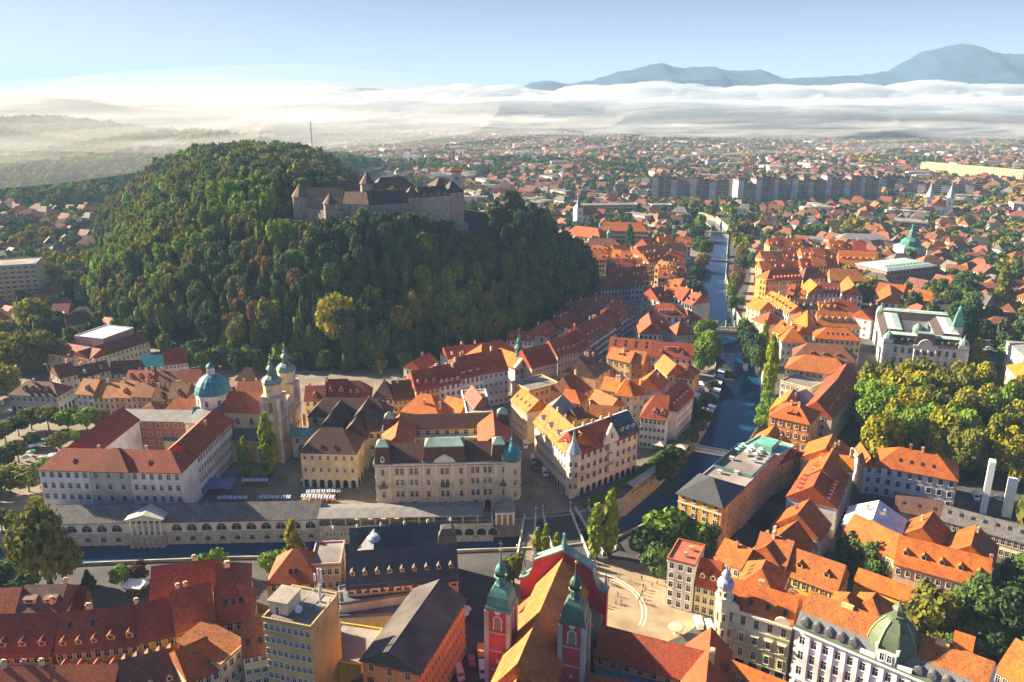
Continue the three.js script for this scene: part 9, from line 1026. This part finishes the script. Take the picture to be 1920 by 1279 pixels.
for (const v of [['lone person in dark clothes on the sunlit arc of the square',3,32.0,-201.0,313],['person in the group crossing the square, left one',2,35.3,-211.4,136],['person in the group crossing the square, right one',1,36.4,-212.0,95],['person of the dark pair near the white ring, left one',0,39.8,-208.7,173],['person of the dark pair near the white ring, right one',4,40.4,-208.1,237],['person standing beside the church front on the square',4,29.6,-211.4,41],['person walking past the church front on the square',2,30.9,-209.8,283],['person in orange beside the square trees',4,40.0,-213.1,358],['person walking up the middle bridge',0,14.9,-246.0,194],['person at the far end of the middle bridge',1,18.2,-251.5,231],['person on the street by the stone palace',3,6.3,-265.2,80],['person before the white corner palace',1,14.8,-277.9,121],['person passing the palace arcade',0,25.9,-267.2,56],['person farther along the palace arcade',1,32.4,-272.3,259],['worker near the orange truck',4,-11.7,-183.8,32],['second worker near the orange truck',3,-8.1,-186.0,52],['person at the right bridge railing',2,23.1,-244.2,104],['person between market stalls and stone palace',1,-61.0,-273.6,215],['person among the striped market stalls',0,-80.2,-269.3,136],['person near the narrow white corner house',1,44.4,-210.9,203],['person by the green glazed strip on the square',2,33.0,-214.0,174]]) person(...v);
for (const [l, n, a, b, c, d] of [['pedestrian crossing the round square',12,26.3,-212.5,42.8,-199.2],['shopper walking between the market stalls',16,-109.4,-284.7,-52.7,-261.1],['pedestrian in the street between the two palaces',14,6.7,-304.3,14.4,-255.3],['stroller on the riverside terrace',10,57.4,-294.3,95.3,-358.3],['pedestrian before the university and along its street',8,187.4,-413.4,175.1,-358.3],['visitor on the market square at the left',10,-209.6,-304.3,-167.4,-267.2]]) for (let i = 0; i < n; i++) { const u = rnd(), v = lerp(u, rnd(), l[0] === 's' && l[1] === 't' ? 0.08 : 1); person(l, Math.floor(rnd() * 5), lerp(a, c, u), lerp(b, d, v), rnd() * 360, l + 's'); }
for (const [n, p] of [['quay_street',[[253.4,-851.7],[266.0,-851.7],[187.0,-569.6],[170.6,-511.3],[154.8,-495.9],[154.3,-516.6],[196.6,-641.6]]],['avenue',[[234.2,-372.7],[241.7,-372.7],[350.4,-569.6],[344.9,-569.6]]],['meadow',[[-198.3,-2772.9],[-94.7,-2915.5],[-112.7,-3158.8],[-199.5,-3073.4]]],['meadow',[[49.5,-1888.2],[127.9,-1954.3],[123.6,-2100.9],[60.7,-2062.3]]],['meadow',[[-344.3,-2025.0],[-269.6,-2062.3],[-299.3,-2182.7],[-360.0,-2161.6]]],['meadow',[[301.4,-1638.0],[376.9,-1687.8],[382.8,-1768.4],[325.6,-1740.7]]]]) structure(n, sheetGeo(p, [], n === 'meadow' ? 0.3 : 0.06), n === 'meadow' ? patchy(0.17, 0.21, 0.06) : SQUARE);
// ---------------------------------------------------------------- suburbs, gardens and woods of the plain
{
const busy = scene.children.filter(o => o.isGroup && o.position.z < -380).map(o => [o.position.x, o.position.z, o.userData.category === 'tree' ? 16 : 190]);
for (const [x, z, r] of [[299, -610, 900], [217, -430, 1300], [217, -460, 1300], [400, -1100, 400], [822, -1450, 900]]) busy.push([x, z, r]);
for (let i = 0; i < 24; i++) busy.push([196 + i * 14.5, -1128 + (i < 9 ? i * 4 : 60 - (i - 9) * 4.4), 420]);
const r = seeded(99), inRiver = (x, z) => BANK_L.some(([a, b], i) => i && z >= BANK_L[i - 1][1] && z <= b && x > a - 22 && x < a + 52);
const free = (x, z, d) => footDist(x, z) < -d * 0.4 && farH(x, z) < 3 && !inRiver(x, z) && !busy.some(q => (q[0] - x) ** 2 + (q[1] - z) ** 2 < q[2] + d * d * 0.3);
const dim = [[9, 11, 6.2, 4], [12, 10, 8, 4.6], [17, 11, 9, 4.4], [30, 12, 12, 0.8]], geo = dim.map(([w, d, h, rh], i) => { const b = new Mold().box(-w / 2, w / 2, -0.2, h, -d / 2, d / 2, 0, 'd'); if (i < 2) b.poly([V(w / 2, h, d / 2), V(w / 2, h, -d / 2), V(w / 2, h + rh, 0)]).poly([V(-w / 2, h, -d / 2), V(-w / 2, h, d / 2), V(-w / 2, h + rh, 0)]); for (let f = 0; f < 2; f++) for (let k = 0; k < 3; k++) for (const s of [-1, 1]) { const x = (k - 1) * w * 0.3, z = s * (d / 2 + 0.03), q = [V(x - 0.6, 1.2 + f * 3, z), V(x + 0.6, 1.2 + f * 3, z), V(x + 0.6, 2.7 + f * 3, z), V(x - 0.6, 2.7 + f * 3, z)]; b.poly(s > 0 ? q : q.reverse(), 1); } return [b.geo(), roofGeo(w, d, h, rh, i > 1 ? d / 2 : 0, i > 1 ? d / 2 : 0, 0.5).geo()]; });
const walls = [WALL.white, WALL.cream, WALL.white, WALL.beige, WALL.peach], roofs = [['red', clay(0.30, 0.085, 0.045, 2)], ['orange', clay(0.36, 0.13, 0.05, 1)], ['red-brown', clay(0.22, 0.075, 0.05, 1)], ['brown', ROOF.brown], ['grey', ROOF.asbestos]];
const houses = [], trees = [], grid = new Map(), key = (x, z) => Math.floor(x / 16) + ',' + Math.floor(z / 16);
const clear = (x, z, d) => { for (let i = -1; i < 2; i++) for (let j = -1; j < 2; j++) for (const q of grid.get(key(x + i * 16, z + j * 16)) || []) if ((q[0] - x) ** 2 + (q[1] - z) ** 2 < d * d) return false; return true; }, note = (x, z) => { const k = key(x, z); if (!grid.has(k)) grid.set(k, []); grid.get(k).push([x, z]); };
for (let i = 0; i < 34000; i++) { const z = -470 - 2700 * r() ** 1.35, half = -z * 0.70 + 40, x = (r() * 2 - 1) * half; if (z > -700 && x > -150 && x < 250) continue; const n = noise(x / 170, z / 170, 6.6) + 0.35 * noise(x / 50, z / 50, 2.1) + (x > 0 ? 0.12 : -0.1); if (n < -0.2 || !clear(x, z, z > -1200 ? 15.5 : 14) || !free(x, z, 15)) continue; houses.push([x, z]); note(x, z); if (houses.length > 5200) break; }
for (let i = 0; i < 46000; i++) { const z = -430 - 2900 * r() ** 1.25, half = -z * 0.72 + 40, x = (r() * 2 - 1) * half; if (z > -700 && x > -150 && x < 245) continue; const n = noise(x / 170, z / 170, 6.6); if (r() < 0.2 + n * 0.95 || !clear(x, z, z > -1100 ? 7.4 : 6.4) || !free(x, z, 8)) continue; trees.push([x, z]); note(x, z); if (trees.length > 10800) break; }
houses.sort((a, b) => b[1] - a[1]); trees.sort((a, b) => b[1] - a[1]);
const rest = new Map();
houses.forEach(([x, z], i) => {
const v = r() < 0.09 && z < -900 && (x < 150 || x > 330) ? 3 : Math.floor(r() * 3), [rn, rm] = v === 3 ? ['grey', ROOF.flat] : pick(roofs, r), wm = pick(walls, r), turn = Math.floor(noise(x / 120, z / 120) * 4) * 0.5 + (r() - 0.5) * 0.2 + (r() < 0.4 ? Math.PI / 2 : 0), s = 0.8 + r() * 0.42;
if (i < 290) { const side = x < -250 ? 'left of the castle hill' : x < 250 ? 'beyond the castle hill' : 'on the plain at the right', T = thing('suburban_house', `pale suburban ${v === 3 ? 'block' : 'house'} with a ${rn} roof among trees ${side}`, 'house', `${rn} suburban roofs ${side}`, x, 0, z, turn); part(T, 'wall', geo[v][0], [wm, GLASS]).scale.setScalar(s); part(T, 'roof', geo[v][1], rm).scale.setScalar(s); return; }
const k = v + rn; if (!rest.has(k)) rest.set(k, { v, rm, list: [] }); rest.get(k).list.push([x, z, turn, s]);
});
const o = new THREE.Object3D();
for (const [k, { v, rm, list }] of rest) for (const q of [0, 1]) { const im = new THREE.InstancedMesh(geo[v][q], q ? rm : [WALL.white, GLASS], list.length); im.name = numbered(q ? 'far_roofs' : 'far_houses'); list.forEach(([x, z, t, s], i) => { o.position.set(x, 0, z); o.rotation.set(0, t, 0); o.scale.setScalar(s); o.updateMatrix(); im.setMatrixAt(i, o.matrix); }); im.castShadow = im.receiveShadow = true; scene.add(im); tag(im, q ? 'red and brown roofs of the far suburbs across the plain' : 'pale house walls of the far suburbs across the plain', 'houses', null, 'stuff'); }
for (let i = 0; i < 260; i++) { const right = i % 2, z = -150 - 330 * r(), x = right ? -z * 0.66 + 12 + r() * 120 : z * 0.68 - 14 - r() * 90; if (z > -250 && !right) continue; if (free(x, z, 8) && clear(x, z, 8)) { trees.push([x, z]); note(x, z); } }
const mass = {}; trees.forEach(([x, z], i) => { const n = noise(x / 90, z / 90, 4) + (r() - 0.5) * 0.8, leaf = n > 0.42 ? 'gold' : n > 0.15 ? 'olive' : n > -0.15 ? 'green' : n > -0.45 ? 'deep' : 'dim', h = 7 + 7 * r(), c = 3.4 + 2.8 * r(); if (i < 260) { const w = { gold: 'golden', olive: 'olive', green: 'green', deep: 'dark green', dim: 'dull green' }[leaf], side = x < -250 ? 'left of the castle hill' : x < 250 ? 'beyond the castle hill' : 'at the right'; tree('garden_tree', `${w} garden tree among the houses ${side}`, `${w} garden trees ${side}`, x, z, h * 1.2, c, leaf, r() < 0.12 ? 'poplar' : 'mid', 0, 0.14); } else (mass[leaf] ||= []).push([x, -0.5, z, h * 1.05, z < -1800 ? c * 1.5 : c * 1.1]); });
for (const [k, l] of Object.entries(mass)) { woods('plain_wood', `${k} trees scattered over the plain, nearer half`, l.filter((_, i) => i < l.length * 0.35), 'mid', k); woods('plain_wood', `${k} trees scattered over the plain, farther half`, l.filter((_, i) => i >= l.length * 0.35), 'far', k); }
}
scene.updateMatrixWorld(true);
renderer.render(scene, camera);
